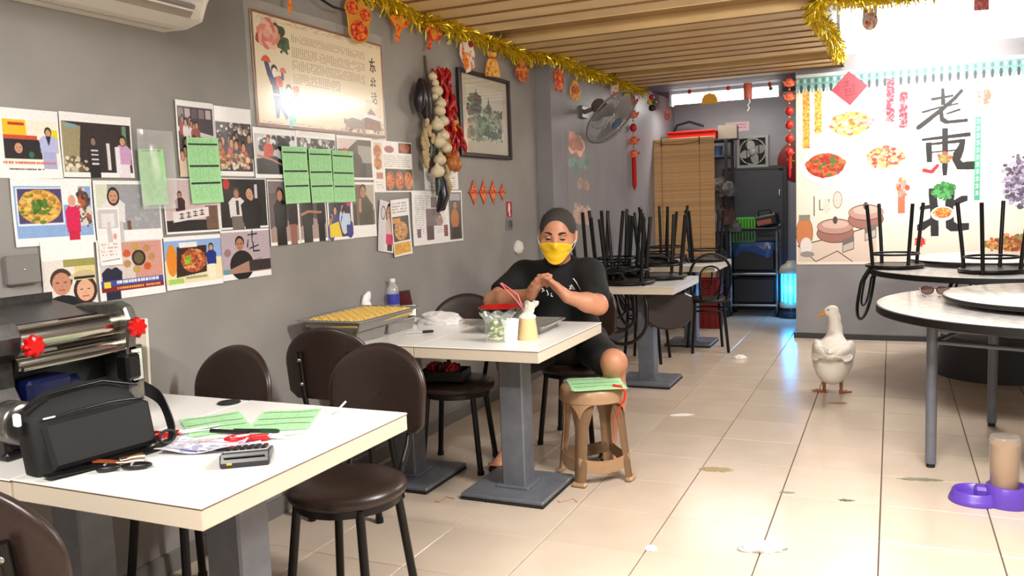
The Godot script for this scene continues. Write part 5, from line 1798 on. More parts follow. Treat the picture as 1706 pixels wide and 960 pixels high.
func dough_roller() -> void:
	# rolls run along z; the front faces the aisle
	var t := thing("dough_roller", "steel dough roller machine with red star knobs on the near table", "machine", Vector3(0.27, 0.73, -1.56))
	var steel := grained("brushed_steel", Color(0.44, 0.43, 0.42), Color(0.55, 0.54, 0.52), 0.28, 3.0, 0.05, 27, 0.85)
	var dark := grained("dark_brushed_steel", Color(0.26, 0.25, 0.245), Color(0.34, 0.33, 0.32), 0.32, 3.0, 0.05, 28, 0.7)
	var black := mat("black_plastic", Color(0.03, 0.03, 0.032), 0.4)
	var blue := mat("motor_blue", Color(0.03, 0.06, 0.22), 0.3)
	var cheek := PackedVector2Array([V(-0.15, 0.0), V(0.17, 0.0), V(0.17, 0.10), V(0.13, 0.17), V(0.13, 0.235), V(0.165, 0.26), V(0.172, 0.30), V(0.155, 0.335), V(0.11, 0.35), V(-0.05, 0.34), V(-0.13, 0.30), V(-0.15, 0.24)])
	var b := MB.new()
	b.xf.origin = Vector3(0, 0, 0.205)
	b.prism(cheek, 0.085, 0.008)
	part(t, "gear_case", b, dark)
	b = MB.new()
	b.xf = Transform3D(Basis(Vector3.RIGHT, HALF), Vector3(0.03, 0.22, 0.247))
	b.lathe([Vector2(0, 0.016), Vector2(0.075, 0.016), Vector2(0.088, 0.010), Vector2(0.092, 0.0), Vector2(0.08, -0.002)], 36)
	part(t, "round_cover", b, steel)
	b = MB.new()
	b.xf = Transform3D(Basis(Vector3.FORWARD, HALF), Vector3(0.165, 0.09, 0.205))
	b.lathe([Vector2(0.055, -0.02), Vector2(0.055, 0.03), Vector2(0.048, 0.038), Vector2(0.03, 0.04), Vector2(0, 0.04)], 28)
	part(t, "drive_boss", b, steel)
	b = MB.new()
	b.xf.origin = Vector3(0.02, 0, -0.165)
	var far_cheek := PackedVector2Array([V(-0.15, 0.0), V(0.12, 0.0), V(0.15, 0.10), V(0.15, 0.22), V(0.155, 0.26), V(0.165, 0.30), V(0.15, 0.335), V(0.11, 0.35), V(-0.05, 0.34), V(-0.13, 0.30), V(-0.15, 0.24)])
	b.prism(far_cheek, 0.035, 0.006)
	part(t, "end_plate", b, steel)
	for q in [[0.115, 0.285, 0.034], [0.06, 0.275, 0.034], [0.125, 0.222, 0.022]]:
		b = MB.new()
		b.tube([Vector3(q[0], q[1], 0.165), Vector3(q[0], q[1], -0.15)], q[2], 28)
		part(t, "roll", b, mat("polished_roll", Color(0.76, 0.73, 0.68), 0.14, 1.0))
	b = MB.new()
	b.tube([Vector3(0.16, 0.215, 0.165), Vector3(0.16, 0.215, -0.16)], 0.006, 10)
	part(t, "front_rod", b, mat("polished_roll", Color.WHITE))
	b = MB.new()
	b.box(Vector3(0.07, 0.175, 0.0), Vector3(0.01, 0.09, 0.32), 0.002)
	part(t, "front_panel", b, black)
	# feed tray above and behind the rolls
	b = MB.new()
	var g := []
	for j in 7:
		var u := j / 6.0
		var row := []
		for i in 9:
			var s := i / 8.0
			row.append(Vector3(0.06 - 0.20 * u, 0.315 + 0.035 * u, 0.165 - 0.32 * s))
		g.append(row)
	b.surface(g, false, 0.003)
	b.box(Vector3(-0.14, 0.35, 0.005), Vector3(0.004, 0.05, 0.33), 0.001)
	part(t, "feed_tray", b, dark)
	for z in [0.245, -0.19]:
		b = MB.new()
		b.xf = Transform3D(Basis(Vector3.FORWARD, HALF), Vector3(0.168, 0.275, z + (0.0 if z < 0 else -0.09)))
		var prof := PackedVector2Array()
		for k in 32:
			var a := TAU * k / 32.0
			var r := 0.026 + 0.004 * cos(a * 8.0)
			prof.append(Vector2(cos(a) * r, sin(a) * r))
		b.xf = Transform3D(Basis(Vector3.UP, HALF), Vector3(0.196, 0.275, 0.155 if z > 0 else -0.165))
		b.prism(prof, 0.026, 0.006)
		var knob := part(t, "star_knob", b, mat("red_knob", Color(0.78, 0.03, 0.03), 0.3))
		b = MB.new()
		b.tube([Vector3(0.16, 0.275, 0.155 if z > 0 else -0.165), Vector3(0.19, 0.275, 0.155 if z > 0 else -0.165)], 0.008, 10)
		part(knob, "knob_stem", b, mat("scissor_steel", Color.WHITE))
	b = MB.new()
	b.xf = Transform3D(Basis(Vector3.RIGHT, HALF), Vector3(0.03, 0.10, 0.06))
	b.lathe([Vector2(0, 0.10), Vector2(0.065, 0.10), Vector2(0.075, 0.09), Vector2(0.075, -0.11), Vector2(0.06, -0.12), Vector2(0, -0.12)], 28)
	b.xf = Transform3D()
	b.box(Vector3(0.115, 0.150, 0.085), Vector3(0.08, 0.06, 0.13), 0.010)
	part(t, "motor", b, blue)
	b = MB.new()
	b.box(Vector3(0.03, 0.012, 0.01), Vector3(0.24, 0.024, 0.31), 0.004)
	part(t, "base", b, dark)
	b = MB.new()
	b.box(Vector3(0.172, 0.165, -0.145), Vector3(0.05, 0.075, 0.05), 0.008)
	part(t, "switch_box", b, black)
	var lp := Pic.new(60, 100, Color(0.80, 0.82, 0.78), 6)
	lp.text(0.15, 0.12, 0.85, 7, 0.11, 0.1, Color(0.36, 0.38, 0.36), 0.2)
	b = MB.new()
	b.xf = Transform3D(Basis(Vector3.UP, HALF), Vector3(0.171, 0.165, -0.176))
	b.box(Vector3(0, 0, -0.012), Vector3(0.05, 0.11, 0.022), 0.003)
	var holder := part(t, "label_holder", b, steel)
	b = MB.new()
	b.xf = Transform3D(Basis(Vector3.UP, HALF), Vector3(0.1712, 0.165, -0.176))
	b.sheet(0.036, 0.090, 0.0008)
	part(holder, "label_card", b, printed("machine_label_print", lp, 0.5))
	for s in [[0.16, 0.22], [0.10, -0.165], [-0.12, 0.2], [-0.12, -0.165]]:
		b = MB.new()
		b.box(Vector3(s[0], 0.010, s[1]), Vector3(0.05, 0.022, 0.05), 0.006)
		part(t, "foot", b, black)


func shoulder_bag() -> void:
	var t := thing("shoulder_bag", "black zipped shoulder bag leaning on the dough roller", "bag", Vector3(0.640, 0.732, -1.405), HALF - 0.17)
	var cloth := grained("black_bag_cloth", Color(0.025, 0.024, 0.026), Color(0.048, 0.046, 0.050), 0.75, 30.0, 0.2, 35)
	var trim := mat("black_bag_trim", Color(0.02, 0.02, 0.022), 0.5)
	# local: x along the bag, y up, z to the front
	var L := 0.148
	var g := []
	for j in 15:
		var v := j / 14.0
		var ring := []
		for k in 36:
			var a := TAU * k / 36.0
			var c := cos(a)
			var s := sin(a)
			var ex := signf(c) * pow(absf(c), 0.35)
			var ez := signf(s) * pow(absf(s), 0.55)
			var depth := 0.052 * (1.0 - 0.45 * v * v) * (0.9 + 0.1 * sin(v * 3.0))
			var top := 0.175 + 0.018 * cos(ex * 1.4) - 0.03 * pow(absf(ex), 4)
			var puff := 1.0 + 0.02 * sin(k * 1.7 + j * 0.9)
			var wide := L * (1.0 - 0.05 * v)
			if j >= 12:
				depth *= [0.8, 0.45, 0.02][j - 12]
				wide *= [0.985, 0.95, 0.9][j - 12]
			ring.append(Vector3(ex * wide, (minf(v, 0.94) * top) + (0.006 if j == 14 else 0.0), ez * depth * puff - 0.05 * v))
		g.append(ring)
	var b := MB.new()
	b.surface(g, true, 0.0)
	b.ball(Vector3(0, 0.004, 0), Vector3(L * 0.96, 0.004, 0.045), 24, 4)
	part(t, "body", b, cloth)
	b = MB.new()
	b.xf = Transform3D(Basis(Vector3.RIGHT, -0.30), Vector3(0.005, 0.072, 0.043))
	var o := PackedVector2Array([V(-0.13, -0.062), V(0.13, -0.062), V(0.135, 0.045), V(0.12, 0.056), V(-0.12, 0.050), V(-0.135, 0.04)])
	b.prism(o, 0.022, 0.009)
	part(t, "front_pocket", b, cloth)
	b = MB.new()
	b.tube([Vector3(-0.13, 0.126, 0.030), Vector3(-0.05, 0.134, 0.031), Vector3(0.05, 0.136, 0.031), Vector3(0.13, 0.128, 0.030)], 0.0032, 6)
	part(t, "pocket_zip", b, mat("dark_zip", Color(0.09, 0.09, 0.095), 0.3, 0.4))
	b = MB.new()
	b.tube([Vector3(-0.145, 0.152, -0.012), Vector3(-0.08, 0.178, -0.016), Vector3(0.05, 0.183, -0.016), Vector3(0.14, 0.156, -0.012)], 0.0036, 6)
	part(t, "top_zip", b, mat("dark_zip", Color.BLACK))
	b = MB.new()
	b.box(Vector3(-0.165, 0.135, 0.0), Vector3(0.012, 0.03, 0.02), 0.003)
	part(t, "buckle", b, mat("scissor_steel", Color.WHITE))
	b = MB.new()
	b.box(Vector3(-0.11, 0.132, 0.034), Vector3(0.028, 0.004, 0.004), 0.001)
	part(t, "zip_pull", b, mat("scissor_steel", Color.WHITE))
	# strap: a wide band from the right end, lying along the front and over the table edge
	var path := [Vector3(0.165, 0.14, -0.02), Vector3(0.192, 0.11, 0.0), Vector3(0.200, 0.06, 0.02), Vector3(0.185, 0.02, 0.05), Vector3(0.13, 0.006, 0.075), Vector3(0.03, 0.004, 0.082), Vector3(-0.07, 0.006, 0.080), Vector3(-0.15, 0.010, 0.072)]
	var c := Curve3D.new()
	for p in path:
		c.add_point(p)
	var rows := []
	for k in 41:
		var f := k / 40.0 * (path.size() - 1)
		var i := mini(int(f), path.size() - 2)
		var p: Vector3 = path[i].cubic_interpolate(path[i + 1], path[maxi(i - 1, 0)], path[mini(i + 2, path.size() - 1)], f - i)
		var tip := Vector3(0, 0.35 + 0.65 * clampf(1.0 - k / 22.0, 0.0, 1.0), 0.9 * clampf(k / 22.0, 0.0, 1.0)).normalized()
		var row := []
		for q in 3:
			row.append(p + tip * 0.019 * (q - 1) + Vector3(0, 0.02 if k > 18 else 0.0, 0) * (0.35 * (1 - q)))
		rows.append(row)
	b = MB.new()
	b.surface(rows, false, 0.003)
	part(t, "strap", b, trim)
	b = MB.new()
	var ring := []
	for k in 20:
		var a := TAU * k / 20.0
		ring.append(Vector3(0.150 + cos(a) * 0.022, 0.028 + sin(a) * 0.016, 0.088))
	b.tube(ring, 0.004, 8, true)
	part(t, "strap_ring", b, trim)


func calculator() -> void:
	var t := thing("calculator", "grey desk calculator with dark base near the table's corner", "calculator", Vector3(1.025, 0.731, -1.523), 0.62)
	var b := MB.new()
	b.xf = Transform3D(Basis(Vector3.RIGHT, HALF) , Vector3.ZERO)
	b.xf = Transform3D(Basis(Vector3.UP, -HALF), Vector3.ZERO)
	var prof := PackedVector2Array([V(-0.062, 0.0), V(0.062, 0.0), V(0.064, 0.012), V(0.052, 0.030), V(0.030, 0.028), V(-0.062, 0.012)])
	b.xf = Transform3D(Basis(Vector3.UP, HALF), Vector3.ZERO)
	b.prism(prof, 0.112, 0.003)
	part(t, "body", b, mat("calculator_navy", Color(0.045, 0.05, 0.085), 0.3))
	var tilt := Basis(Vector3.RIGHT, -0.175)
	b = MB.new()
	b.xf = Transform3D(Basis(Vector3.RIGHT, 0.175), Vector3(0, 0.0225, 0.008))
	b.box(Vector3.ZERO, Vector3(0.100, 0.004, 0.085), 0.0015)
	part(t, "key_plate", b, mat("calculator_silver", Color(0.66, 0.66, 0.66), 0.35))
	for r in 5:
		for c in 6:
			b = MB.new()
			b.xf = Transform3D(Basis(Vector3.RIGHT, 0.175), Vector3(0, 0.0225, 0.008))
			b.box(Vector3(-0.0405 + 0.0162 * c, 0.0045, -0.032 + 0.0162 * r), Vector3(0.0115, 0.006, 0.0105), 0.0015)
			var red := c == 5 and r > 2 or (c == 0 and r == 4)
			part(t, "key", b, mat("calculator_red_key" if red else "calculator_black_key", Color(0.55, 0.08, 0.07) if red else Color(0.07, 0.07, 0.08), 0.4))
	b = MB.new()
	b.xf = Transform3D(Basis(Vector3.RIGHT, -1.0), Vector3(0.0, 0.022, -0.0585))
	b.box(Vector3.ZERO, Vector3(0.092, 0.016, 0.002), 0.0006)
	part(t, "display_window", b, mat("calculator_glass", Color(0.10, 0.11, 0.10), 0.12))
	b = MB.new()
	b.box(Vector3(0.034, 0.010, -0.0645), Vector3(0.012, 0.005, 0.002), 0.0005)
	part(t, "yellow_mark", b, mat("yellow_sticker", Color(0.85, 0.68, 0.08), 0.5))
	t.rotation.y = 0.62 + PI


func keys() -> void:
	var t := thing("key_bunch", "bunch of keys with two dark remote fobs before the bag", "keys", Vector3(0.765, 0.731, -1.388), 0.45)
	var black := mat("black_plastic", Color.BLACK)
	var b: MB
	for q in [[0.045, 0.030, 0.15, 0.036], [-0.018, 0.038, 0.35, 0.028]]:
		b = MB.new()
		b.xf = Transform3D(Basis(Vector3.UP, q[2]), Vector3(q[0], 0.008, q[1]))
		b.ball(Vector3.ZERO, Vector3(q[3], 0.009, 0.0145), 18, 8)
		var fob := part(t, "remote_fob", b, black)
		b = MB.new()
		b.xf = Transform3D(Basis(Vector3.UP, q[2]), Vector3(q[0] - q[3] * 0.2, 0.009, q[1]))
		b.ball(Vector3.ZERO, Vector3(q[3] * 0.35, 0.0085, 0.0148), 14, 6)
		part(fob, "fob_band", b, mat("fob_silver", Color(0.78, 0.78, 0.78), 0.3, 0.5))
	for k in 5:
		var a := -0.3 + 0.28 * k
		b = MB.new()
		b.xf = Transform3D(Basis(Vector3.UP, a) * Basis(Vector3.RIGHT, HALF), Vector3(0.0, 0.006 + 0.003 * k, -0.005))
		b.prism(PackedVector2Array([V(-0.008, -0.008), V(0.004, -0.009), V(0.014, -0.004), V(0.044, -0.0035), V(0.048, 0), V(0.044, 0.0035), V(0.014, 0.004), V(0.004, 0.009), V(-0.008, 0.008)]), 0.002)
		part(t, "key", b, [mat("key_brass", Color(0.62, 0.44, 0.20), 0.3, 0.9), mat("scissor_steel", Color.WHITE)][k % 2])
	b = MB.new()
	b.xf = Transform3D(Basis(Vector3.UP, 2.9) * Basis(Vector3.RIGHT, HALF), Vector3(-0.01, 0.010, 0.0))
	b.prism(PackedVector2Array([V(0, -0.008), V(0.06, -0.012), V(0.085, 0.0), V(0.06, 0.010), V(0, 0.008)]), 0.004, 0.001)
	part(t, "leather_tag", b, mat("tan_leather", Color(0.55, 0.26, 0.09), 0.5))
	b = MB.new()
	var ring := []
	for k in 20:
		var a := TAU * k / 20.0
		ring.append(Vector3(cos(a) * 0.014, 0.008 + 0.004 * sin(a), sin(a) * 0.014))
	b.tube(ring, 0.0015, 6, true)
	part(t, "split_ring", b, mat("scissor_steel", Color.WHITE))


func tray(called: String, label: String, at: Vector3, turn: float, w: float, d: float, h: float, m: Material, flare := 0.03, group := "") -> Node3D:
	var t := thing(called, label, "tray", at, turn, group)
	var b := MB.new()
	var rows := []
	var round := func(hw: float, hd: float, y: float, r: float) -> Array:
		var ring := []
		for k in 40:
			var a := TAU * k / 40.0 + PI / 40.0
			var sx := signf(cos(a))
			var sz := signf(sin(a))
			var q := fposmod(a, HALF)
			ring.append(Vector3(sx * (hw - r) + cos(a) * r, y, sz * (hd - r) + sin(a) * r))
		return ring
	for e in [[0.0, 0.0, 0.012], [1.0, h - 0.006, 0.016], [1.12, h, 0.02], [1.5, h, 0.022], [1.55, h - 0.006, 0.022]]:
		rows.append(round.call(w / 2 + flare * (e[0] - 1.0), d / 2 + flare * (e[0] - 1.0), e[1], e[2]))
	b.surface(rows, true, 0.0, false)
	var inner := []
	for e in [[1.08, h - 0.001, 0.016], [0.97, h - 0.008, 0.015], [0.0, 0.003, 0.012]]:
		inner.append(round.call(w / 2 + flare * (e[0] - 1.0) - 0.002, d / 2 + flare * (e[0] - 1.0) - 0.002, e[1], e[2]))
	b.surface(inner, true)
	for y in [0.0, 0.003]:
		var ring: Array = round.call(w / 2 - flare - 0.001, d / 2 - flare - 0.001, y, 0.011)
		for k in 40:
			var o := Vector3.DOWN if y == 0.0 else Vector3.UP
			b.tri(Vector3(0, y, 0), ring[k], ring[(k + 1) % 40], o, o, o)
	part(t, "pan", b, m)
	return t


func far_table_things() -> void:
	var steel := grained("tray_steel", Color(0.56, 0.555, 0.54), Color(0.64, 0.63, 0.615), 0.34, 4.0, 0.05, 44, 0.6)
	# two steel pans under the broad tray of dough pieces
	tray("steel_pan", "small steel pan under the front of the dough tray", Vector3(0.195, 0.731, -3.135), 0, 0.24, 0.24, 0.056, steel, 0.012, "small steel pans under the dough tray")
	tray("steel_pan", "small steel pan under the back of the dough tray", Vector3(0.195, 0.731, -3.395), 0, 0.24, 0.24, 0.056, steel, 0.012, "small steel pans under the dough tray")
	var big := tray("dough_tray", "broad steel tray of yellow dough pieces by the wall", Vector3(0.215, 0.788, -3.195), 0.03, 0.30, 0.50, 0.055, steel, 0.034)
	var dough := grained("yellow_dough", Color(0.88, 0.68, 0.28), Color(0.93, 0.77, 0.40), 0.6, 12.0)
	var proto := MB.new()
	proto.ball(Vector3.ZERO, Vector3(0.0115, 0.009, 0.0095), 9, 6)
	var pm := proto.mesh()
	for j in 19:
		for i in 11:
			var o := piece(self, "tmp", pm, dough)
			remove_child(o)
			o.name = numbered("dough_piece")
			add_child(o, true)
			o.position = Vector3(0.215 - 0.118 + 0.0236 * i + rng.randf_range(-0.002, 0.002), 0.8285 + (0.009 if (i + j) % 2 else 0.006), -3.195 + 0.217 - 0.0241 * j + rng.randf_range(-0.002, 0.002))
			o.rotation.y = rng.randf_range(-0.4, 0.4)
			tag(o, "small yellow dough piece laid out in rows on the broad steel tray", "dough piece", "yellow dough pieces on the steel tray")
	var bed := MB.new()
	bed.box(Vector3(0.215, 0.8165, -3.195), Vector3(0.268, 0.016, 0.468), 0.004)
	single("dough_layer", "lower layer of yellow dough under the rows in the tray", "dough", bed, dough).rotation.y = 0.0
	marker("black felt pen on the white table between tray and seam", Vector3(0.43, 0.7305, -3.345), 0.6, Color(0.72, 0.72, 0.70), Color(0.07, 0.07, 0.07), 0.13)
	# crumpled towel
	var b := MB.new()
	cloth_heap(b, 0.125, 0.075, 0.055, 3)
	single("white_towel", "crumpled white towel behind the felt pen", "towel", b, grained("towel_white", Color(0.82, 0.80, 0.79), Color(0.90, 0.885, 0.88), 0.9, 20.0), Vector3(0.365, 0.7305, -3.66), 0.1)
	# red-lined black bowl
	var bowl := thing("bowl", "wide black bowl with a red inside near the man's hands", "bowl", Vector3(0.70, 0.7305, -3.665))
	b = MB.new()
	b.lathe([Vector2(0, 0.0), Vector2(0.045, 0.0), Vector2(0.047, 0.012), Vector2(0.075, 0.045), Vector2(0.108, 0.086), Vector2(0.1105, 0.088)], 40)
	part(bowl, "outside", b, mat("bowl_black", Color(0.03, 0.028, 0.028), 0.2))
	b = MB.new()
	b.lathe([Vector2(0.1105, 0.088), Vector2(0.108, 0.090), Vector2(0.105, 0.087), Vector2(0.072, 0.050), Vector2(0.044, 0.016), Vector2(0, 0.010)], 40)
	part(bowl, "red_lining", b, mat("bowl_red", Color(0.62, 0.09, 0.07), 0.22))
	tray("steel_tray", "steel tray in front of the man, behind the flour jar", Vector3(0.855, 0.731, -3.525), 0.04, 0.34, 0.27, 0.042, steel, 0.03)
	var crumbs := MB.new()
	for k in 5:
		crumbs.xf = Transform3D(Basis(Vector3.UP, k * 1.0), Vector3(0.94 + 0.016 * (k % 3), 0.742, -3.46 - 0.015 * k))
		crumbs.ball(Vector3.ZERO, Vector3(0.013, 0.009, 0.010), 8, 5)
	single("dough_scraps", "few pale dough scraps in the steel tray", "dough", crumbs, mat("pale_dough", Color(0.86, 0.80, 0.68), 0.7)).set_meta("kind", "stuff")
	flour_jar()
	# paper cup
	b = MB.new()
	b.lathe([Vector2(0, 0.0), Vector2(0.027, 0.0), Vector2(0.037, 0.092), Vector2(0.039, 0.094), Vector2(0.0375, 0.096), Vector2(0.035, 0.092), Vector2(0.026, 0.006), Vector2(0, 0.006)], 28)
	single("paper_cup", "plain white paper cup between the greens and flour jar", "cup", b, mat("paper_white", Color(0.90, 0.895, 0.88), 0.55), Vector3(0.955, 0.7305, -3.215))
	# bag of chopped greens
	var bag := thing("greens_bag", "clear bag of chopped pale green vegetables on the table edge", "bag", Vector3(0.905, 0.7305, -3.195), 0.3)
	for k in 70:
		var m := MB.new()
		var a := rng.randf() * TAU
		var h := rng.randf() * 0.075
		var r := 0.034 * sqrt(rng.randf())
		m.xf = Transform3D(Basis(Vector3(rng.randf_range(-1, 1), rng.randf_range(-1, 1), 0.3).normalized(), rng.randf() * 3.0), Vector3(cos(a) * r * 1.1, 0.012 + h, sin(a) * r * 0.7))
		m.ball(Vector3.ZERO, Vector3(rng.randf_range(0.008, 0.016), 0.003, rng.randf_range(0.005, 0.009)), 7, 4)
		part(bag, "chopped_leaf", m, mat("greens_%d" % (k % 4), [Color(0.62, 0.70, 0.36), Color(0.80, 0.84, 0.62), Color(0.36, 0.46, 0.16), Color(0.88, 0.88, 0.74)][k % 4], 0.5))
	b = MB.new()
	var g := []
	for j in 9:
		var v := j / 8.0
		var ring := []
		for k in 28:
			var a := TAU * k / 28.0
			var r := (0.044 if v < 0.75 else 0.044 + 0.018 * (v - 0.75) * 4.0) * (1.0 + 0.07 * sin(k * 2.3 + j))
			ring.append(Vector3(cos(a) * r * 1.1, v * 0.112 + 0.006 * sin(k * 1.9) * v, sin(a) * r * 0.72))
		g.append(ring)
	b.surface(g, true, 0.0)
	bag.scale = Vector3.ONE * 1.12
	part(bag, "clear_bag", b, clear_mat("bag_film", Color(0.96, 0.98, 0.95), 0.13, 0.12))
	# bottle, tissue, rolls, tablet along the wall
	var w := thing("water_bottle", "clear plastic bottle with a violet label and white cap", "bottle", Vector3(0.047, 0.7305, -3.735))
	b = MB.new()
	b.lathe([Vector2(0, 0), Vector2(0.028, 0), Vector2(0.032, 0.006), Vector2(0.032, 0.10), Vector2(0.031, 0.15), Vector2(0.026, 0.172), Vector2(0.014, 0.192), Vector2(0.013, 0.205), Vector2(0, 0.205)], 28)
	part(w, "bottle", b, clear_mat("bottle_plastic", Color(0.93, 0.95, 0.97), 0.22, 0.06))
	b = MB.new()
	b.lathe([Vector2(0.0326, 0.082), Vector2(0.0328, 0.084), Vector2(0.0328, 0.134), Vector2(0.0326, 0.136)], 28)
	part(w, "label_band", b, mat("violet_label", Color(0.22, 0.24, 0.62), 0.35))
	b = MB.new()
	b.lathe([Vector2(0.0145, 0.196), Vector2(0.0155, 0.198), Vector2(0.0155, 0.214), Vector2(0.013, 0.217), Vector2(0, 0.217)], 24)
	part(w, "cap", b, mat("cap_white", Color(0.88, 0.88, 0.88), 0.4))
	b = MB.new()
	var twist := []
	for k in 13:
		var f := k / 12.0
		twist.append(Vector3(0.012 * sin(f * 7.0) - 0.02 * f, f * 0.17, 0.01 * cos(f * 9.0)))
	b.tube(twist, [0.038, 0.044, 0.040, 0.034, 0.030, 0.032, 0.026, 0.030, 0.034, 0.026, 0.028, 0.020, 0.010], 10, false, true, 0.7)
	single("tissue_twist", "twisted white tissue packet standing against the wall", "tissue", b, mat("paper_white", Color.WHITE), Vector3(0.045, 0.7305, -3.53))
	for q in [[0.055, -3.615, "red-striped paper packet beside the twisted tissue", Color(0.62, 0.14, 0.10)], [0.085, -3.80, "dark-ended paper roll beside the bottle", Color(0.20, 0.11, 0.09)]]:
		b = MB.new()
		b.xf = Transform3D(Basis(Vector3.UP, 0.5) * Basis(Vector3.FORWARD, HALF), Vector3(0, 0.034, 0))
		b.lathe([Vector2(0, -0.05), Vector2(0.030, -0.05), Vector2(0.034, -0.046), Vector2(0.034, 0.046), Vector2(0.030, 0.05)], 24)
		var roll := thing("paper_roll", q[2], "paper roll", Vector3(q[0], 0.7305, q[1]))
		part(roll, "wrap", b, mat("paper_white", Color.WHITE))
		b = MB.new()
		b.xf = Transform3D(Basis(Vector3.UP, 0.5) * Basis(Vector3.FORWARD, HALF), Vector3(0, 0.034, 0))
		b.lathe([Vector2(0.029, 0.0495), Vector2(0.027, 0.0515), Vector2(0, 0.0515)], 24)
		part(roll, "end_disc", b, mat("roll_end_%s" % q[3].to_html(false), q[3], 0.6))
	b = MB.new()
	b.box(Vector3(0, 0.07, 0), Vector3(0.10, 0.14, 0.009), 0.003)
	var tb := thing("tablet", "dark-edged tablet leaning on the wall behind the bottle", "tablet", Vector3(0.055, 0.7305, -3.86), HALF - 0.25)
	var tbb := part(tb, "case", b, mat("black_plastic", Color.BLACK))
	b = MB.new()
	b.box(Vector3(0, 0.07, 0.005), Vector3(0.088, 0.126, 0.002), 0.0005)
	part(tb, "face", b, mat("tablet_red_face", Color(0.30, 0.10, 0.09), 0.2))
	tb.rotation.x = -0.22
	# tray of red packets on the wall chair
	var box := MB.new()
	for s in [[0, -0.075, 0.22, 0.008], [0, 0.075, 0.22, 0.008]]:
		box.box(Vector3(0, 0.025, s[1]), Vector3(s[2], 0.05, s[3]), 0.002)
	for s in [-1, 1]:
		box.box(Vector3(s * 0.11, 0.025, 0), Vector3(0.008, 0.05, 0.158), 0.002)
	box.box(Vector3(0, 0.003, 0), Vector3(0.22, 0.006, 0.15))
	single("black_tray", "black tray holding red packets on the chair by the wall", "tray", box, mat("black_tray", Color(0.035, 0.033, 0.035), 0.35), Vector3(0.40, 0.4565, -3.62), 0.2)
	for k in 6:
		b = MB.new()
		b.xf = Transform3D(Basis(Vector3(0.3, 1, 0.2).normalized(), k * 0.9), Vector3(0.345 + 0.050 * (k % 3), 0.486 + 0.012 * (k / 3), -3.655 + 0.052 * (k / 3)))
		cloth_heap(b, 0.040, 0.032, 0.045, 40 + k)
		single("red_packet", "crinkled %s packet, %s of the black chair tray" % [["wine-red", "bright red"][k % 2], ["back left", "back middle", "back right", "front left", "front middle", "front right"][k]], "packet", b, mat("packet_red" if k % 2 else "packet_wine", Color(0.58, 0.05, 0.10) if k % 2 else Color(0.30, 0.05, 0.10), 0.2), Vector3.ZERO, 0.0, "red packets in the chair tray")
	plastic_stool()


func cloth_heap(b: MB, rx: float, rz: float, h: float, s: int, rough := 0.75) -> void:
	var n := FastNoiseLite.new()
	n.seed = s
	n.frequency = 1.0
	var g := []
	for j in 15:
		var v := j / 14.0
		var ring := []
		for k in 40:
			var a := TAU * k / 40.0
			var d := Vector3(cos(a) * cos(v * HALF), sin(v * HALF), sin(a) * cos(v * HALF))
			var f := 1.0 + rough * (0.42 * n.get_noise_3dv(d * 1.6) + 0.22 * absf(n.get_noise_3dv(d * 3.6)))
			ring.append(Vector3(d.x * rx * f, maxf(0.0, d.y * h * f), d.z * rz * f))
		g.append(ring)
	b.surface(g, true, 0.0)


func flour_jar() -> void:
	var t := thing("flour_jar", "tapered jar of pale flour topped by a plastic bag and pink loop", "jar", Vector3(1.000, 0.7305, -3.295))
	var b := MB.new()
	b.lathe([Vector2(0, 0), Vector2(0.043, 0.0), Vector2(0.045, 0.003), Vector2(0.035, 0.090), Vector2(0.0365, 0.093), Vector2(0.034, 0.097), Vector2(0, 0.097)], 32)
	part(t, "tub", b, mat("flour_cream", Color(0.88, 0.76, 0.56), 0.45))
	b = MB.new()
	b.lathe([Vector2(0.036, 0.091), Vector2(0.0385, 0.094), Vector2(0.0385, 0.099), Vector2(0.036, 0.102), Vector2(0.02, 0.115), Vector2(0, 0.118)], 28)
	part(t, "lid_film", b, mat("film_white", Color(0.88, 0.86, 0.80), 0.3))
	b = MB.new()
	var g := []
	for j in 8:
		var v := j / 7.0
		var ring := []
		for k in 20:
			var a := TAU * k / 20.0
			var r := lerpf(0.020, 0.028, v) * (1.0 + 0.25 * sin(k * 2.1 + j))
			ring.append(Vector3(cos(a) * r + 0.025 * v, 0.108 + 0.055 * v + 0.006 * sin(k * 1.3), sin(a) * r * 0.6))
		g.append(ring)
	b.surface(g, true, 0.0)
	part(t, "plastic_knot", b, mat("film_white", Color.WHITE))
	b = MB.new()
	b.tube([Vector3(-0.012, 0.118, 0), Vector3(-0.045, 0.165, 0), Vector3(-0.085, 0.205, 0.0), Vector3(-0.118, 0.238, 0), Vector3(-0.123, 0.240, 0.0), Vector3(-0.117, 0.243, 0.0), Vector3(-0.075, 0.212, -0.01), Vector3(-0.045, 0.19, -0.012), Vector3(-0.035, 0.16, -0.01), Vector3(-0.010, 0.118, -0.004)], 0.0028, 7)
	part(t, "pink_loop", b, mat("pink_tie", Color(0.86, 0.42, 0.44), 0.35))


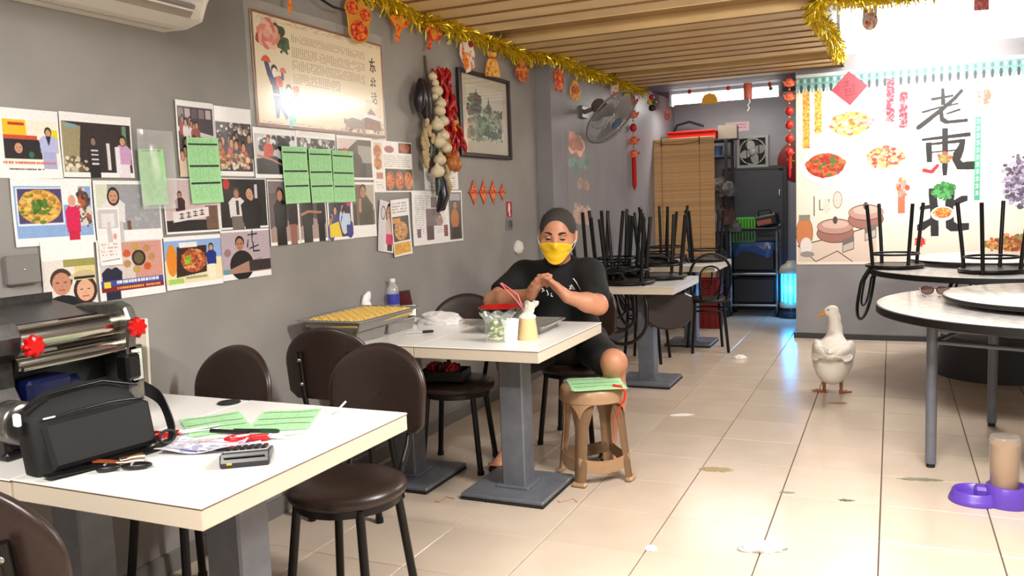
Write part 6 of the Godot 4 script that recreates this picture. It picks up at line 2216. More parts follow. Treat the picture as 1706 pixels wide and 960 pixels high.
func plastic_stool() -> void:
	var t := thing("plastic_stool", "tan plastic stool in the aisle with a green menu on it", "stool", Vector3(1.14, 0, -3.725), 0.70)
	var tan := grained("tan_plastic", Color(0.60, 0.47, 0.345), Color(0.65, 0.515, 0.385), 0.36, 4.0)
	var b := MB.new()
	b.lathe([Vector2(0, 0.452), Vector2(0.13, 0.452), Vector2(0.148, 0.448), Vector2(0.157, 0.436), Vector2(0.160, 0.405), Vector2(0.163, 0.385), Vector2(0.155, 0.382), Vector2(0.150, 0.43), Vector2(0, 0.44)], 40)
	part(t, "seat", b, tan)
	for k in 4:
		var a := HALF * k + PI / 4.0
		var d := Vector3(cos(a), 0, sin(a))
		var s := Vector3(-sin(a), 0, cos(a))
		b = MB.new()
		var g := []
		for j in 9:
			var v := j / 8.0
			var y := lerpf(0.41, 0.02, v)
			var r := lerpf(0.142, 0.188, v)
			var w := lerpf(0.070, 0.034, minf(1.0, v * 2.6)) - 0.004 * v
			var row := []
			for i in 9:
				var u := i / 8.0 * 2.0 - 1.0
				row.append(d * (r - 0.018 * u * u) + s * (u * w) + Vector3(0, y, 0))
			g.append(row)
		b.surface(g, false, 0.006, true)
		b.surface(g, false, 0.0)
		part(t, "leg", b, tan)
		b = MB.new()
		b.xf = Transform3D(Basis(Vector3.UP, -a), d * 0.181)
		b.box(Vector3(0, 0.011, 0), Vector3(0.034, 0.022, 0.074), 0.008)
		part(t, "foot", b, tan)
		var e := Vector3(cos(a + HALF), 0, sin(a + HALF))
		b = MB.new()
		var rows := []
		for j in 4:
			var v := j / 3.0
			var row := []
			for i in 11:
				var u := i / 10.0
				var dir := d.lerp(e, u).normalized()
				row.append(dir * lerpf(0.175, 0.138, sin(PI * u)) + Vector3(0, 0.135 - v * 0.06 - 0.022 * sin(PI * u), 0))
			rows.append(row)
		b.surface(rows, false, 0.005)
		b.surface(rows, false, 0.0, true)
		part(t, "stretcher", b, tan)
		b = MB.new()
		rows = []
		for j in 4:
			var v := j / 3.0
			var row := []
			for i in 11:
				var u := i / 10.0
				var dir := d.lerp(e, u).normalized()
				row.append(dir * 0.155 + Vector3(0, 0.40 - v * (0.012 + 0.075 * pow(absf(u * 2.0 - 1.0), 3)), 0))
			rows.append(row)
		b.surface(rows, false, 0.005)
		b.surface(rows, false, 0.0, true)
		part(t, "skirt", b, tan)
	menu_flat("stack of green menus on the tan plastic stool", Vector3(1.165, 0.4545, -3.70), 0.5, 0.25, 0.26)
	menu_flat("lowest green menu of the stool's stack, showing at one edge", Vector3(1.160, 0.4525, -3.715), 0.42, 0.25, 0.26)
	for q in [[1.30, 0.428, -3.665, "red plastic tie hanging off the stool's right edge"]]:
		b = MB.new()
		b.tube([Vector3(-0.04, 0.034, 0.0), Vector3(0.0, 0.030, 0.01), Vector3(0.024, 0.012, 0.02), Vector3(0.018, -0.03, 0.02), Vector3(-0.01, -0.07, 0.02), Vector3(-0.015, -0.12, 0.02)], [0.006, 0.007, 0.006, 0.005, 0.004, 0.002], 7)
		single("red_tie", q[3], "tie", b, mat("red_plastic_tie", Color(0.85, 0.12, 0.06), 0.3), Vector3(q[0], q[1], q[2]))
# ---------------------------------------------------------------- smooth bodies: distances on a grid, meshed as surface nets

class Field:
	var lo: Vector3
	var h: float
	var nx: int
	var ny: int
	var nz: int
	var d := PackedFloat32Array()

	func _init(a: Vector3, b: Vector3, cell: float) -> void:
		lo = a
		h = cell
		nx = int((b.x - a.x) / h) + 2
		ny = int((b.y - a.y) / h) + 2
		nz = int((b.z - a.z) / h) + 2
		d.resize(nx * ny * nz)
		d.fill(0.5)

	func span(a: Vector3, b: Vector3, m: float) -> Array:
		var p := ((a.min(b) - lo - Vector3.ONE * m) / h).floor()
		var q := ((a.max(b) - lo + Vector3.ONE * m) / h).ceil()
		return [maxi(0, int(p.x)), maxi(0, int(p.y)), maxi(0, int(p.z)), mini(nx - 1, int(q.x)), mini(ny - 1, int(q.y)), mini(nz - 1, int(q.z))]

	func put(i: int, v: float, k: float) -> void:
		var o := d[i]
		if k > 0.0:
			var t := maxf(k - absf(o - v), 0.0) / k
			d[i] = minf(o, v) - t * t * k * 0.25
		else:
			d[i] = minf(o, v)

	func cap(a: Vector3, b: Vector3, ra: float, rb: float, k := 0.02, squash := Vector3.ONE) -> void:
		var s := span(a, b, maxf(ra, rb) + k + 2.0 * h)
		var ab := (b - a) / squash
		var len2 := maxf(ab.length_squared(), 1e-9)
		for z in range(s[2], s[5] + 1):
			for y in range(s[1], s[4] + 1):
				var i: int = (z * ny + y) * nx
				for x in range(s[0], s[3] + 1):
					var p := (lo + Vector3(x, y, z) * h - a) / squash
					var t := clampf(p.dot(ab) / len2, 0.0, 1.0)
					put(i + x, (p - ab * t).length() - lerpf(ra, rb, t), k)

	func ell(c: Vector3, r: Vector3, q := Basis(), k := 0.015, dig := false) -> void:
		var m := maxf(r.x, maxf(r.y, r.z))
		var s := span(c, c, m + k + 2.0 * h)
		var inv := q.inverse()
		for z in range(s[2], s[5] + 1):
			for y in range(s[1], s[4] + 1):
				var i: int = (z * ny + y) * nx
				for x in range(s[0], s[3] + 1):
					var p := inv * (lo + Vector3(x, y, z) * h - c)
					var a := (p / r).length()
					var b := (p / (r * r)).length()
					var v := a * (a - 1.0) / maxf(b, 1e-6)
					if dig:
						var o := d[i + x]
						var t := maxf(k - absf(o + v), 0.0) / k
						d[i + x] = maxf(o, -v) + t * t * k * 0.25
					else:
						put(i + x, v, k)

	# keep only what lies behind the plane
	func cut(point: Vector3, out: Vector3) -> void:
		for z in nz:
			for y in ny:
				var i: int = (z * ny + y) * nx
				for x in nx:
					var v := (lo + Vector3(x, y, z) * h - point).dot(out)
					if v > d[i + x]:
						d[i + x] = v

	func at(p: Vector3) -> float:
		var g := (p - lo) / h
		var x := clampi(int(g.x), 0, nx - 2)
		var y := clampi(int(g.y), 0, ny - 2)
		var z := clampi(int(g.z), 0, nz - 2)
		var f := g - Vector3(x, y, z)
		var i := (z * ny + y) * nx + x
		var a := lerpf(lerpf(d[i], d[i + 1], f.x), lerpf(d[i + nx], d[i + nx + 1], f.x), f.y)
		i += nx * ny
		var b := lerpf(lerpf(d[i], d[i + 1], f.x), lerpf(d[i + nx], d[i + nx + 1], f.x), f.y)
		return lerpf(a, b, f.z)

	# where a ray first meets the surface
	func hit(from: Vector3, dir: Vector3, far: float) -> Vector3:
		var t := 0.0
		while t < far:
			var v := at(from + dir * t)
			if v < 0.0004:
				break
			t += clampf(v * 0.7, 0.001, 0.006)
		return from + dir * t

	func mesh_into(m: MB) -> void:
		var ids := PackedInt32Array()
		ids.resize(d.size())
		ids.fill(-1)
		var vs := PackedVector3Array()
		var ns := PackedVector3Array()
		var off := [0, 1, nx, nx + 1, nx * ny, nx * ny + 1, nx * ny + nx, nx * ny + nx + 1]
		var edges := [[0, 1], [2, 3], [4, 5], [6, 7], [0, 2], [1, 3], [4, 6], [5, 7], [0, 4], [1, 5], [2, 6], [3, 7]]
		var corner := []
		for c in 8:
			corner.append(Vector3(c & 1, (c >> 1) & 1, c >> 2))
		for z in nz - 1:
			for y in ny - 1:
				var row: int = (z * ny + y) * nx
				for x in nx - 1:
					var i := row + x
					var base := d[i]
					if base > h * 2.5 or base < -h * 2.5:
						continue
					var inside := 0
					for c in 8:
						if d[i + off[c]] < 0.0:
							inside += 1
					if inside == 0 or inside == 8:
						continue
					var sum := Vector3.ZERO
					var n := 0
					for e in edges:
						var a := d[i + off[e[0]]]
						var b := d[i + off[e[1]]]
						if (a < 0.0) != (b < 0.0):
							sum += (corner[e[0]] as Vector3).lerp(corner[e[1]], a / (a - b))
							n += 1
					ids[i] = vs.size()
					var p := lo + (Vector3(x, y, z) + sum / n) * h
					vs.append(p)
					var g := Vector3(at(p + Vector3(h, 0, 0)) - at(p - Vector3(h, 0, 0)), at(p + Vector3(0, h, 0)) - at(p - Vector3(0, h, 0)), at(p + Vector3(0, 0, h)) - at(p - Vector3(0, 0, h)))
					ns.append(g.normalized() if g.length() > 1e-9 else Vector3.UP)
		var sx := 1
		var sy := nx
		var sz := nx * ny
		for z in range(1, nz - 1):
			for y in range(1, ny - 1):
				var row: int = (z * ny + y) * nx
				for x in range(1, nx - 1):
					var i := row + x
					if ids[i] < 0:
						continue
					var a := d[i] < 0.0
					for e in [[sx, sy, sz], [sy, sz, sx], [sz, sx, sy]]:
						if a != (d[i + e[0]] < 0.0):
							var q := [ids[i], ids[i - e[1]], ids[i - e[1] - e[2]], ids[i - e[2]]]
							if q[1] < 0 or q[2] < 0 or q[3] < 0:
								continue
							m.tri(vs[q[0]], vs[q[1]], vs[q[2]], ns[q[0]], ns[q[1]], ns[q[2]])
							m.tri(vs[q[0]], vs[q[2]], vs[q[3]], ns[q[0]], ns[q[2]], ns[q[3]])


func hand(f: Field, w: Vector3, to: Vector3, across: Vector3, spread: Vector3, shift: float) -> void:
	# w wrist, to knuckle row, across where the fingers cross over, spread from the little finger to the index
	var dir := (to - w).normalized()
	for i in 4:
		var s := spread * ((i - 1.5) * 0.0205 + shift)
		var k := to + s - dir * absf(i - 2.2) * 0.004
		f.cap(w + s * 0.45, k, 0.019, 0.0125, 0.012)
		var L: float = [0.82, 0.96, 1.04, 0.95][i]
		var a := k + (dir * 0.55 + across * 0.85).normalized() * 0.042 * L
		var b := a + (across * 0.95 - dir * 0.30).normalized() * 0.027 * L
		var c := b + (across * 0.45 - dir * 0.90).normalized() * 0.021 * L
		f.cap(k, a, 0.0112, 0.0100, 0.004)
		f.cap(a, b, 0.0100, 0.0092, 0.003)
		f.cap(b, c, 0.0092, 0.0078, 0.003)
	f.cap(w, w.lerp(to, 0.75), 0.024, 0.021, 0.015)
	var t0 := w.lerp(to, 0.30) + spread * 0.026
	var t1 := t0 + (dir * 0.6 + spread * 0.65 + across * 0.2).normalized() * 0.040
	var t2 := t1 + (dir * 0.75 + across * 0.55 + spread * 0.1).normalized() * 0.032
	f.cap(w.lerp(to, 0.12), t0, 0.020, 0.0165, 0.015)
	f.cap(t0, t1, 0.0150, 0.0118, 0.006)
	f.cap(t1, t2, 0.0118, 0.0090, 0.003)


func person() -> void:
	var t := thing("person", "seated man in black shirt and shorts with yellow face mask, hands clasped over the table", "person", Vector3(0.86, 0.0, -4.1))
	var base := Vector3(0.86, 0.0, -4.1)
	var skin := grained("skin", Color(0.70, 0.465, 0.345), Color(0.76, 0.525, 0.40), 0.5, 8.0, 0.05, 51)
	skin.subsurf_scatter_enabled = true
	skin.subsurf_scatter_strength = 0.08
	var sl := Vector3(0.615, 0.925, -4.13)
	var sr := Vector3(1.030, 0.940, -4.07)
	var el := Vector3(0.548, 0.815, -3.895)
	var er := Vector3(1.135, 0.808, -3.855)
	var wl := Vector3(0.822, 0.868, -3.755)
	var wr := Vector3(1.022, 0.862, -3.735)
	var neck := Vector3(0.855, 1.00, -4.07)
	var chest := Vector3(0.835, 0.80, -4.15)
	var pelvis := Vector3(0.835, 0.53, -4.27)
	var kl := Vector3(0.672, 0.510, -3.80)
	var kr := Vector3(1.205, 0.527, -3.865)
	var al := Vector3(0.660, 0.085, -3.79)
	var ar := Vector3(1.112, 0.085, -4.05)
	var body := MB.new()
	body.xf.origin = -base
	var f := Field.new(Vector3(0.42, -0.01, -4.46), Vector3(1.36, 1.10, -3.60), 0.0125)
	f.cap(sl, el, 0.052, 0.045, 0.03)
	f.cap(el, el.lerp(wl, 0.35), 0.046, 0.047, 0.02)
	f.cap(el.lerp(wl, 0.35), wl, 0.047, 0.029, 0.02)
	f.cap(sr, er, 0.052, 0.045, 0.03)
	f.cap(er, er.lerp(wr, 0.35), 0.046, 0.047, 0.02)
	f.cap(er.lerp(wr, 0.35), wr, 0.047, 0.029, 0.02)
	f.cap(neck + Vector3(0, -0.06, -0.02), neck + Vector3(0.012, 0.06, 0.04), 0.062, 0.058, 0.03)
	f.cap(sl, sr, 0.055, 0.055, 0.05)
	f.cap(chest, pelvis, 0.13, 0.135, 0.05, Vector3(1.2, 1, 0.9))
	f.cap(pelvis + Vector3(-0.085, 0, 0), kl, 0.085, 0.060, 0.03)
	f.cap(pelvis + Vector3(0.085, 0, 0), kr, 0.085, 0.062, 0.03)
	for q in [[kl, al], [kr, ar]]:
		var k: Vector3 = q[0]
		var a: Vector3 = q[1]
		var back := Vector3(0, 0, -0.018)
		f.ell(k + Vector3(0, 0.004, 0.008), Vector3(0.060, 0.062, 0.060), Basis(), 0.02)
		f.cap(k, k.lerp(a, 0.32) + back, 0.055, 0.058, 0.02)
		f.cap(k.lerp(a, 0.32) + back, a, 0.058, 0.033, 0.02)
		var toe := (Vector3(0.25, 0, 1.0) if a.x > 1.0 else Vector3(-0.12, 0, 1.0)).normalized()
		f.cap(a + Vector3(0, -0.045, 0) - toe * 0.025, a + Vector3(0, -0.052, 0) + toe * 0.11, 0.030, 0.030, 0.025, Vector3(1, 0.75, 1))
		f.cap(a, a + Vector3(0, -0.035, 0) + toe * 0.07, 0.032, 0.026, 0.02)
		var side := toe.cross(Vector3.UP)
		for i in 5:
			var p := a + Vector3(0, -0.060, 0) + toe * (0.135 - 0.006 * absf(i - 1.0)) + side * (0.016 * (i - 2.0)) * (1.0 if a.x > 1.0 else -1.0)
			f.cap(p - toe * 0.02, p + toe * 0.018, 0.010, 0.009, 0.004)
	f.mesh_into(body)
	# hands, finer
	f = Field.new(Vector3(0.775, 0.815, -3.83), Vector3(1.075, 1.005, -3.63), 0.0033)
	var spread := Vector3(0.05, 0.55, 0.83).normalized()
	f.cap(el.lerp(wl, 0.78), wl, 0.036, 0.029, 0.01)
	f.cap(er.lerp(wr, 0.78), wr, 0.036, 0.029, 0.01)
	hand(f, wl, Vector3(0.884, 0.931, -3.722), Vector3(0.93, 0.34, 0.0), spread, 0.005)
	hand(f, wr, Vector3(0.952, 0.931, -3.716), Vector3(-0.93, 0.34, 0.0), spread, -0.005)
	f.mesh_into(body)
	# head
	var hc := Vector3(0.884, 1.142, -3.985)
	var q := Basis(Vector3.UP, 0.24) * Basis(Vector3.RIGHT, 0.20) * Basis(Vector3.BACK, -0.05)
	var hf := Field.new(hc - Vector3(0.14, 0.20, 0.17), hc + Vector3(0.14, 0.17, 0.17), 0.0048)
	hf.ell(hc + q * Vector3(0, 0.035, -0.018), Vector3(0.086, 0.098, 0.104), q, 0.01)
	hf.ell(hc + q * Vector3(0, -0.045, 0.018), Vector3(0.073, 0.088, 0.080), q, 0.05)
	hf.ell(hc + q * Vector3(0, -0.108, 0.052), Vector3(0.036, 0.026, 0.032), q, 0.03)
	for s in [-1.0, 1.0]:
		hf.ell(hc + q * Vector3(s * 0.052, -0.030, 0.056), Vector3(0.030, 0.030, 0.026), q, 0.02)
		hf.ell(hc + q * Vector3(s * 0.036, 0.012, 0.094), Vector3(0.019, 0.012, 0.014), q, 0.010, true)
		hf.ell(hc + q * Vector3(s * 0.035, 0.009, 0.078), Vector3(0.015, 0.011, 0.013), q, 0.004)
		hf.ell(hc + q * Vector3(s * 0.036, 0.030, 0.082), Vector3(0.026, 0.007, 0.012), q, 0.012)
		var e := hc + q * Vector3(s * 0.090, -0.005, -0.012)
		hf.ell(e, Vector3(0.010, 0.033, 0.020), q * Basis(Vector3.UP, -s * 0.5), 0.006)
		hf.ell(e + q * Vector3(s * 0.010, 0.004, 0.006), Vector3(0.005, 0.020, 0.011), q * Basis(Vector3.UP, -s * 0.5), 0.004, true)
	hf.cap(hc + q * Vector3(0, 0.02, 0.084), hc + q * Vector3(0, -0.028, 0.108), 0.010, 0.015, 0.014)
	hf.ell(hc + q * Vector3(0, -0.034, 0.100), Vector3(0.022, 0.012, 0.014), q, 0.008)
	hf.cap(hc + q * Vector3(-0.02, -0.068, 0.086), hc + q * Vector3(0.02, -0.068, 0.086), 0.009, 0.009, 0.01)
	hf.cap(neck + Vector3(0, -0.01, 0), hc + q * Vector3(0, -0.04, -0.02), 0.060, 0.056, 0.03)
	hf.mesh_into(body)
	part(t, "body", body, skin)
	# cropped hair
	var m := MB.new()
	m.xf.origin = -base
	var hair := Field.new(hc - Vector3(0.13, 0.09, 0.16), hc + Vector3(0.13, 0.17, 0.14), 0.0055)
	hair.ell(hc + q * Vector3(0, 0.038, -0.020), Vector3(0.0915, 0.1010, 0.1070), q, 0.0)
	hair.ell(hc + q * Vector3(0, 0.008, 0.098), Vector3(0.078, 0.094, 0.080), q, 0.006, true)
	hair.cut(hc + q * Vector3(0, -0.030, 0.030), q * Vector3(0, -0.93, 0.36).normalized())
	for s in [-1.0, 1.0]:
		hair.ell(hc + q * Vector3(s * 0.094, -0.016, -0.008), Vector3(0.018, 0.034, 0.022), q, 0.006, true)
	hair.mesh_into(m)
	var hv := m.v
	var hn := m.n
	for k in 4200:
		var i := rng.randi() % hv.size()
		var p := hv[i]
		var d := (hn[i] + Vector3(rng.randf_range(-0.5, 0.5), rng.randf_range(-0.3, 0.6), rng.randf_range(-0.5, 0.5))).normalized() * rng.randf_range(0.002, 0.006)
		var w := d.cross(Vector3(rng.randfn(), rng.randfn(), rng.randfn())).normalized() * 0.0009
		var x := m.xf
		m.xf = Transform3D()
		m.tri(p - w - d * 0.3, p + w - d * 0.3, p + d, hn[i], hn[i], hn[i])
		m.xf = x
	part(t, "cropped_hair", m, grained("cropped_hair", Color(0.13, 0.115, 0.105), Color(0.27, 0.245, 0.23), 0.8, 60.0, 0.3, 53))
	# brows and eyes
	for s in [-1.0, 1.0]:
		m = MB.new()
		m.xf.origin = -base
		var row := []
		for i in 6:
			var u := i / 5.0
			var p := hc + q * Vector3(s * (0.016 + 0.040 * u), 0.031 + 0.006 * sin(u * 2.6), 0.2)
			row.append(hf.hit(p, q * Vector3(0, 0, -1), 0.2) + q * Vector3(0, 0, 0.001))
		m.tube(row, [0.004, 0.0056, 0.0058, 0.0052, 0.004, 0.002], 6)
		part(t, "eyebrow", m, mat("brow_black", Color(0.06, 0.05, 0.045), 0.8))
		m = MB.new()
		row = []
		m.xf.origin = -base
		for i in 5:
			var u := i / 4.0
			var p := hc + q * Vector3(s * (0.021 + 0.028 * u), 0.0065 - 0.002 * u, 0.2)
			row.append(hf.hit(p, q * Vector3(0, 0, -1), 0.2) + q * Vector3(0, 0, 0.0003))
		m.tube(row, [0.002, 0.0040, 0.0048, 0.0040, 0.0015], 6)
		part(t, "eye", m, mat("eye_dark", Color(0.05, 0.035, 0.03), 0.15))
	# mask: pleated cloth over nose and chin, loops to the ears
	m = MB.new()
	m.xf.origin = -base
	var g := []
	for j in 17:
		var v := j / 16.0
		var ring := []
		for i in 25:
			var u := i / 24.0 * 2.0 - 1.0
			var half := lerpf(0.98, 0.80, absf(v - 0.42) * 1.2) * (1.0 - 0.22 * v * v)
			var ang := u * half
			var y := lerpf(-0.006 - 0.020 * u * u, -0.130 + 0.045 * u * u, v)
			var from := hc + q * Vector3(sin(ang) * 0.22, y, 0.012 + cos(ang) * 0.22)
			var to := hc + q * Vector3(0, y * 0.85, 0.012)
			var p := hf.hit(from, (to - from).normalized(), 0.24)
			var r := (p - to).length()
			p = to + (from - to).normalized() * (maxf(r, 0.070 + 0.022 * cos(ang)) + 0.006 + 0.0022 * sin(v * 19.0) * cos(u * 1.3))
			ring.append(p)
		g.append(ring)
	for it in 3:
		for j in range(1, 16):
			for i in range(1, 24):
				g[j][i] = g[j][i] * 0.5 + (g[j][i - 1] + g[j][i + 1] + g[j - 1][i] + g[j + 1][i]) * 0.125
	m.surface(g, false, 0.0016)
	part(t, "face_mask", m, grained("mask_yellow", Color(0.86, 0.66, 0.03), Color(0.92, 0.74, 0.08), 0.6, 20.0, 0.05, 57))
	for s in [-1.0, 1.0]:
		m = MB.new()
		m.xf.origin = -base
		var e := hc + q * Vector3(s * 0.098, 0.012, -0.018)
		var a: Vector3 = g[1][24 if s > 0 else 0]
		var b: Vector3 = g[15][24 if s > 0 else 0]
		m.tube([a, a.lerp(e, 0.5) + q * Vector3(s * 0.008, 0, 0), e + q * Vector3(0, 0.012, 0), e + q * Vector3(0, -0.022, -0.006), b.lerp(e, 0.4) + q * Vector3(s * 0.010, -0.01, 0), b], 0.0016, 6)
		part(t, "ear_loop", m, mat("loop_white", Color(0.88, 0.86, 0.82), 0.6))
	# shirt
	var black := grained("black_cotton", Color(0.022, 0.023, 0.028), Color(0.040, 0.041, 0.048), 0.85, 10.0, 0.08, 59)
	m = MB.new()
	m.xf.origin = -base
	var sf := Field.new(Vector3(0.44, 0.42, -4.48), Vector3(1.28, 1.08, -3.78), 0.0125)
	sf.cap(sl, sl.lerp(el, 0.70), 0.072, 0.069, 0.05)
	sf.cap(sr, sr.lerp(er, 0.70), 0.072, 0.069, 0.05)
	sf.cap(sl + Vector3(0.03, 0.01, 0), sr + Vector3(-0.03, 0.01, 0), 0.072, 0.072, 0.05)
	sf.cap(neck + Vector3(0, -0.06, -0.01), neck + Vector3(0, -0.005, 0.005), 0.10, 0.078, 0.05)
	sf.cap(Vector3(0.835, 0.86, -4.12), Vector3(0.835, 0.55, -4.24), 0.135, 0.155, 0.06, Vector3(1.25, 1, 0.95))
	sf.cap(Vector3(0.835, 0.66, -4.12), Vector3(0.835, 0.60, -4.14), 0.12, 0.12, 0.06, Vector3(1.2, 1, 1))
	for k in 7:
		sf.cap(Vector3(0.66 + 0.055 * k, 0.70 - 0.03 * (k % 3), -4.00), Vector3(0.70 + 0.05 * k, 0.60, -4.02), 0.012, 0.012, 0.03)
	sf.ell(neck + Vector3(0.012, 0.045, 0.035), Vector3(0.075, 0.050, 0.080), Basis(Vector3.RIGHT, 0.3), 0.012, true)
	sf.cut(sl.lerp(el, 0.74), (el - sl).normalized() + Vector3(0, -0.0, 0.0))
	sf.mesh_into(m)
	part(t, "shirt", m, black)
	# white strokes printed across the chest
	for s in [[[0.775, 0.880], [0.790, 0.872], [0.800, 0.862], [0.785, 0.858]], [[0.815, 0.866], [0.822, 0.842], [0.815, 0.838]], [[0.935, 0.888], [0.945, 0.870], [0.957, 0.866], [0.945, 0.890], [0.935, 0.868]], [[0.958, 0.925], [0.975, 0.906], [0.988, 0.884], [0.992, 0.865]], [[0.840, 0.850], [0.835, 0.836], [0.845, 0.832]]]:
		m = MB.new()
		m.xf.origin = -base
		var row := []
		for p in s:
			row.append(sf.hit(Vector3(p[0], p[1], -3.80), Vector3(0, 0, -1), 0.4) + Vector3(0, 0, 0.0008))
		m.tube(row, 0.0060, 6, false, true, 0.4)
		part(t, "shirt_print", m, mat("shirt_print_white", Color(0.85, 0.85, 0.86), 0.6))
	# shorts
	m = MB.new()
	m.xf.origin = -base
	var pf := Field.new(Vector3(0.52, 0.40, -4.48), Vector3(1.28, 0.72, -3.76), 0.0125)
	pf.cap(pelvis + Vector3(-0.07, 0.0, 0), pelvis + Vector3(0.07, 0, 0), 0.145, 0.145, 0.05)
	pf.cap(pelvis + Vector3(-0.085, 0.01, 0), kl.lerp(pelvis, 0.16), 0.105, 0.086, 0.03)
	pf.cap(pelvis + Vector3(0.085, 0.01, 0), kr.lerp(pelvis, 0.17), 0.105, 0.086, 0.03)
	pf.mesh_into(m)
	part(t, "shorts", m, grained("black_shorts", Color(0.018, 0.018, 0.021), Color(0.030, 0.030, 0.034), 0.8, 10.0, 0.08, 61))
	m = MB.new()
	m.xf.origin = -base
	var lp := pf.hit(Vector3(1.03, 0.80, -3.93), Vector3(0, -1, 0), 0.4) + Vector3(0, 0.001, 0)
	var ring := []
	for k in 14:
		var a := TAU * k / 14.0
		ring.append(lp + Vector3(cos(a) * 0.014, 0.003 * sin(a) - 0.002 * cos(a), sin(a) * 0.014))
	m.tube(ring, 0.0025, 5, true)
	part(t, "shorts_emblem", m, mat("shirt_print_white", Color.WHITE))
	# sandals
	for a in [al, ar]:
		var toe := (Vector3(0.25, 0, 1.0) if a.x > 1.0 else Vector3(-0.12, 0, 1.0)).normalized()
		m = MB.new()
		m.xf = Transform3D(Basis(Vector3.UP, atan2(toe.x, toe.z)), a + Vector3(0, -0.085, 0) + toe * 0.055 - base)
		var o := PackedVector2Array()
		for k in 28:
			var w := TAU * k / 28.0
			o.append(Vector2(cos(w) * 0.044 * (1.0 + 0.14 * sin(w)), sin(w) * 0.125))
		m.xf *= Transform3D(Basis(Vector3.RIGHT, HALF), Vector3(0, 0.009, 0))
		m.prism(o, 0.018, 0.004)
		var sole := part(t, "sandal", m, mat("sandal_black", Color(0.025, 0.024, 0.025), 0.6))
		m = MB.new()
		var arch := []
		var side := toe.cross(Vector3.UP)
		for k in 9:
			var w := PI * k / 8.0
			arch.append(a - base + toe * 0.075 + side * cos(w) * 0.046 + Vector3(0, -0.072 + sin(w) * 0.050, 0))
		m.tube(arch, 0.013, 8, false, true, 0.45)
		part(sole, "strap", m, mat("sandal_black", Color.BLACK))


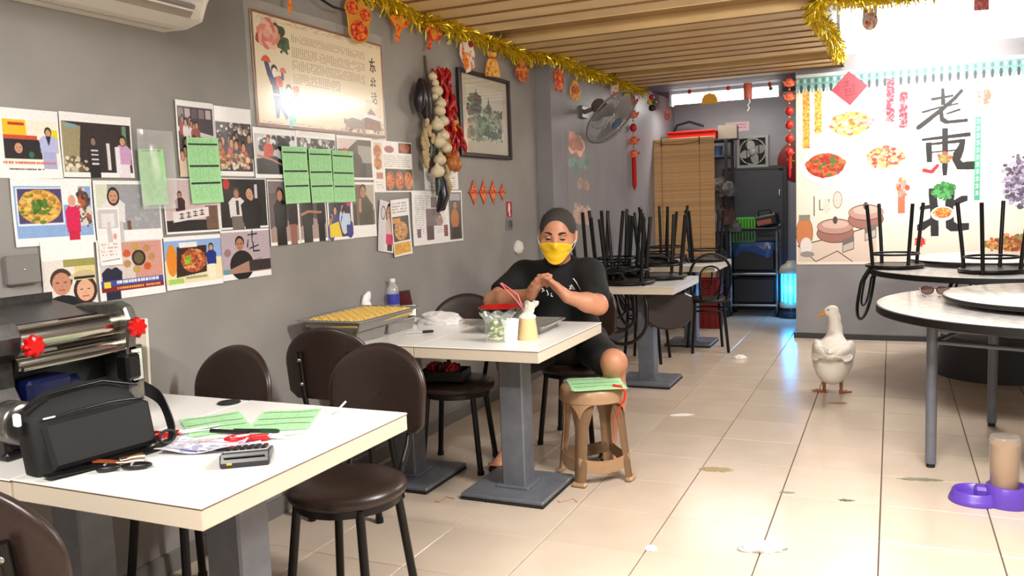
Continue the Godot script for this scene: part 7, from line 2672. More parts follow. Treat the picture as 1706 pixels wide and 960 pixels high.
func goose() -> void:
	var base := Vector3(2.085, 0.0, -5.77)
	var t := thing("goose", "white goose walking away on the tiled floor, head turned left", "goose", base)
	var white := grained("white_feathers", Color(0.84, 0.80, 0.73), Color(0.93, 0.90, 0.85), 0.75, 14.0, 0.06, 63)
	var m := MB.new()
	var f := Field.new(Vector3(-0.19, 0.06, -0.30), Vector3(0.19, 0.60, 0.32), 0.0085)
	# it faces away: breast towards -z, tail towards the viewer
	f.ell(Vector3(0, 0.245, -0.02), Vector3(0.118, 0.118, 0.205), Basis(Vector3.RIGHT, 0.22), 0.02)
	f.ell(Vector3(0, 0.205, 0.04), Vector3(0.108, 0.105, 0.14), Basis(), 0.05)
	f.ell(Vector3(0.0, 0.15, 0.10), Vector3(0.068, 0.062, 0.085), Basis(), 0.06)
	f.ell(Vector3(-0.004, 0.265, 0.19), Vector3(0.045, 0.024, 0.085), Basis(Vector3.RIGHT, -0.30), 0.04)
	for s in [-1.0, 1.0]:
		# folded wings laid along the sides, tips crossing over the rump
		f.ell(Vector3(s * 0.092, 0.262, 0.015), Vector3(0.034, 0.080, 0.165), Basis(Vector3.UP, -s * 0.16) * Basis(Vector3.RIGHT, 0.20), 0.012)
		f.ell(Vector3(s * 0.062, 0.298, 0.13), Vector3(0.030, 0.030, 0.10), Basis(Vector3.UP, -s * 0.42) * Basis(Vector3.RIGHT, 0.12), 0.012)
		f.cap(Vector3(s * 0.058, 0.19, 0.0), Vector3(s * 0.056, 0.105, 0.015), 0.045, 0.014, 0.03)
	f.cap(Vector3(0, 0.30, -0.15), Vector3(0.004, 0.40, -0.185), 0.062, 0.040, 0.05)
	f.cap(Vector3(0.004, 0.40, -0.185), Vector3(0.000, 0.475, -0.180), 0.038, 0.034, 0.03)
	f.cap(Vector3(0.000, 0.475, -0.18), Vector3(-0.010, 0.515, -0.178), 0.034, 0.034, 0.02)
	f.ell(Vector3(-0.022, 0.522, -0.175), Vector3(0.048, 0.034, 0.033), Basis(Vector3.BACK, 0.35), 0.015)
	f.mesh_into(m)
	part(t, "body", m, white)
	# bill, turned to the left and down
	m = MB.new()
	m.tube([Vector3(-0.055, 0.512, -0.173), Vector3(-0.078, 0.496, -0.170), Vector3(-0.100, 0.484, -0.168), Vector3(-0.108, 0.480, -0.168)], [0.020, 0.017, 0.012, 0.005], 12, false, true, 0.8)
	part(t, "bill", m, mat("goose_bill", Color(0.78, 0.52, 0.26), 0.4))
	for s in [-1.0, 1.0]:
		m = MB.new()
		m.ball(Vector3(-0.038, 0.528, -0.175 + s * 0.0305), Vector3(0.005, 0.005, 0.003), 8, 6)
		part(t, "eye", m, mat("eye_dark", Color.BLACK))
	# layered tail and wing-tip feathers
	for k in 7:
		var a := (k - 3) * 0.22
		m = MB.new()
		m.xf = Transform3D(Basis(Vector3.UP, a) * Basis(Vector3.RIGHT, -0.30 - 0.02 * absf(k - 3)), Vector3(sin(a) * 0.05, 0.272 - 0.004 * absf(k - 3), 0.17 + cos(a) * 0.04))
		m.ball(Vector3.ZERO, Vector3(0.020, 0.006, 0.070), 10, 6)
		part(t, "tail_feather", m, white)
	for s in [-1.0, 1.0]:
		for k in 5:
			m = MB.new()
			m.xf = Transform3D(Basis(Vector3.UP, -s * (0.30 + 0.07 * k)) * Basis(Vector3.RIGHT, 0.10) * Basis(Vector3.BACK, -s * 0.7), Vector3(s * (0.098 - 0.017 * k), 0.262 + 0.014 * k, 0.135 + 0.012 * k))
			m.ball(Vector3.ZERO, Vector3(0.024, 0.006, 0.080), 10, 6)
			part(t, "wing_feather", m, white)
	var pink := grained("goose_leg_skin", Color(0.62, 0.36, 0.22), Color(0.72, 0.46, 0.30), 0.5, 20.0, 0.1, 65)
	for s in [-1.0, 1.0]:
		var fx: float = s * 0.052
		m = MB.new()
		m.tube([Vector3(s * 0.056, 0.125, 0.012), Vector3(fx, 0.085, 0.028), Vector3(fx, 0.03, 0.004), Vector3(fx, 0.012, 0.0)], [0.016, 0.012, 0.010, 0.013], 10)
		var leg := part(t, "leg", m, pink)
		m = MB.new()
		# webbed foot: three toes and the skin between, pointing away and outwards
		var aim := -0.75 if s < 0 else 0.35
		var b := Basis(Vector3.UP, -aim)
		var o := Vector3(fx, 0.0, 0.0)
		var tips := [Vector3(-0.042, 0.006, -0.068), Vector3(0, 0.006, -0.085), Vector3(0.042, 0.006, -0.066)]
		var web := PackedVector2Array([V(-0.006, 0.006), V(-0.042, -0.068), V(-0.02, -0.064), V(0, -0.085), V(0.02, -0.064), V(0.042, -0.066), V(0.006, 0.006)])
		m.xf = Transform3D(b * Basis(Vector3.RIGHT, HALF), o + Vector3(0, 0.0035, 0))
		m.prism(web, 0.004, 0.001)
		for p in tips:
			m.xf = Transform3D(b, o)
			m.tube([Vector3(0, 0.012, 0.004), (p as Vector3) * 0.6 + Vector3(0, 0.004, 0), p], [0.009, 0.007, 0.004], 7)
		m.xf = Transform3D(b, o)
		m.tube([Vector3(0, 0.01, 0.004), Vector3(0, 0.005, 0.028)], [0.007, 0.003], 6)
		part(leg, "webbed_foot", m, pink)
# ---------------------------------------------------------------- festive things, the passage and the floor

func tinsel(called: String, label: String, path: Array, count: int, r: float) -> void:
	var t := thing(called, label, "garland", Vector3.ZERO, 0.0, "gold tinsel garlands")
	var b := MB.new()
	b.tube(path, 0.006, 6)
	part(t, "cord", b, mat("gold_cord", Color(0.55, 0.42, 0.12), 0.5, 0.5))
	var lens := [0.0]
	for k in path.size() - 1:
		lens.append(lens[k] + path[k].distance_to(path[k + 1]))
	b = MB.new()
	for k in count:
		var s := rng.randf() * float(lens[-1])
		var i := 0
		while i < path.size() - 2 and lens[i + 1] < s:
			i += 1
		var p: Vector3 = path[i].lerp(path[i + 1], (s - lens[i]) / maxf(1e-6, lens[i + 1] - lens[i]))
		var along: Vector3 = (path[i + 1] - path[i]).normalized()
		var d := Vector3(rng.randfn(), rng.randfn(), rng.randfn()).normalized()
		d = (d - along * d.dot(along) * 0.6).normalized()
		var L := r * rng.randf_range(0.55, 1.15)
		var w := d.cross(Vector3(rng.randfn(), rng.randfn(), rng.randfn())).normalized() * 0.0032
		var bend := Vector3(rng.randf_range(-0.3, 0.3), rng.randf_range(-0.6, 0.1), rng.randf_range(-0.3, 0.3)) * L
		var q := p + d * L * 0.55
		var e := p + d * L + bend
		var n := d.cross(w).normalized()
		b.tri(p - w, p + w, q + w, n, n, n)
		b.tri(p - w, q + w, q - w, n, n, n)
		var n2 := (e - q).cross(w).normalized()
		b.tri(q - w, q + w, e + w, n2, n2, n2)
		b.tri(q - w, e + w, e - w, n2, n2, n2)
	part(t, "foil_fringe", b, mat("gold_foil", Color(0.93, 0.82, 0.20), 0.24, 0.7)).set_meta("kind", "stuff")


func circle_points(c: Vector2, r: Vector2, n: int, a0 := 0.0, a1 := TAU) -> Array:
	var out := []
	for k in n:
		var a := lerpf(a0, a1, float(k) / (n - (0 if is_equal_approx(a1 - a0, TAU) else 1)))
		out.append(c + Vector2(cos(a), sin(a)) * r)
	return out


func card(t: Node3D, called: String, pts: Array, depth: float, m: Material, at := Vector3.ZERO) -> void:
	var b := MB.new()
	b.xf.origin = at
	b.prism(PackedVector2Array(pts), depth, depth * 0.25)
	part(t, called, b, m)


func hanging(called: String, label: String, category: String, at: Vector3, turn: float, string: float, group := "") -> Node3D:
	var t := thing(called, label, category, at, turn, group)
	if string > 0.0:
		var b := MB.new()
		b.tube([Vector3(0, 0, 0), Vector3(0, string, 0)], 0.0016, 5)
		part(t, "string", b, mat("red_cord", Color(0.70, 0.10, 0.08), 0.6))
	return t


func speckled(called: String, base: Color, cols: Array, seed_value: int, n := 60) -> StandardMaterial3D:
	if mats.has(called):
		return mats[called]
	var p := Pic.new(64, 64, base, seed_value)
	p.specks(0.0, 0.0, 1.0, 1.0, n, 0.09, cols)
	return printed(called, p, 0.4)


func garlands() -> void:
	var path := []
	for k in 31:
		var f := k / 30.0
		path.append(Vector3(0.045 + 0.02 * sin(k * 1.3) + 0.125 * smoothstep(-5.6, -5.85, -3.55 - 4.75 * f), 2.365 + 0.012 * sin(k * 0.9), -3.55 - 4.75 * f))
	tinsel("tinsel_garland", "long gold tinsel garland along the top of the photo wall", path, 5200, 0.065)
	tinsel("tinsel_garland", "short gold tinsel garland hanging off the wooden ceiling's right edge", [Vector3(2.06, 2.37, -5.05), Vector3(2.00, 2.35, -5.35), Vector3(2.05, 2.36, -6.0), Vector3(2.07, 2.35, -6.6), Vector3(2.05, 2.34, -7.05)], 2000, 0.06)
	tinsel("tinsel_garland", "gold tinsel garland stretched to the right from the wooden ceiling", [Vector3(2.06, 2.37, -5.05), Vector3(2.3, 2.37, -5.25), Vector3(2.55, 2.42, -5.5), Vector3(2.9, 2.50, -5.8)], 1300, 0.05)
	var red := speckled("charm_red", Color(0.74, 0.14, 0.08), [Color(0.86, 0.36, 0.12), Color(0.66, 0.08, 0.06), Color(0.90, 0.52, 0.16)], 71)
	var orange := speckled("charm_orange", Color(0.86, 0.42, 0.08), [Color(0.90, 0.54, 0.12), Color(0.78, 0.26, 0.06), Color(0.93, 0.64, 0.20)], 72)
	var gold := speckled("charm_gold", Color(0.86, 0.60, 0.22), [Color(0.92, 0.74, 0.40), Color(0.74, 0.40, 0.12), Color(0.90, 0.66, 0.28)], 73)
	var pale := speckled("charm_pale", Color(0.88, 0.82, 0.76), [Color(0.80, 0.30, 0.18), Color(0.90, 0.86, 0.80), Color(0.86, 0.56, 0.40)], 74, 30)
	var brown := speckled("charm_brown", Color(0.66, 0.30, 0.12), [Color(0.78, 0.44, 0.18), Color(0.54, 0.18, 0.08), Color(0.80, 0.52, 0.24)], 75)
	var g := "paper charms hung under the garland"
	var face_out := HALF - 0.35
	var rim := mat("charm_gilt_edge", Color(0.85, 0.62, 0.24), 0.35, 0.5)
	# firecracker strip, cut by the top of the picture
	var t := hanging("paper_charm", "orange paper tassel at the top edge, left of all other charms", "charm", Vector3(0.05, 2.21, -3.03), face_out, 0.17, g)
	card(t, "tassel", [V(-0.012, 0.03), V(0.012, 0.03), V(0.008, -0.03), V(0.0, -0.045), V(-0.010, -0.03)], 0.006, orange)
	# gourd-like cluster
	t = hanging("paper_charm", "large red charm shaped like a cluster of fruit, leftmost of the big ones", "charm", Vector3(0.06, 2.235, -3.53), face_out, 0.12, g)
	card(t, "card", circle_points(V(-0.035, 0.045), V(0.042, 0.045), 12, 0.6, 3.9) + circle_points(V(0.0, -0.055), V(0.062, 0.062), 14, 2.9, 6.0) + circle_points(V(0.042, 0.02), V(0.036, 0.05), 10, -0.9, 1.5) + [V(0.02, 0.105), V(-0.005, 0.06)], 0.006, rim)
	for q in [[-0.034, 0.048, 0.033], [0.0, -0.058, 0.050], [0.040, 0.022, 0.030]]:
		card(t, "raised_fruit", circle_points(V(q[0], q[1]), V(q[2], q[2]), 16), 0.006, red, Vector3(0, 0, 0.004))
	# fans and lanterns
	for q in [["orange fan-shaped charm with a handle, second of the big ones", -3.90, 2.275, orange, 0.25], ["red fan-shaped charm with a handle, third of the big ones", -4.26, 2.28, red, 0.5]]:
		t = hanging("paper_charm", q[0], "charm", Vector3(0.06, q[2], q[1]), face_out, 0.08, g)
		card(t, "card", [V(-0.062, 0.018), V(-0.040, 0.040), V(-0.010, 0.034), V(0.008, 0.062), V(0.026, 0.040), V(0.066, 0.036), V(0.062, 0.004), V(0.036, -0.010), V(0.018, -0.040), V(0.026, -0.085), V(0.004, -0.098), V(-0.008, -0.060), V(-0.012, -0.022), V(-0.042, -0.012)], 0.006, q[3])
		card(t, "raised_middle", circle_points(V(0.004, 0.012), V(0.026, 0.020), 14), 0.006, rim, Vector3(0, 0, 0.004))
		t.rotation.z = -q[4]
	# pale ox card
	t = hanging("paper_charm", "white and orange charm shaped like an animal head with a hat", "charm", Vector3(0.06, 2.215, -4.69), face_out, 0.09, g)
	card(t, "card", [V(-0.060, 0.070), V(-0.035, 0.088), V(-0.010, 0.085), V(0.020, 0.100), V(0.048, 0.090), V(0.050, 0.050), V(0.062, 0.020), V(0.050, -0.020), V(0.058, -0.055), V(0.020, -0.085), V(-0.015, -0.100), V(-0.036, -0.050), V(-0.066, 0.010)], 0.006, pale)
	card(t, "hat", circle_points(V(0.028, 0.078), V(0.022, 0.020), 12), 0.008, mat("charm_maroon", Color(0.52, 0.10, 0.10), 0.5), Vector3(0, 0, 0.003))
	card(t, "saddle", [V(-0.050, 0.03), V(-0.010, 0.02), V(0.0, -0.05), V(-0.02, -0.075), V(-0.045, -0.03)], 0.006, orange, Vector3(0, 0, 0.003))
	# money bag
	t = hanging("paper_charm", "gold charm shaped like a tied money bag beside the framed painting", "charm", Vector3(0.06, 2.215, -5.04), face_out, 0.09, g)
	card(t, "card", [V(-0.068, -0.078), V(0.068, -0.078), V(0.062, -0.030), V(0.048, 0.015), V(0.026, 0.040), V(0.046, 0.072), V(0.030, 0.084), V(0.0, 0.076), V(-0.030, 0.084), V(-0.046, 0.072), V(-0.026, 0.040), V(-0.048, 0.015), V(-0.062, -0.030)], 0.008, gold)
	card(t, "tie", [V(-0.032, 0.034), V(0.032, 0.034), V(0.030, 0.046), V(-0.030, 0.046)], 0.006, brown, Vector3(0, 0, 0.005))
	# pot of plenty, and a red figure
	t = hanging("paper_charm", "brown charm shaped like a round pot, above the painting's right corner", "charm", Vector3(0.06, 2.235, -5.52), face_out, 0.07, g)
	card(t, "card", circle_points(V(0, -0.015), V(0.068, 0.066), 22, -3.5, 0.4) + [V(0.042, 0.036), V(0.052, 0.062), V(0.030, 0.084), V(0.0, 0.074), V(-0.030, 0.084), V(-0.050, 0.060), V(-0.040, 0.036)], 0.008, brown)
	card(t, "band", [V(-0.064, -0.005), V(0.064, 0.0), V(0.064, 0.016), V(-0.064, 0.010)], 0.006, orange, Vector3(0, 0, 0.005))
	t = hanging("paper_charm", "dark red charm shaped like a small dancing figure", "charm", Vector3(0.19, 2.20, -5.90), face_out, 0.10, g)
	card(t, "card", [V(-0.05, 0.055), V(-0.022, 0.070), V(0.0, 0.090), V(0.024, 0.070), V(0.056, 0.060), V(0.048, 0.020), V(0.056, -0.030), V(0.030, -0.050), V(0.034, -0.088), V(0.008, -0.082), V(-0.006, -0.060), V(-0.022, -0.085), V(-0.046, -0.070), V(-0.036, -0.025), V(-0.056, 0.010)], 0.007, red)
	card(t, "raised_face", circle_points(V(0.002, 0.052), V(0.020, 0.022), 12), 0.006, brown, Vector3(0, 0, 0.005))
	t = hanging("paper_charm", "round brown purse charm just before the wall fan", "charm", Vector3(0.17, 2.17, -6.30), face_out, 0.15, g)
	card(t, "card", circle_points(V(0, -0.01), V(0.066, 0.070), 22, -3.6, 0.5) + [V(0.034, 0.052), V(0.022, 0.075), V(-0.022, 0.075), V(-0.034, 0.052)], 0.008, gold)
	card(t, "flap", circle_points(V(0, 0.005), V(0.050, 0.034), 14), 0.006, brown, Vector3(0, 0, 0.005))
	t = hanging("paper_charm", "white cat-head charm hidden partly behind the wall fan", "charm", Vector3(0.20, 2.26, -7.25), face_out, 0.06, g)
	card(t, "card", circle_points(V(0, 0), V(0.06, 0.055), 18, -3.6, 0.5) + [V(0.052, 0.085), V(0.022, 0.052), V(-0.022, 0.052), V(-0.052, 0.085)], 0.007, pale)
	t = hanging("paper_charm", "white and orange charm below the cat-head charm", "charm", Vector3(0.22, 1.99, -7.25), face_out, 0.2, g)
	card(t, "card", circle_points(V(0, 0), V(0.06, 0.06), 16), 0.007, pale)
	# bracket of an older lamp on the wall
	var b := MB.new()
	b.tube([Vector3(0.0, 2.30, -3.22), Vector3(0.06, 2.27, -3.24), Vector3(0.08, 2.245, -3.30), Vector3(0.06, 2.255, -3.42)], 0.006, 7)
	single("wall_hook", "thin black bent hook on the wall above the poster", "hook", b, mat("black_iron", Color.BLACK))
	# long red strings of charms at the mouth of the passage
	for q in [[0.16, -7.95, "long red charm string with a tassel at the left of the passage", 2.27, 1.40, 5], [1.60, -7.86, "red charm string hanging at the mural's left edge", 2.30, 1.66, 6]]:
		t = thing("charm_string", q[2], "charm string", Vector3(q[0], 0, q[1]), 0.25, "long red charm strings")
		b = MB.new()
		b.tube([Vector3(0, q[3] + 0.07, 0), Vector3(0, q[4], 0)], 0.0022, 5)
		part(t, "cord", b, mat("red_cord", Color.BLACK))
		var n: int = q[5]
		for k in n:
			var y: float = q[3] - 0.03 - (0.50 if n == 5 else 0.60) * k / (n - 1)
			if k % 3 != 2 and not (n == 6 and k > 1):
				card(t, "ingot", [V(-0.062, 0.024), V(-0.034, 0.016), V(-0.020, 0.040), V(0.020, 0.040), V(0.034, 0.016), V(0.062, 0.024), V(0.040, -0.028), V(0.0, -0.038), V(-0.040, -0.028)], 0.02, red, Vector3(0, y, 0))
			else:
				b = MB.new()
				b.ball(Vector3(0, y, 0), Vector3(0.036, 0.040, 0.030), 12, 8)
				part(t, "bead", b, red)
			b = MB.new()
			b.ball(Vector3(0, y - 0.055, 0), Vector3(0.010, 0.010, 0.010), 8, 6)
			part(t, "gold_bead", b, rim)
		if n == 5:
			b = MB.new()
			b.lathe([Vector2(0.018, 1.71), Vector2(0.024, 1.69), Vector2(0.022, 1.44), Vector2(0.004, 1.39), Vector2(0, 1.39)], 12)
			part(t, "tassel", b, mat("tassel_red", Color(0.72, 0.06, 0.08), 0.8))
		else:
			b = MB.new()
			b.lathe([Vector2(0.010, 1.66), Vector2(0.014, 1.64), Vector2(0.012, 1.46), Vector2(0, 1.44)], 10)
			part(t, "tassel", b, mat("tassel_red", Color.BLACK))
	# little ornaments strung before the passage lamp
	var pg := "small ornaments before the passage lamp"
	b = MB.new()
	b.tube([Vector3(0.13, 2.33, -7.97), Vector3(0.6, 2.325, -7.97), Vector3(1.1, 2.325, -7.97), Vector3(1.62, 2.33, -7.97)], 0.0018, 5)
	single("festoon_line", "thin line strung across the mouth of the passage", "line", b, mat("red_cord", Color.BLACK))
	t = hanging("ornament", "small ornament of red, yellow and green beads, left of the passage lamp", "ornament", Vector3(0.34, 2.21, -7.97), 0.2, 0.12, pg)
	for q in [[0.0, 0.055, 0.026, Color(0.72, 0.08, 0.08)], [-0.022, 0.010, 0.024, Color(0.88, 0.68, 0.10)], [0.024, 0.008, 0.024, Color(0.16, 0.48, 0.18)], [0.0, -0.045, 0.032, Color(0.10, 0.12, 0.14)], [0.030, -0.050, 0.020, Color(0.62, 0.06, 0.08)]]:
		b = MB.new()
		b.ball(Vector3(q[0], q[1], 0), Vector3.ONE * q[2], 10, 8)
		part(t, "bead", b, mat("bead_%s" % q[3].to_html(false), q[3], 0.25))
	t = hanging("ornament", "pink paper ornament at the passage lamp's left end", "ornament", Vector3(0.49, 2.09, -7.97), 0.0, 0.24, pg)
	card(t, "card", [V(-0.03, 0.05), V(0.03, 0.05), V(0.034, -0.03), V(0.0, -0.06), V(-0.034, -0.03)], 0.006, speckled("charm_pink", Color(0.74, 0.40, 0.38), [Color(0.80, 0.52, 0.48), Color(0.66, 0.30, 0.30)], 76))
	t = hanging("ornament", "yellow bag ornament before the passage lamp", "ornament", Vector3(0.885, 2.205, -7.97), 0.0, 0.12, pg)
	card(t, "card", [V(-0.075, -0.045), V(0.075, -0.045), V(0.070, 0.0), V(0.046, 0.040), V(0.0, 0.050), V(-0.046, 0.040), V(-0.070, 0.0)], 0.02, mat("ornament_yellow", Color(0.88, 0.64, 0.16), 0.5))
	t = hanging("ornament", "pink firecracker ornament with a white curl before the passage lamp", "ornament", Vector3(1.23, 2.245, -7.97), 0.0, 0.08, pg)
	b = MB.new()
	b.lathe([Vector2(0, -0.07), Vector2(0.036, -0.07), Vector2(0.038, -0.06), Vector2(0.038, 0.06), Vector2(0.034, 0.07), Vector2(0, 0.07)], 18)
	part(t, "cracker", b, mat("cracker_pink", Color(0.82, 0.42, 0.36), 0.4))
	b = MB.new()
	b.tube([Vector3(0.01, -0.07, 0.01), Vector3(0.02, -0.10, 0.01), Vector3(0.0, -0.125, 0.01), Vector3(0.012, -0.15, 0.01), Vector3(-0.004, -0.18, 0.01)], 0.006, 6)
	part(t, "curl", b, mat("paper_white", Color.WHITE))
	for q in [[0.70, "first small red bead on the cord before the passage lamp"], [1.055, "second small red bead on the cord, between yellow bag and firecracker"], [1.42, "red and green bead ornament right of the passage lamp"]]:
		t = hanging("ornament", q[1], "ornament", Vector3(q[0], 2.285, -7.97), 0.0, 0.04, pg)
		b = MB.new()
		b.ball(Vector3.ZERO, Vector3(0.018, 0.022, 0.018), 10, 8)
		part(t, "bead", b, mat("bead_%s" % Color(0.72, 0.08, 0.08).to_html(false), Color(0.72, 0.08, 0.08), 0.25))
		if q[0] > 1.3:
			b = MB.new()
			b.ball(Vector3(0.01, -0.035, 0), Vector3(0.018, 0.018, 0.018), 10, 8)
			part(t, "green_bead", b, mat("bead_%s" % Color(0.16, 0.48, 0.18).to_html(false), Color(0.16, 0.48, 0.18), 0.25))
	# red diamond on the mural's top edge
	var dp := Pic.new(128, 128, Color(0.74, 0.17, 0.24), 21)
	for s in [[V(.36, .34), V(.52, .30)], [V(.44, .26), V(.44, .44)], [V(.34, .44), V(.56, .40)], [V(.58, .46), V(.70, .44)], [V(.62, .36), V(.62, .66)], [V(.36, .54), V(.56, .52)], [V(.40, .52), V(.40, .72)], [V(.54, .52), V(.54, .70)], [V(.38, .62), V(.56, .60)], [V(.38, .72), V(.70, .68)]]:
		dp.line(s, 0.035, 0.03, Color(0.45, 0.08, 0.14))
	b = MB.new()
	b.prism(PackedVector2Array([V(0, 0.145), V(0.145, 0), V(0, -0.145), V(-0.145, 0)]), 0.003)
	var dia := single("red_diamond_paper", "red diamond paper with a brushed character on the mural's upper left", "paper", b, printed("diamond_print", dp, 0.5), Vector3(2.088, 2.19, -7.921))
	dia.rotation.z = 0.05
	# charms hung before the mural lamp
	t = hanging("paper_charm", "pale cat charm hanging left of the mural lamp", "charm", Vector3(2.29, 2.43, -6.05), 0.3, 0.43, g)
	card(t, "card", circle_points(V(0, -0.03), V(0.050, 0.060), 18, -3.6, 0.5) + [V(0.048, 0.085), V(0.016, 0.05), V(-0.016, 0.05), V(-0.042, 0.085)], 0.007, pale)
	t = hanging("paper_charm", "pink charm hanging before the mural lamp", "charm", Vector3(2.93, 2.455, -6.15), 0.3, 0.40, g)
	card(t, "card", [V(-0.045, 0.05), V(0.045, 0.05), V(0.045, -0.05), V(-0.045, -0.05)], 0.007, speckled("charm_pink", Color.WHITE, [], 1))


func back_corner() -> void:
	# bamboo blind hung from a rod
	var t := thing("bamboo_blind", "hanging bamboo slat blind at the end of the wall", "blind", Vector3(0.425, 1.90, -8.85))
	var bam := []
	for k in 3:
		bam.append(grained("bamboo_%s" % ["light", "mid", "dark"][k], Color(0.84 - 0.03 * k, 0.65 - 0.03 * k, 0.42 - 0.02 * k), Color(0.90 - 0.03 * k, 0.72 - 0.03 * k, 0.49 - 0.02 * k), 0.55, 6.0, 0.06, 81 + k))
	var sm := MB.new()
	sm.box(Vector3.ZERO, Vector3(0.66, 0.0125, 0.004), 0.0012)
	var slat := sm.mesh()
	for k in 110:
		var o := piece(t, "slat", slat, bam[rng.randi() % 3])
		o.position = Vector3(rng.randf_range(-0.001, 0.001), -0.012 - 0.0132 * k, 0.0)
	var b := MB.new()
	b.box(Vector3(0, 0.01, 0.004), Vector3(0.67, 0.03, 0.02), 0.004)
	part(t, "head_rail", b, bam[0])
	for x in [-0.22, 0.18]:
		b = MB.new()
		b.tube([Vector3(x, 0.035, 0.012), Vector3(x, -0.03, 0.016), Vector3(x + 0.006, -0.055, 0.016)], 0.005, 6)
		part(t, "hook", b, mat("black_iron", Color.BLACK))
		b = MB.new()
		b.tube([Vector3(x, -0.01, 0.006), Vector3(x, -1.45, 0.006)], 0.0016, 4)
		part(t, "ladder_cord", b, mat("straw_cord", Color(0.36, 0.30, 0.20), 0.8))
	b = MB.new()
	b.tube([Vector3(-0.34, 0.02, 0.02), Vector3(-0.22, -0.03, 0.03), Vector3(0.0, -0.045, 0.03), Vector3(0.18, -0.02, 0.03)], 0.0025, 6)
	part(t, "pull_cord", b, mat("black_iron", Color.BLACK))
	# rack behind the blind, with what lies on it
	var iron := mat("dark_rack", Color(0.12, 0.125, 0.14), 0.5, 0.2)
	t = thing("storage_rack", "dark metal storage rack behind the bamboo blind", "rack", Vector3(0.44, 0, -9.35))
	for x in [-0.30, 0.38]:
		for z in [-0.2, 0.2]:
			b = MB.new()
			b.box(Vector3(x, 0.95, z), Vector3(0.03, 1.9, 0.03), 0.003)
			part(t, "post", b, iron)
	for y in [0.35, 0.9, 1.35, 1.72, 1.90]:
		b = MB.new()
		b.box(Vector3(0.04, y, 0), Vector3(0.71, 0.02, 0.42), 0.003)
		part(t, "shelf", b, iron)
	b = MB.new()
	b.box(Vector3(0, 0.05, 0), Vector3(0.50, 0.085, 0.30), 0.006)
	b.box(Vector3(0, 0.095, 0), Vector3(0.53, 0.02, 0.33), 0.006)
	single("red_box", "bright red shallow box on top of the rack over the blind", "box", b, mat("box_red", Color(0.78, 0.10, 0.06), 0.35), Vector3(0.45, 1.91, -9.3))
	b = MB.new()
	b.box(Vector3(0, 0.075, 0), Vector3(0.20, 0.15, 0.28), 0.004)
	single("carton", "grey-brown carton on the rack, right of the red box", "carton", b, mat("carton_grey", Color(0.42, 0.38, 0.33), 0.8), Vector3(0.80, 1.91, -9.42), 0.1)
	b = MB.new()
	b.tube([Vector3(0.13, 1.99, -9.6), Vector3(0.20, 2.12, -9.6), Vector3(0.34, 2.15, -9.6), Vector3(0.5, 2.09, -9.6)], 0.014, 8)
	single("grey_hose", "dark hose looping on the back wall above the red box", "hose", b, mat("hose_dark", Color(0.13, 0.13, 0.15), 0.5))
	for q in [[0.74, 1.37, -9.22, 0.10, 0.13, 0.08, Color(0.34, 0.31, 0.30), "grey cloth bundle on the rack's upper shelf", 1], [0.80, 1.00, -9.20, 0.11, 0.20, 0.10, Color(0.44, 0.28, 0.26), "brown-red cloth hanging bag at the rack's right side", 2], [0.70, 0.93, -9.16, 0.11, 0.17, 0.09, Color(0.52, 0.54, 0.55), "pale plastic bag hanging on the rack beside the blind", 3], [0.84, 1.30, -9.15, 0.09, 0.16, 0.08, Color(0.36, 0.33, 0.33), "dusky plastic bag below the carton", 4], [0.88, 0.92, -9.22, 0.09, 0.12, 0.08, Color(0.46, 0.44, 0.42), "light grey plastic bag above the green baskets", 5], [0.74, 0.62, -9.18, 0.10, 0.15, 0.10, Color(0.17, 0.16, 0.16), "black bag on the rack's lower shelf", 6]]:
		b = MB.new()
		cloth_heap(b, q[3], q[5], q[4], 20 + q[8])
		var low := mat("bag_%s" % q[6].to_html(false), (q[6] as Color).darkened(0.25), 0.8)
		single("stuffed_bag", q[7], "bag", b, low, Vector3(q[0], q[1], q[2]), 0.3 * q[8], "bags and cloths on the rack")
	# blue tub
	b = MB.new()
	b.lathe([Vector2(0, 0), Vector2(0.05, 0), Vector2(0.06, 0.10), Vector2(0.064, 0.105), Vector2(0, 0.105)], 20)
	single("blue_tub", "small blue tub on the rack below the carton", "tub", b, mat("tub_blue", Color(0.18, 0.30, 0.45), 0.4), Vector3(0.72, 1.73, -9.2))
	# extractor fan in the back wall
	t = thing("extractor_fan", "pale square extractor fan in the back wall", "fan", Vector3(1.0, 1.785, -9.82))
	var pale := mat("extractor_grey", Color(0.62, 0.62, 0.60), 0.4)
	b = MB.new()
	for s in [-1, 1]:
		b.box(Vector3(s * 0.158, 0, 0.02), Vector3(0.034, 0.36, 0.04), 0.006)
		b.box(Vector3(0, s * 0.163, 0.02), Vector3(0.30, 0.034, 0.04), 0.006)
	var ring := []
	for k in 40:
		var a := TAU * k / 40.0
		ring.append(Vector3(cos(a) * 0.142, sin(a) * 0.142, 0.03))
	b.tube(ring, 0.009, 8, true)
	part(t, "frame", b, pale)
	b = MB.new()
	b.box(Vector3(0, 0, 0.004), Vector3(0.30, 0.30, 0.006))
	part(t, "dark_duct", b, mat("duct_dark", Color(0.09, 0.09, 0.10), 0.7))
	for k in 4:
		b = MB.new()
		b.xf = Transform3D(Basis(Vector3.BACK, HALF * k + 0.3) * Basis(Vector3.RIGHT, 0.35), Vector3(0, 0, 0.022))
		var o := circle_points(V(0.078, 0), V(0.060, 0.050), 18)
		b.prism(PackedVector2Array(o), 0.003)
		part(t, "blade", b, pale)
	b = MB.new()
	b.xf = Transform3D(Basis(Vector3.RIGHT, HALF), Vector3(0, 0, 0.02))
	b.lathe([Vector2(0, 0.024), Vector2(0.03, 0.022), Vector2(0.042, 0.012), Vector2(0.045, 0), Vector2(0.04, -0.004)], 20)
	part(t, "hub", b, pale)
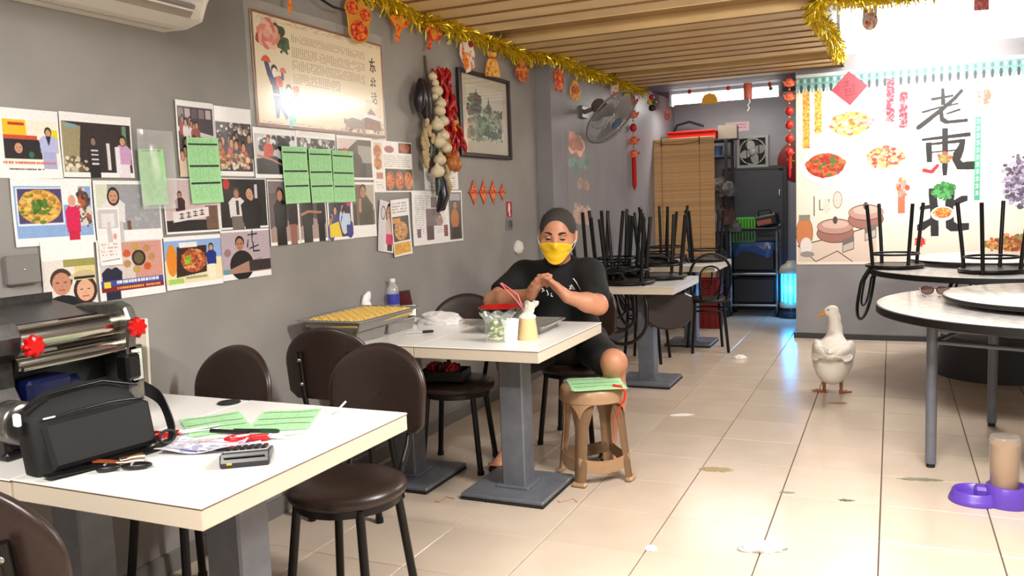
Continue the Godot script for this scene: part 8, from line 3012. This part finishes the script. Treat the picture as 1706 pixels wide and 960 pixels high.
	for s in [-0.06, 0.07]:
		b = MB.new()
		b.tube([Vector3(s, -0.15, 0.04), Vector3(s, 0.15, 0.04)], 0.004, 6)
		part(t, "guard_bar", b, mat("duct_dark", Color.BLACK))
	var sp := Pic.new(110, 46, Color(0.80, 0.66, 0.68), 31)
	sp.text(0.1, 0.25, 0.9, 2, 0.3, 0.06, Color(0.66, 0.34, 0.38), 0.1)
	b = MB.new()
	b.sheet(0.26, 0.105, 0.004)
	single("pink_notice", "small pale pink notice on the back wall over the fan", "notice", b, printed("notice_print", sp, 0.4), Vector3(0.835, 2.075, -9.818))
	# the back door
	t = thing("door_1", "dark grey steel back door below the extractor fan", "door", Vector3(1.02, 0, -9.82))
	t.set_meta("kind", "structure")
	b = MB.new()
	b.box(Vector3(0, 0.78, 0.012), Vector3(0.62, 1.56, 0.024), 0.004)
	part(t, "leaf", b, mat("door_grey", Color(0.26, 0.27, 0.30), 0.5))
	b = MB.new()
	b.box(Vector3(-0.33, 0.80, 0.018), Vector3(0.04, 1.62, 0.036), 0.004)
	b.box(Vector3(0.33, 0.80, 0.018), Vector3(0.04, 1.62, 0.036), 0.004)
	b.box(Vector3(0, 1.60, 0.018), Vector3(0.62, 0.04, 0.036), 0.004)
	part(t, "door_frame", b, mat("door_frame_grey", Color(0.22, 0.225, 0.25), 0.5))
	for y in [0.98, 1.32]:
		b = MB.new()
		b.tube([Vector3(0.27, y - 0.03, 0.026), Vector3(0.27, y - 0.03, 0.05), Vector3(0.27, y + 0.03, 0.05), Vector3(0.27, y + 0.03, 0.026)], 0.006, 7)
		part(t, "latch", b, mat("scissor_steel", Color.WHITE))
	# white wall knob with its cable
	t = thing("wall_socket", "small round white fitting with a cable on the passage's right wall", "socket", Vector3(1.645, 1.17, -9.15), -HALF)
	b = MB.new()
	b.xf = Transform3D(Basis(Vector3.RIGHT, HALF), Vector3.ZERO)
	b.lathe([Vector2(0, 0.05), Vector2(0.03, 0.048), Vector2(0.038, 0.03), Vector2(0.045, 0.0)], 20)
	part(t, "cover", b, mat("paper_white", Color.WHITE))
	b = MB.new()
	b.tube([Vector3(0, 0, 0.03), Vector3(-0.10, -0.05, 0.03), Vector3(-0.22, -0.18, 0.02)], 0.006, 6)
	part(t, "cable", b, mat("hose_dark", Color.BLACK))
	# red lucky disk on the passage wall
	t = thing("lucky_disk", "dark red round hanging with gold characters on the back wall at the mural's left edge", "decoration", Vector3(1.50, 1.655, -9.818), 0.0)
	b = MB.new()
	b.xf = Transform3D(Basis(Vector3.RIGHT, HALF), Vector3.ZERO)
	b.lathe([Vector2(0, 0.012), Vector2(0.22, 0.012), Vector2(0.235, 0.006), Vector2(0.235, 0.0)], 40)
	part(t, "disk", b, mat("lucky_red", Color(0.46, 0.03, 0.05), 0.5))
	for s in [[[-0.12, 0.08], [-0.05, 0.09]], [[-0.085, 0.12], [-0.085, -0.08]], [[-0.13, 0.02], [-0.05, 0.0]], [[0.0, 0.10], [0.12, 0.10]], [[0.0, 0.05], [0.12, 0.05], [0.12, 0.0], [0.0, 0.0], [0.0, 0.05]], [[0.0, -0.05], [0.12, -0.05], [0.12, -0.13], [0.0, -0.13], [0.0, -0.05]]]:
		b = MB.new()
		var row := []
		for p in s:
			row.append(Vector3(p[0], p[1], 0.016))
		b.tube(row, 0.010, 6)
		part(t, "gold_stroke", b, mat("gold_print", Color(0.88, 0.66, 0.14), 0.35, 0.4))
	b = MB.new()
	b.lathe([Vector2(0.016, -0.235), Vector2(0.022, -0.26), Vector2(0.020, -0.42), Vector2(0, -0.44)], 10)
	part(t, "tassel", b, mat("tassel_red", Color.BLACK))
	# service trolley
	t = thing("service_trolley", "black two-bin service trolley lined with a blue bag", "trolley", Vector3(1.08, 0, -9.40), 0.0)
	var alu := mat("trolley_aluminium", Color(0.52, 0.53, 0.54), 0.35, 0.7)
	var tub := mat("trolley_black", Color(0.045, 0.048, 0.062), 0.45)
	for x in [-0.24, 0.24]:
		for z in [-0.15, 0.15]:
			b = MB.new()
			b.tube([Vector3(x, 0.10, z), Vector3(x, 0.92, z)], 0.014, 10)
			part(t, "post", b, alu)
			b = MB.new()
			b.xf = Transform3D(Basis(Vector3.FORWARD, HALF), Vector3(x, 0.05, z))
			b.lathe([Vector2(0, -0.015), Vector2(0.045, -0.015), Vector2(0.05, -0.01), Vector2(0.05, 0.01), Vector2(0.045, 0.015), Vector2(0, 0.015)], 18)
			part(t, "castor", b, tub)
	for q in [[0.49, 0.74], [0.14, 0.42]]:
		b = MB.new()
		b.box(Vector3(0, (q[0] + q[1]) / 2, 0), Vector3(0.45, q[1] - q[0], 0.30), 0.02)
		part(t, "bin", b, tub)
	for y in [0.46, 0.12]:
		b = MB.new()
		b.box(Vector3(0, y, 0.155), Vector3(0.48, 0.022, 0.018), 0.004)
		part(t, "rail", b, alu)
	b = MB.new()
	b.tube([Vector3(-0.24, 0.90, 0.15), Vector3(-0.24, 0.94, 0.15), Vector3(0.24, 0.94, 0.15), Vector3(0.24, 0.90, 0.15)], 0.014, 8)
	part(t, "push_handle", b, tub)
	b = MB.new()
	var g := []
	for j in 8:
		var v := j / 7.0
		var row := []
		for k in 44:
			var a := TAU * k / 44.0
			var ex := signf(cos(a)) * pow(absf(cos(a)), 0.4)
			var ez := signf(sin(a)) * pow(absf(sin(a)), 0.4)
			var o := 1.0 + 0.05 * sin(v * PI) + 0.02 * sin(k * 2.9 + j)
			row.append(Vector3(ex * 0.235 * o, 0.80 - 0.13 * v - 0.04 * v * sin(k * 0.9), ez * 0.165 * o))
		g.append(row)
	b.surface(g, true, 0.0)
	single("blue_bin_bag", "blue plastic bag folded over the trolley's upper bin", "bag", b, mat("blue_film", Color(0.16, 0.28, 0.45), 0.25), Vector3(1.08, 0, -9.40))
	for k in 2:
		t = thing("green_basket", ["bright green slotted basket, upper of two on the trolley", "darker green basket, lower of two on the trolley"][k], "basket", Vector3(0.955, 0.93 - 0.13 * k, -9.37), 0.1, "green plastic baskets on the trolley")
		var gm := mat("basket_green_%d" % k, [Color(0.22, 0.66, 0.05), Color(0.10, 0.40, 0.16)][k], 0.35)
		var w := 0.25
		for y in [0.005, 0.125]:
			b = MB.new()
			b.box(Vector3(0, y, 0.075), Vector3(w, 0.018, 0.006), 0.002)
			b.box(Vector3(0, y, -0.075), Vector3(w, 0.018, 0.006), 0.002)
			b.box(Vector3(w / 2, y, 0), Vector3(0.006, 0.018, 0.15), 0.002)
			b.box(Vector3(-w / 2, y, 0), Vector3(0.006, 0.018, 0.15), 0.002)
			part(t, "hoop", b, gm)
		for i in 9:
			for z in [-0.075, 0.075]:
				b = MB.new()
				b.box(Vector3(-w / 2 + w * i / 8.0, 0.065, z), Vector3(0.020, 0.12, 0.005), 0.001)
				part(t, "rib", b, gm)
		b = MB.new()
		b.box(Vector3(0, 0.003, 0), Vector3(w, 0.006, 0.15))
		part(t, "bottom", b, gm)
	b = MB.new()
	b.xf = Transform3D(Basis(Vector3.BACK, 0.18), Vector3.ZERO)
	b.box(Vector3(0, 0.08, 0), Vector3(0.26, 0.15, 0.16), 0.03)
	b.tube([Vector3(-0.07, 0.14, 0.06), Vector3(-0.06, 0.20, 0.06), Vector3(0.06, 0.20, 0.06), Vector3(0.07, 0.14, 0.06)], 0.010, 8)
	t = thing("black_case", "black case with an orange patch on the trolley's right end", "case", Vector3(1.22, 0.945, -9.38))
	part(t, "shell", b, tub)
	b = MB.new()
	b.xf = Transform3D(Basis(Vector3.BACK, 0.18), Vector3.ZERO)
	b.box(Vector3(-0.02, 0.07, 0.081), Vector3(0.15, 0.05, 0.004), 0.001)
	part(t, "orange_patch", b, mat("patch_orange", Color(0.62, 0.34, 0.22), 0.5))
	# stacked red crates
	for k in 3:
		t = thing("red_crate", ["lowest red crate of the stack behind the wire chair", "middle red crate of the stack behind the wire chair", "top red crate of the stack behind the wire chair"][k], "crate", Vector3(0.70, 0.165 * k, -8.45), 0.05, "red crates under the blind")
		var rm := mat("crate_red", Color(0.42, 0.04, 0.05), 0.4)
		for s in [-1, 1]:
			b = MB.new()
			b.box(Vector3(0, 0.08, s * 0.14), Vector3(0.36, 0.15, 0.012), 0.003)
			part(t, "side", b, rm)
			b = MB.new()
			b.box(Vector3(s * 0.175, 0.08, 0), Vector3(0.012, 0.15, 0.27), 0.003)
			part(t, "end", b, rm)
		for i in 6:
			b = MB.new()
			b.box(Vector3(-0.15 + 0.06 * i, 0.08, 0.149), Vector3(0.012, 0.14, 0.008), 0.002)
			part(t, "rib", b, rm)
		b = MB.new()
		b.box(Vector3(0, 0.158, 0.145), Vector3(0.37, 0.012, 0.02), 0.003)
		part(t, "rim", b, rm)
		b = MB.new()
		b.box(Vector3(0, 0.008, 0), Vector3(0.35, 0.012, 0.27))
		part(t, "bottom", b, rm)
	# insect lamp on the floor
	t = thing("insect_lamp", "glowing cyan insect lamp on the passage floor by the mural wall", "lamp", Vector3(1.47, 0, -9.25))
	b = MB.new()
	b.lathe([Vector2(0, 0.0), Vector2(0.14, 0.0), Vector2(0.145, 0.02), Vector2(0.13, 0.06), Vector2(0.115, 0.075), Vector2(0.115, 0.11)], 28)
	part(t, "base", b, mat("insect_base", Color(0.13, 0.15, 0.20), 0.35))
	b = MB.new()
	b.lathe([Vector2(0.122, 0.11), Vector2(0.125, 0.15), Vector2(0.112, 0.17)], 28)
	part(t, "lower_ring", b, mat("insect_cream", Color(0.72, 0.70, 0.60), 0.4))
	b = MB.new()
	b.lathe([Vector2(0.104, 0.165), Vector2(0.106, 0.17), Vector2(0.106, 0.47), Vector2(0.104, 0.475)], 28)
	part(t, "glowing_tube", b, glow_mat("cyan_glow", Color(0.02, 0.62, 0.95), 1.3))
	for k in 14:
		var a := TAU * k / 14.0
		b = MB.new()
		b.tube([Vector3(cos(a) * 0.116, 0.16, sin(a) * 0.116), Vector3(cos(a) * 0.116, 0.48, sin(a) * 0.116)], 0.0035, 6)
		part(t, "guard_bar", b, mat("insect_guard", Color(0.30, 0.45, 0.55), 0.3))
	b = MB.new()
	b.lathe([Vector2(0.125, 0.47), Vector2(0.128, 0.50), Vector2(0.11, 0.545), Vector2(0.06, 0.575), Vector2(0.05, 0.60), Vector2(0, 0.605)], 28)
	part(t, "cap", b, mat("insect_cap", Color(0.74, 0.74, 0.68), 0.4))
	var lamp := OmniLight3D.new()
	lamp.name = "cyan_lamp_light"
	lamp.light_color = Color(0.10, 0.66, 1.0)
	lamp.light_energy = 0.05
	lamp.light_size = 0.05
	lamp.omni_range = 14.0
	lamp.omni_attenuation = 2.0
	lamp.shadow_enabled = true
	lamp.position = Vector3(0, 0.32, 0.16)
	t.add_child(lamp, true)


func floor_things() -> void:
	var tissue := grained("tissue_white", Color(0.86, 0.84, 0.80), Color(0.93, 0.915, 0.89), 0.9, 30.0)
	for q in [[1.32, -6.82, 0.055, 0.035, 0.030, "crumpled tissue on the floor before the red crates' chair", 11], [2.00, -3.12, 0.085, 0.045, 0.022, "large crumpled tissue on the floor, nearest the viewer", 12], [1.28, -4.95, 0.07, 0.020, 0.008, "flat scrap of tissue on the floor right of the tan stool", 13], [1.612, -2.985, 0.022, 0.03, 0.004, "small pale flake on the floor near the picture's bottom edge", 14]]:
		var b := MB.new()
		cloth_heap(b, q[2], q[3], q[4], q[6])
		single("tissue_scrap", q[5], "tissue", b, tissue, Vector3(q[0], 0.0008, q[1]), 0.4, "paper scraps on the floor")
	# spills: thin dried patches with ragged outlines
	var n := FastNoiseLite.new()
	n.frequency = 1.0
	for q in [[1.665, -3.985, 0.075, 0.035, Color(0.62, 0.54, 0.38), "dried brownish spill on the floor tiles in the aisle"], [2.56, -4.12, 0.085, 0.022, Color(0.50, 0.49, 0.40), "thin greenish dried spill before the round table's leg"], [2.13, -5.50, 0.05, 0.028, Color(0.60, 0.52, 0.38), "small yellowish dropping on the floor behind the goose"], [2.262, -3.74, 0.03, 0.012, Color(0.36, 0.32, 0.24), "small dark dropping on a floor joint"], [2.02, -3.76, 0.03, 0.010, Color(0.48, 0.44, 0.38), "faint scuff on the floor left of the dark dropping"]]:
		n.seed = int(q[0] * 100.0)
		var o := PackedVector2Array()
		for k in 40:
			var a := TAU * k / 40.0
			var r := 1.0 + 0.75 * n.get_noise_2d(cos(a) * 2.2, sin(a) * 2.2) + 0.4 * n.get_noise_2d(cos(a) * 6.0, sin(a) * 6.0)
			o.append(Vector2(cos(a) * q[2] * r, sin(a) * q[3] * r))
		var b := MB.new()
		b.xf = Transform3D(Basis(Vector3.RIGHT, -HALF), Vector3(0, 0.0012, 0))
		b.prism(o, 0.0012)
		single("dried_spill", q[5], "spill", b, mat("spill_%s" % q[4].to_html(false), q[4], 0.5), Vector3(q[0], 0, q[1]), 0.2, "spills on the floor")
	# red bits of string
	for q in [[1.135, -3.36, 0.3, "thin red string curled on the floor by the table foot"], [0.60, -3.20, 0.9, "thin red string on the floor under the near chair"]]:
		var b := MB.new()
		var p := []
		for k in 16:
			var f := k / 15.0
			p.append(Vector3(-0.045 + 0.09 * f, 0.002, 0.018 * sin(f * 7.0) + 0.008 * sin(f * 15.0)))
		b.tube(p, 0.0014, 6)
		single("red_string", q[3], "string", b, mat("red_string", Color(0.74, 0.42, 0.34), 0.6), Vector3(q[0], 0, q[1]), q[2], "red strings on the floor")
	# sunglasses-like spectacles on the round table
	var t := thing("spectacles", "brown tinted spectacles lying on the near round table", "spectacles", Vector3(2.64, 0.7525, -4.93), -0.15)
	var frame := mat("brown_frame", Color(0.24, 0.07, 0.06), 0.25)
	for s in [-1, 1]:
		var b := MB.new()
		var ring := []
		for k in 24:
			var a := TAU * k / 24.0
			ring.append(Vector3(s * 0.038 + cos(a) * 0.031, 0.024 + sin(a) * 0.022, 0))
		b.tube(ring, 0.0028, 7, true)
		part(t, "rim", b, frame)
		b = MB.new()
		b.xf.origin = Vector3(s * 0.038, 0.024, 0)
		b.prism(PackedVector2Array(circle_points(V(0, 0), V(0.030, 0.021), 20)), 0.002)
		part(t, "lens", b, clear_mat("brown_lens", Color(0.30, 0.08, 0.06), 0.62, 0.05))
		b = MB.new()
		b.tube([Vector3(s * 0.069, 0.034, 0), Vector3(s * 0.072, 0.034, 0.01), Vector3(s * 0.05, 0.012, 0.11), Vector3(s * 0.03, 0.004, 0.135)], 0.0026, 6)
		part(t, "temple", b, frame)
	var bb := MB.new()
	bb.tube([Vector3(-0.008, 0.030, 0), Vector3(0, 0.034, 0.002), Vector3(0.008, 0.030, 0)], 0.0026, 6)
	part(t, "bridge", bb, frame)
	# pet feeder
	t = thing("pet_feeder", "purple pet feeder with an upright jar of brown feed on the floor", "pet feeder", Vector3(2.80, 0, -3.90), -0.05)
	var purple := mat("feeder_purple", Color(0.36, 0.24, 0.66), 0.35)
	var b := MB.new()
	var prof := [Vector2(0.098, 0.0), Vector2(0.100, 0.004), Vector2(0.094, 0.022), Vector2(0.090, 0.026), Vector2(0.086, 0.045), Vector2(0.080, 0.050), Vector2(0.074, 0.046), Vector2(0.066, 0.016), Vector2(0.0, 0.012)]
	b.xf.origin = Vector3(-0.045, 0, 0.0)
	b.lathe(prof, 40)
	part(t, "bowl", b, purple)
	b = MB.new()
	b.xf.origin = Vector3(0.072, 0, -0.005)
	b.lathe([Vector2(0.090, 0.0), Vector2(0.092, 0.004), Vector2(0.078, 0.075), Vector2(0.074, 0.082), Vector2(0.062, 0.082), Vector2(0.058, 0.07), Vector2(0, 0.07)], 36)
	b.box(Vector3(-0.085, 0.040, 0), Vector3(0.07, 0.055, 0.07), 0.012)
	part(t, "holder", b, purple)
	b = MB.new()
	b.xf.origin = Vector3(0.062, 0, -0.005)
	b.lathe([Vector2(0, 0.072), Vector2(0.052, 0.072), Vector2(0.054, 0.255), Vector2(0, 0.255)], 30)
	part(t, "brown_feed", b, grained("brown_feed", Color(0.50, 0.36, 0.22), Color(0.66, 0.50, 0.33), 0.8, 40.0, 0.3, 91))
	b = MB.new()
	b.xf.origin = Vector3(0.062, 0, -0.005)
	b.lathe([Vector2(0.0565, 0.074), Vector2(0.0585, 0.076), Vector2(0.0585, 0.275), Vector2(0.052, 0.288), Vector2(0, 0.290)], 30)
	part(t, "clear_jar", b, clear_mat("jar_plastic", Color(0.94, 0.93, 0.90), 0.12, 0.08))
	# white wrapper hung on the wall
	b = MB.new()
	b.xf = Transform3D(Basis(Vector3.UP, HALF) * Basis(Vector3.RIGHT, HALF), Vector3.ZERO)
	cloth_heap(b, 0.065, 0.050, 0.035, 17, 0.3)
	single("white_wrapper", "small white wrapper on the wall, just above the man's shoulder", "wrapper", b, tissue, Vector3(0.002, 1.0, -5.47))
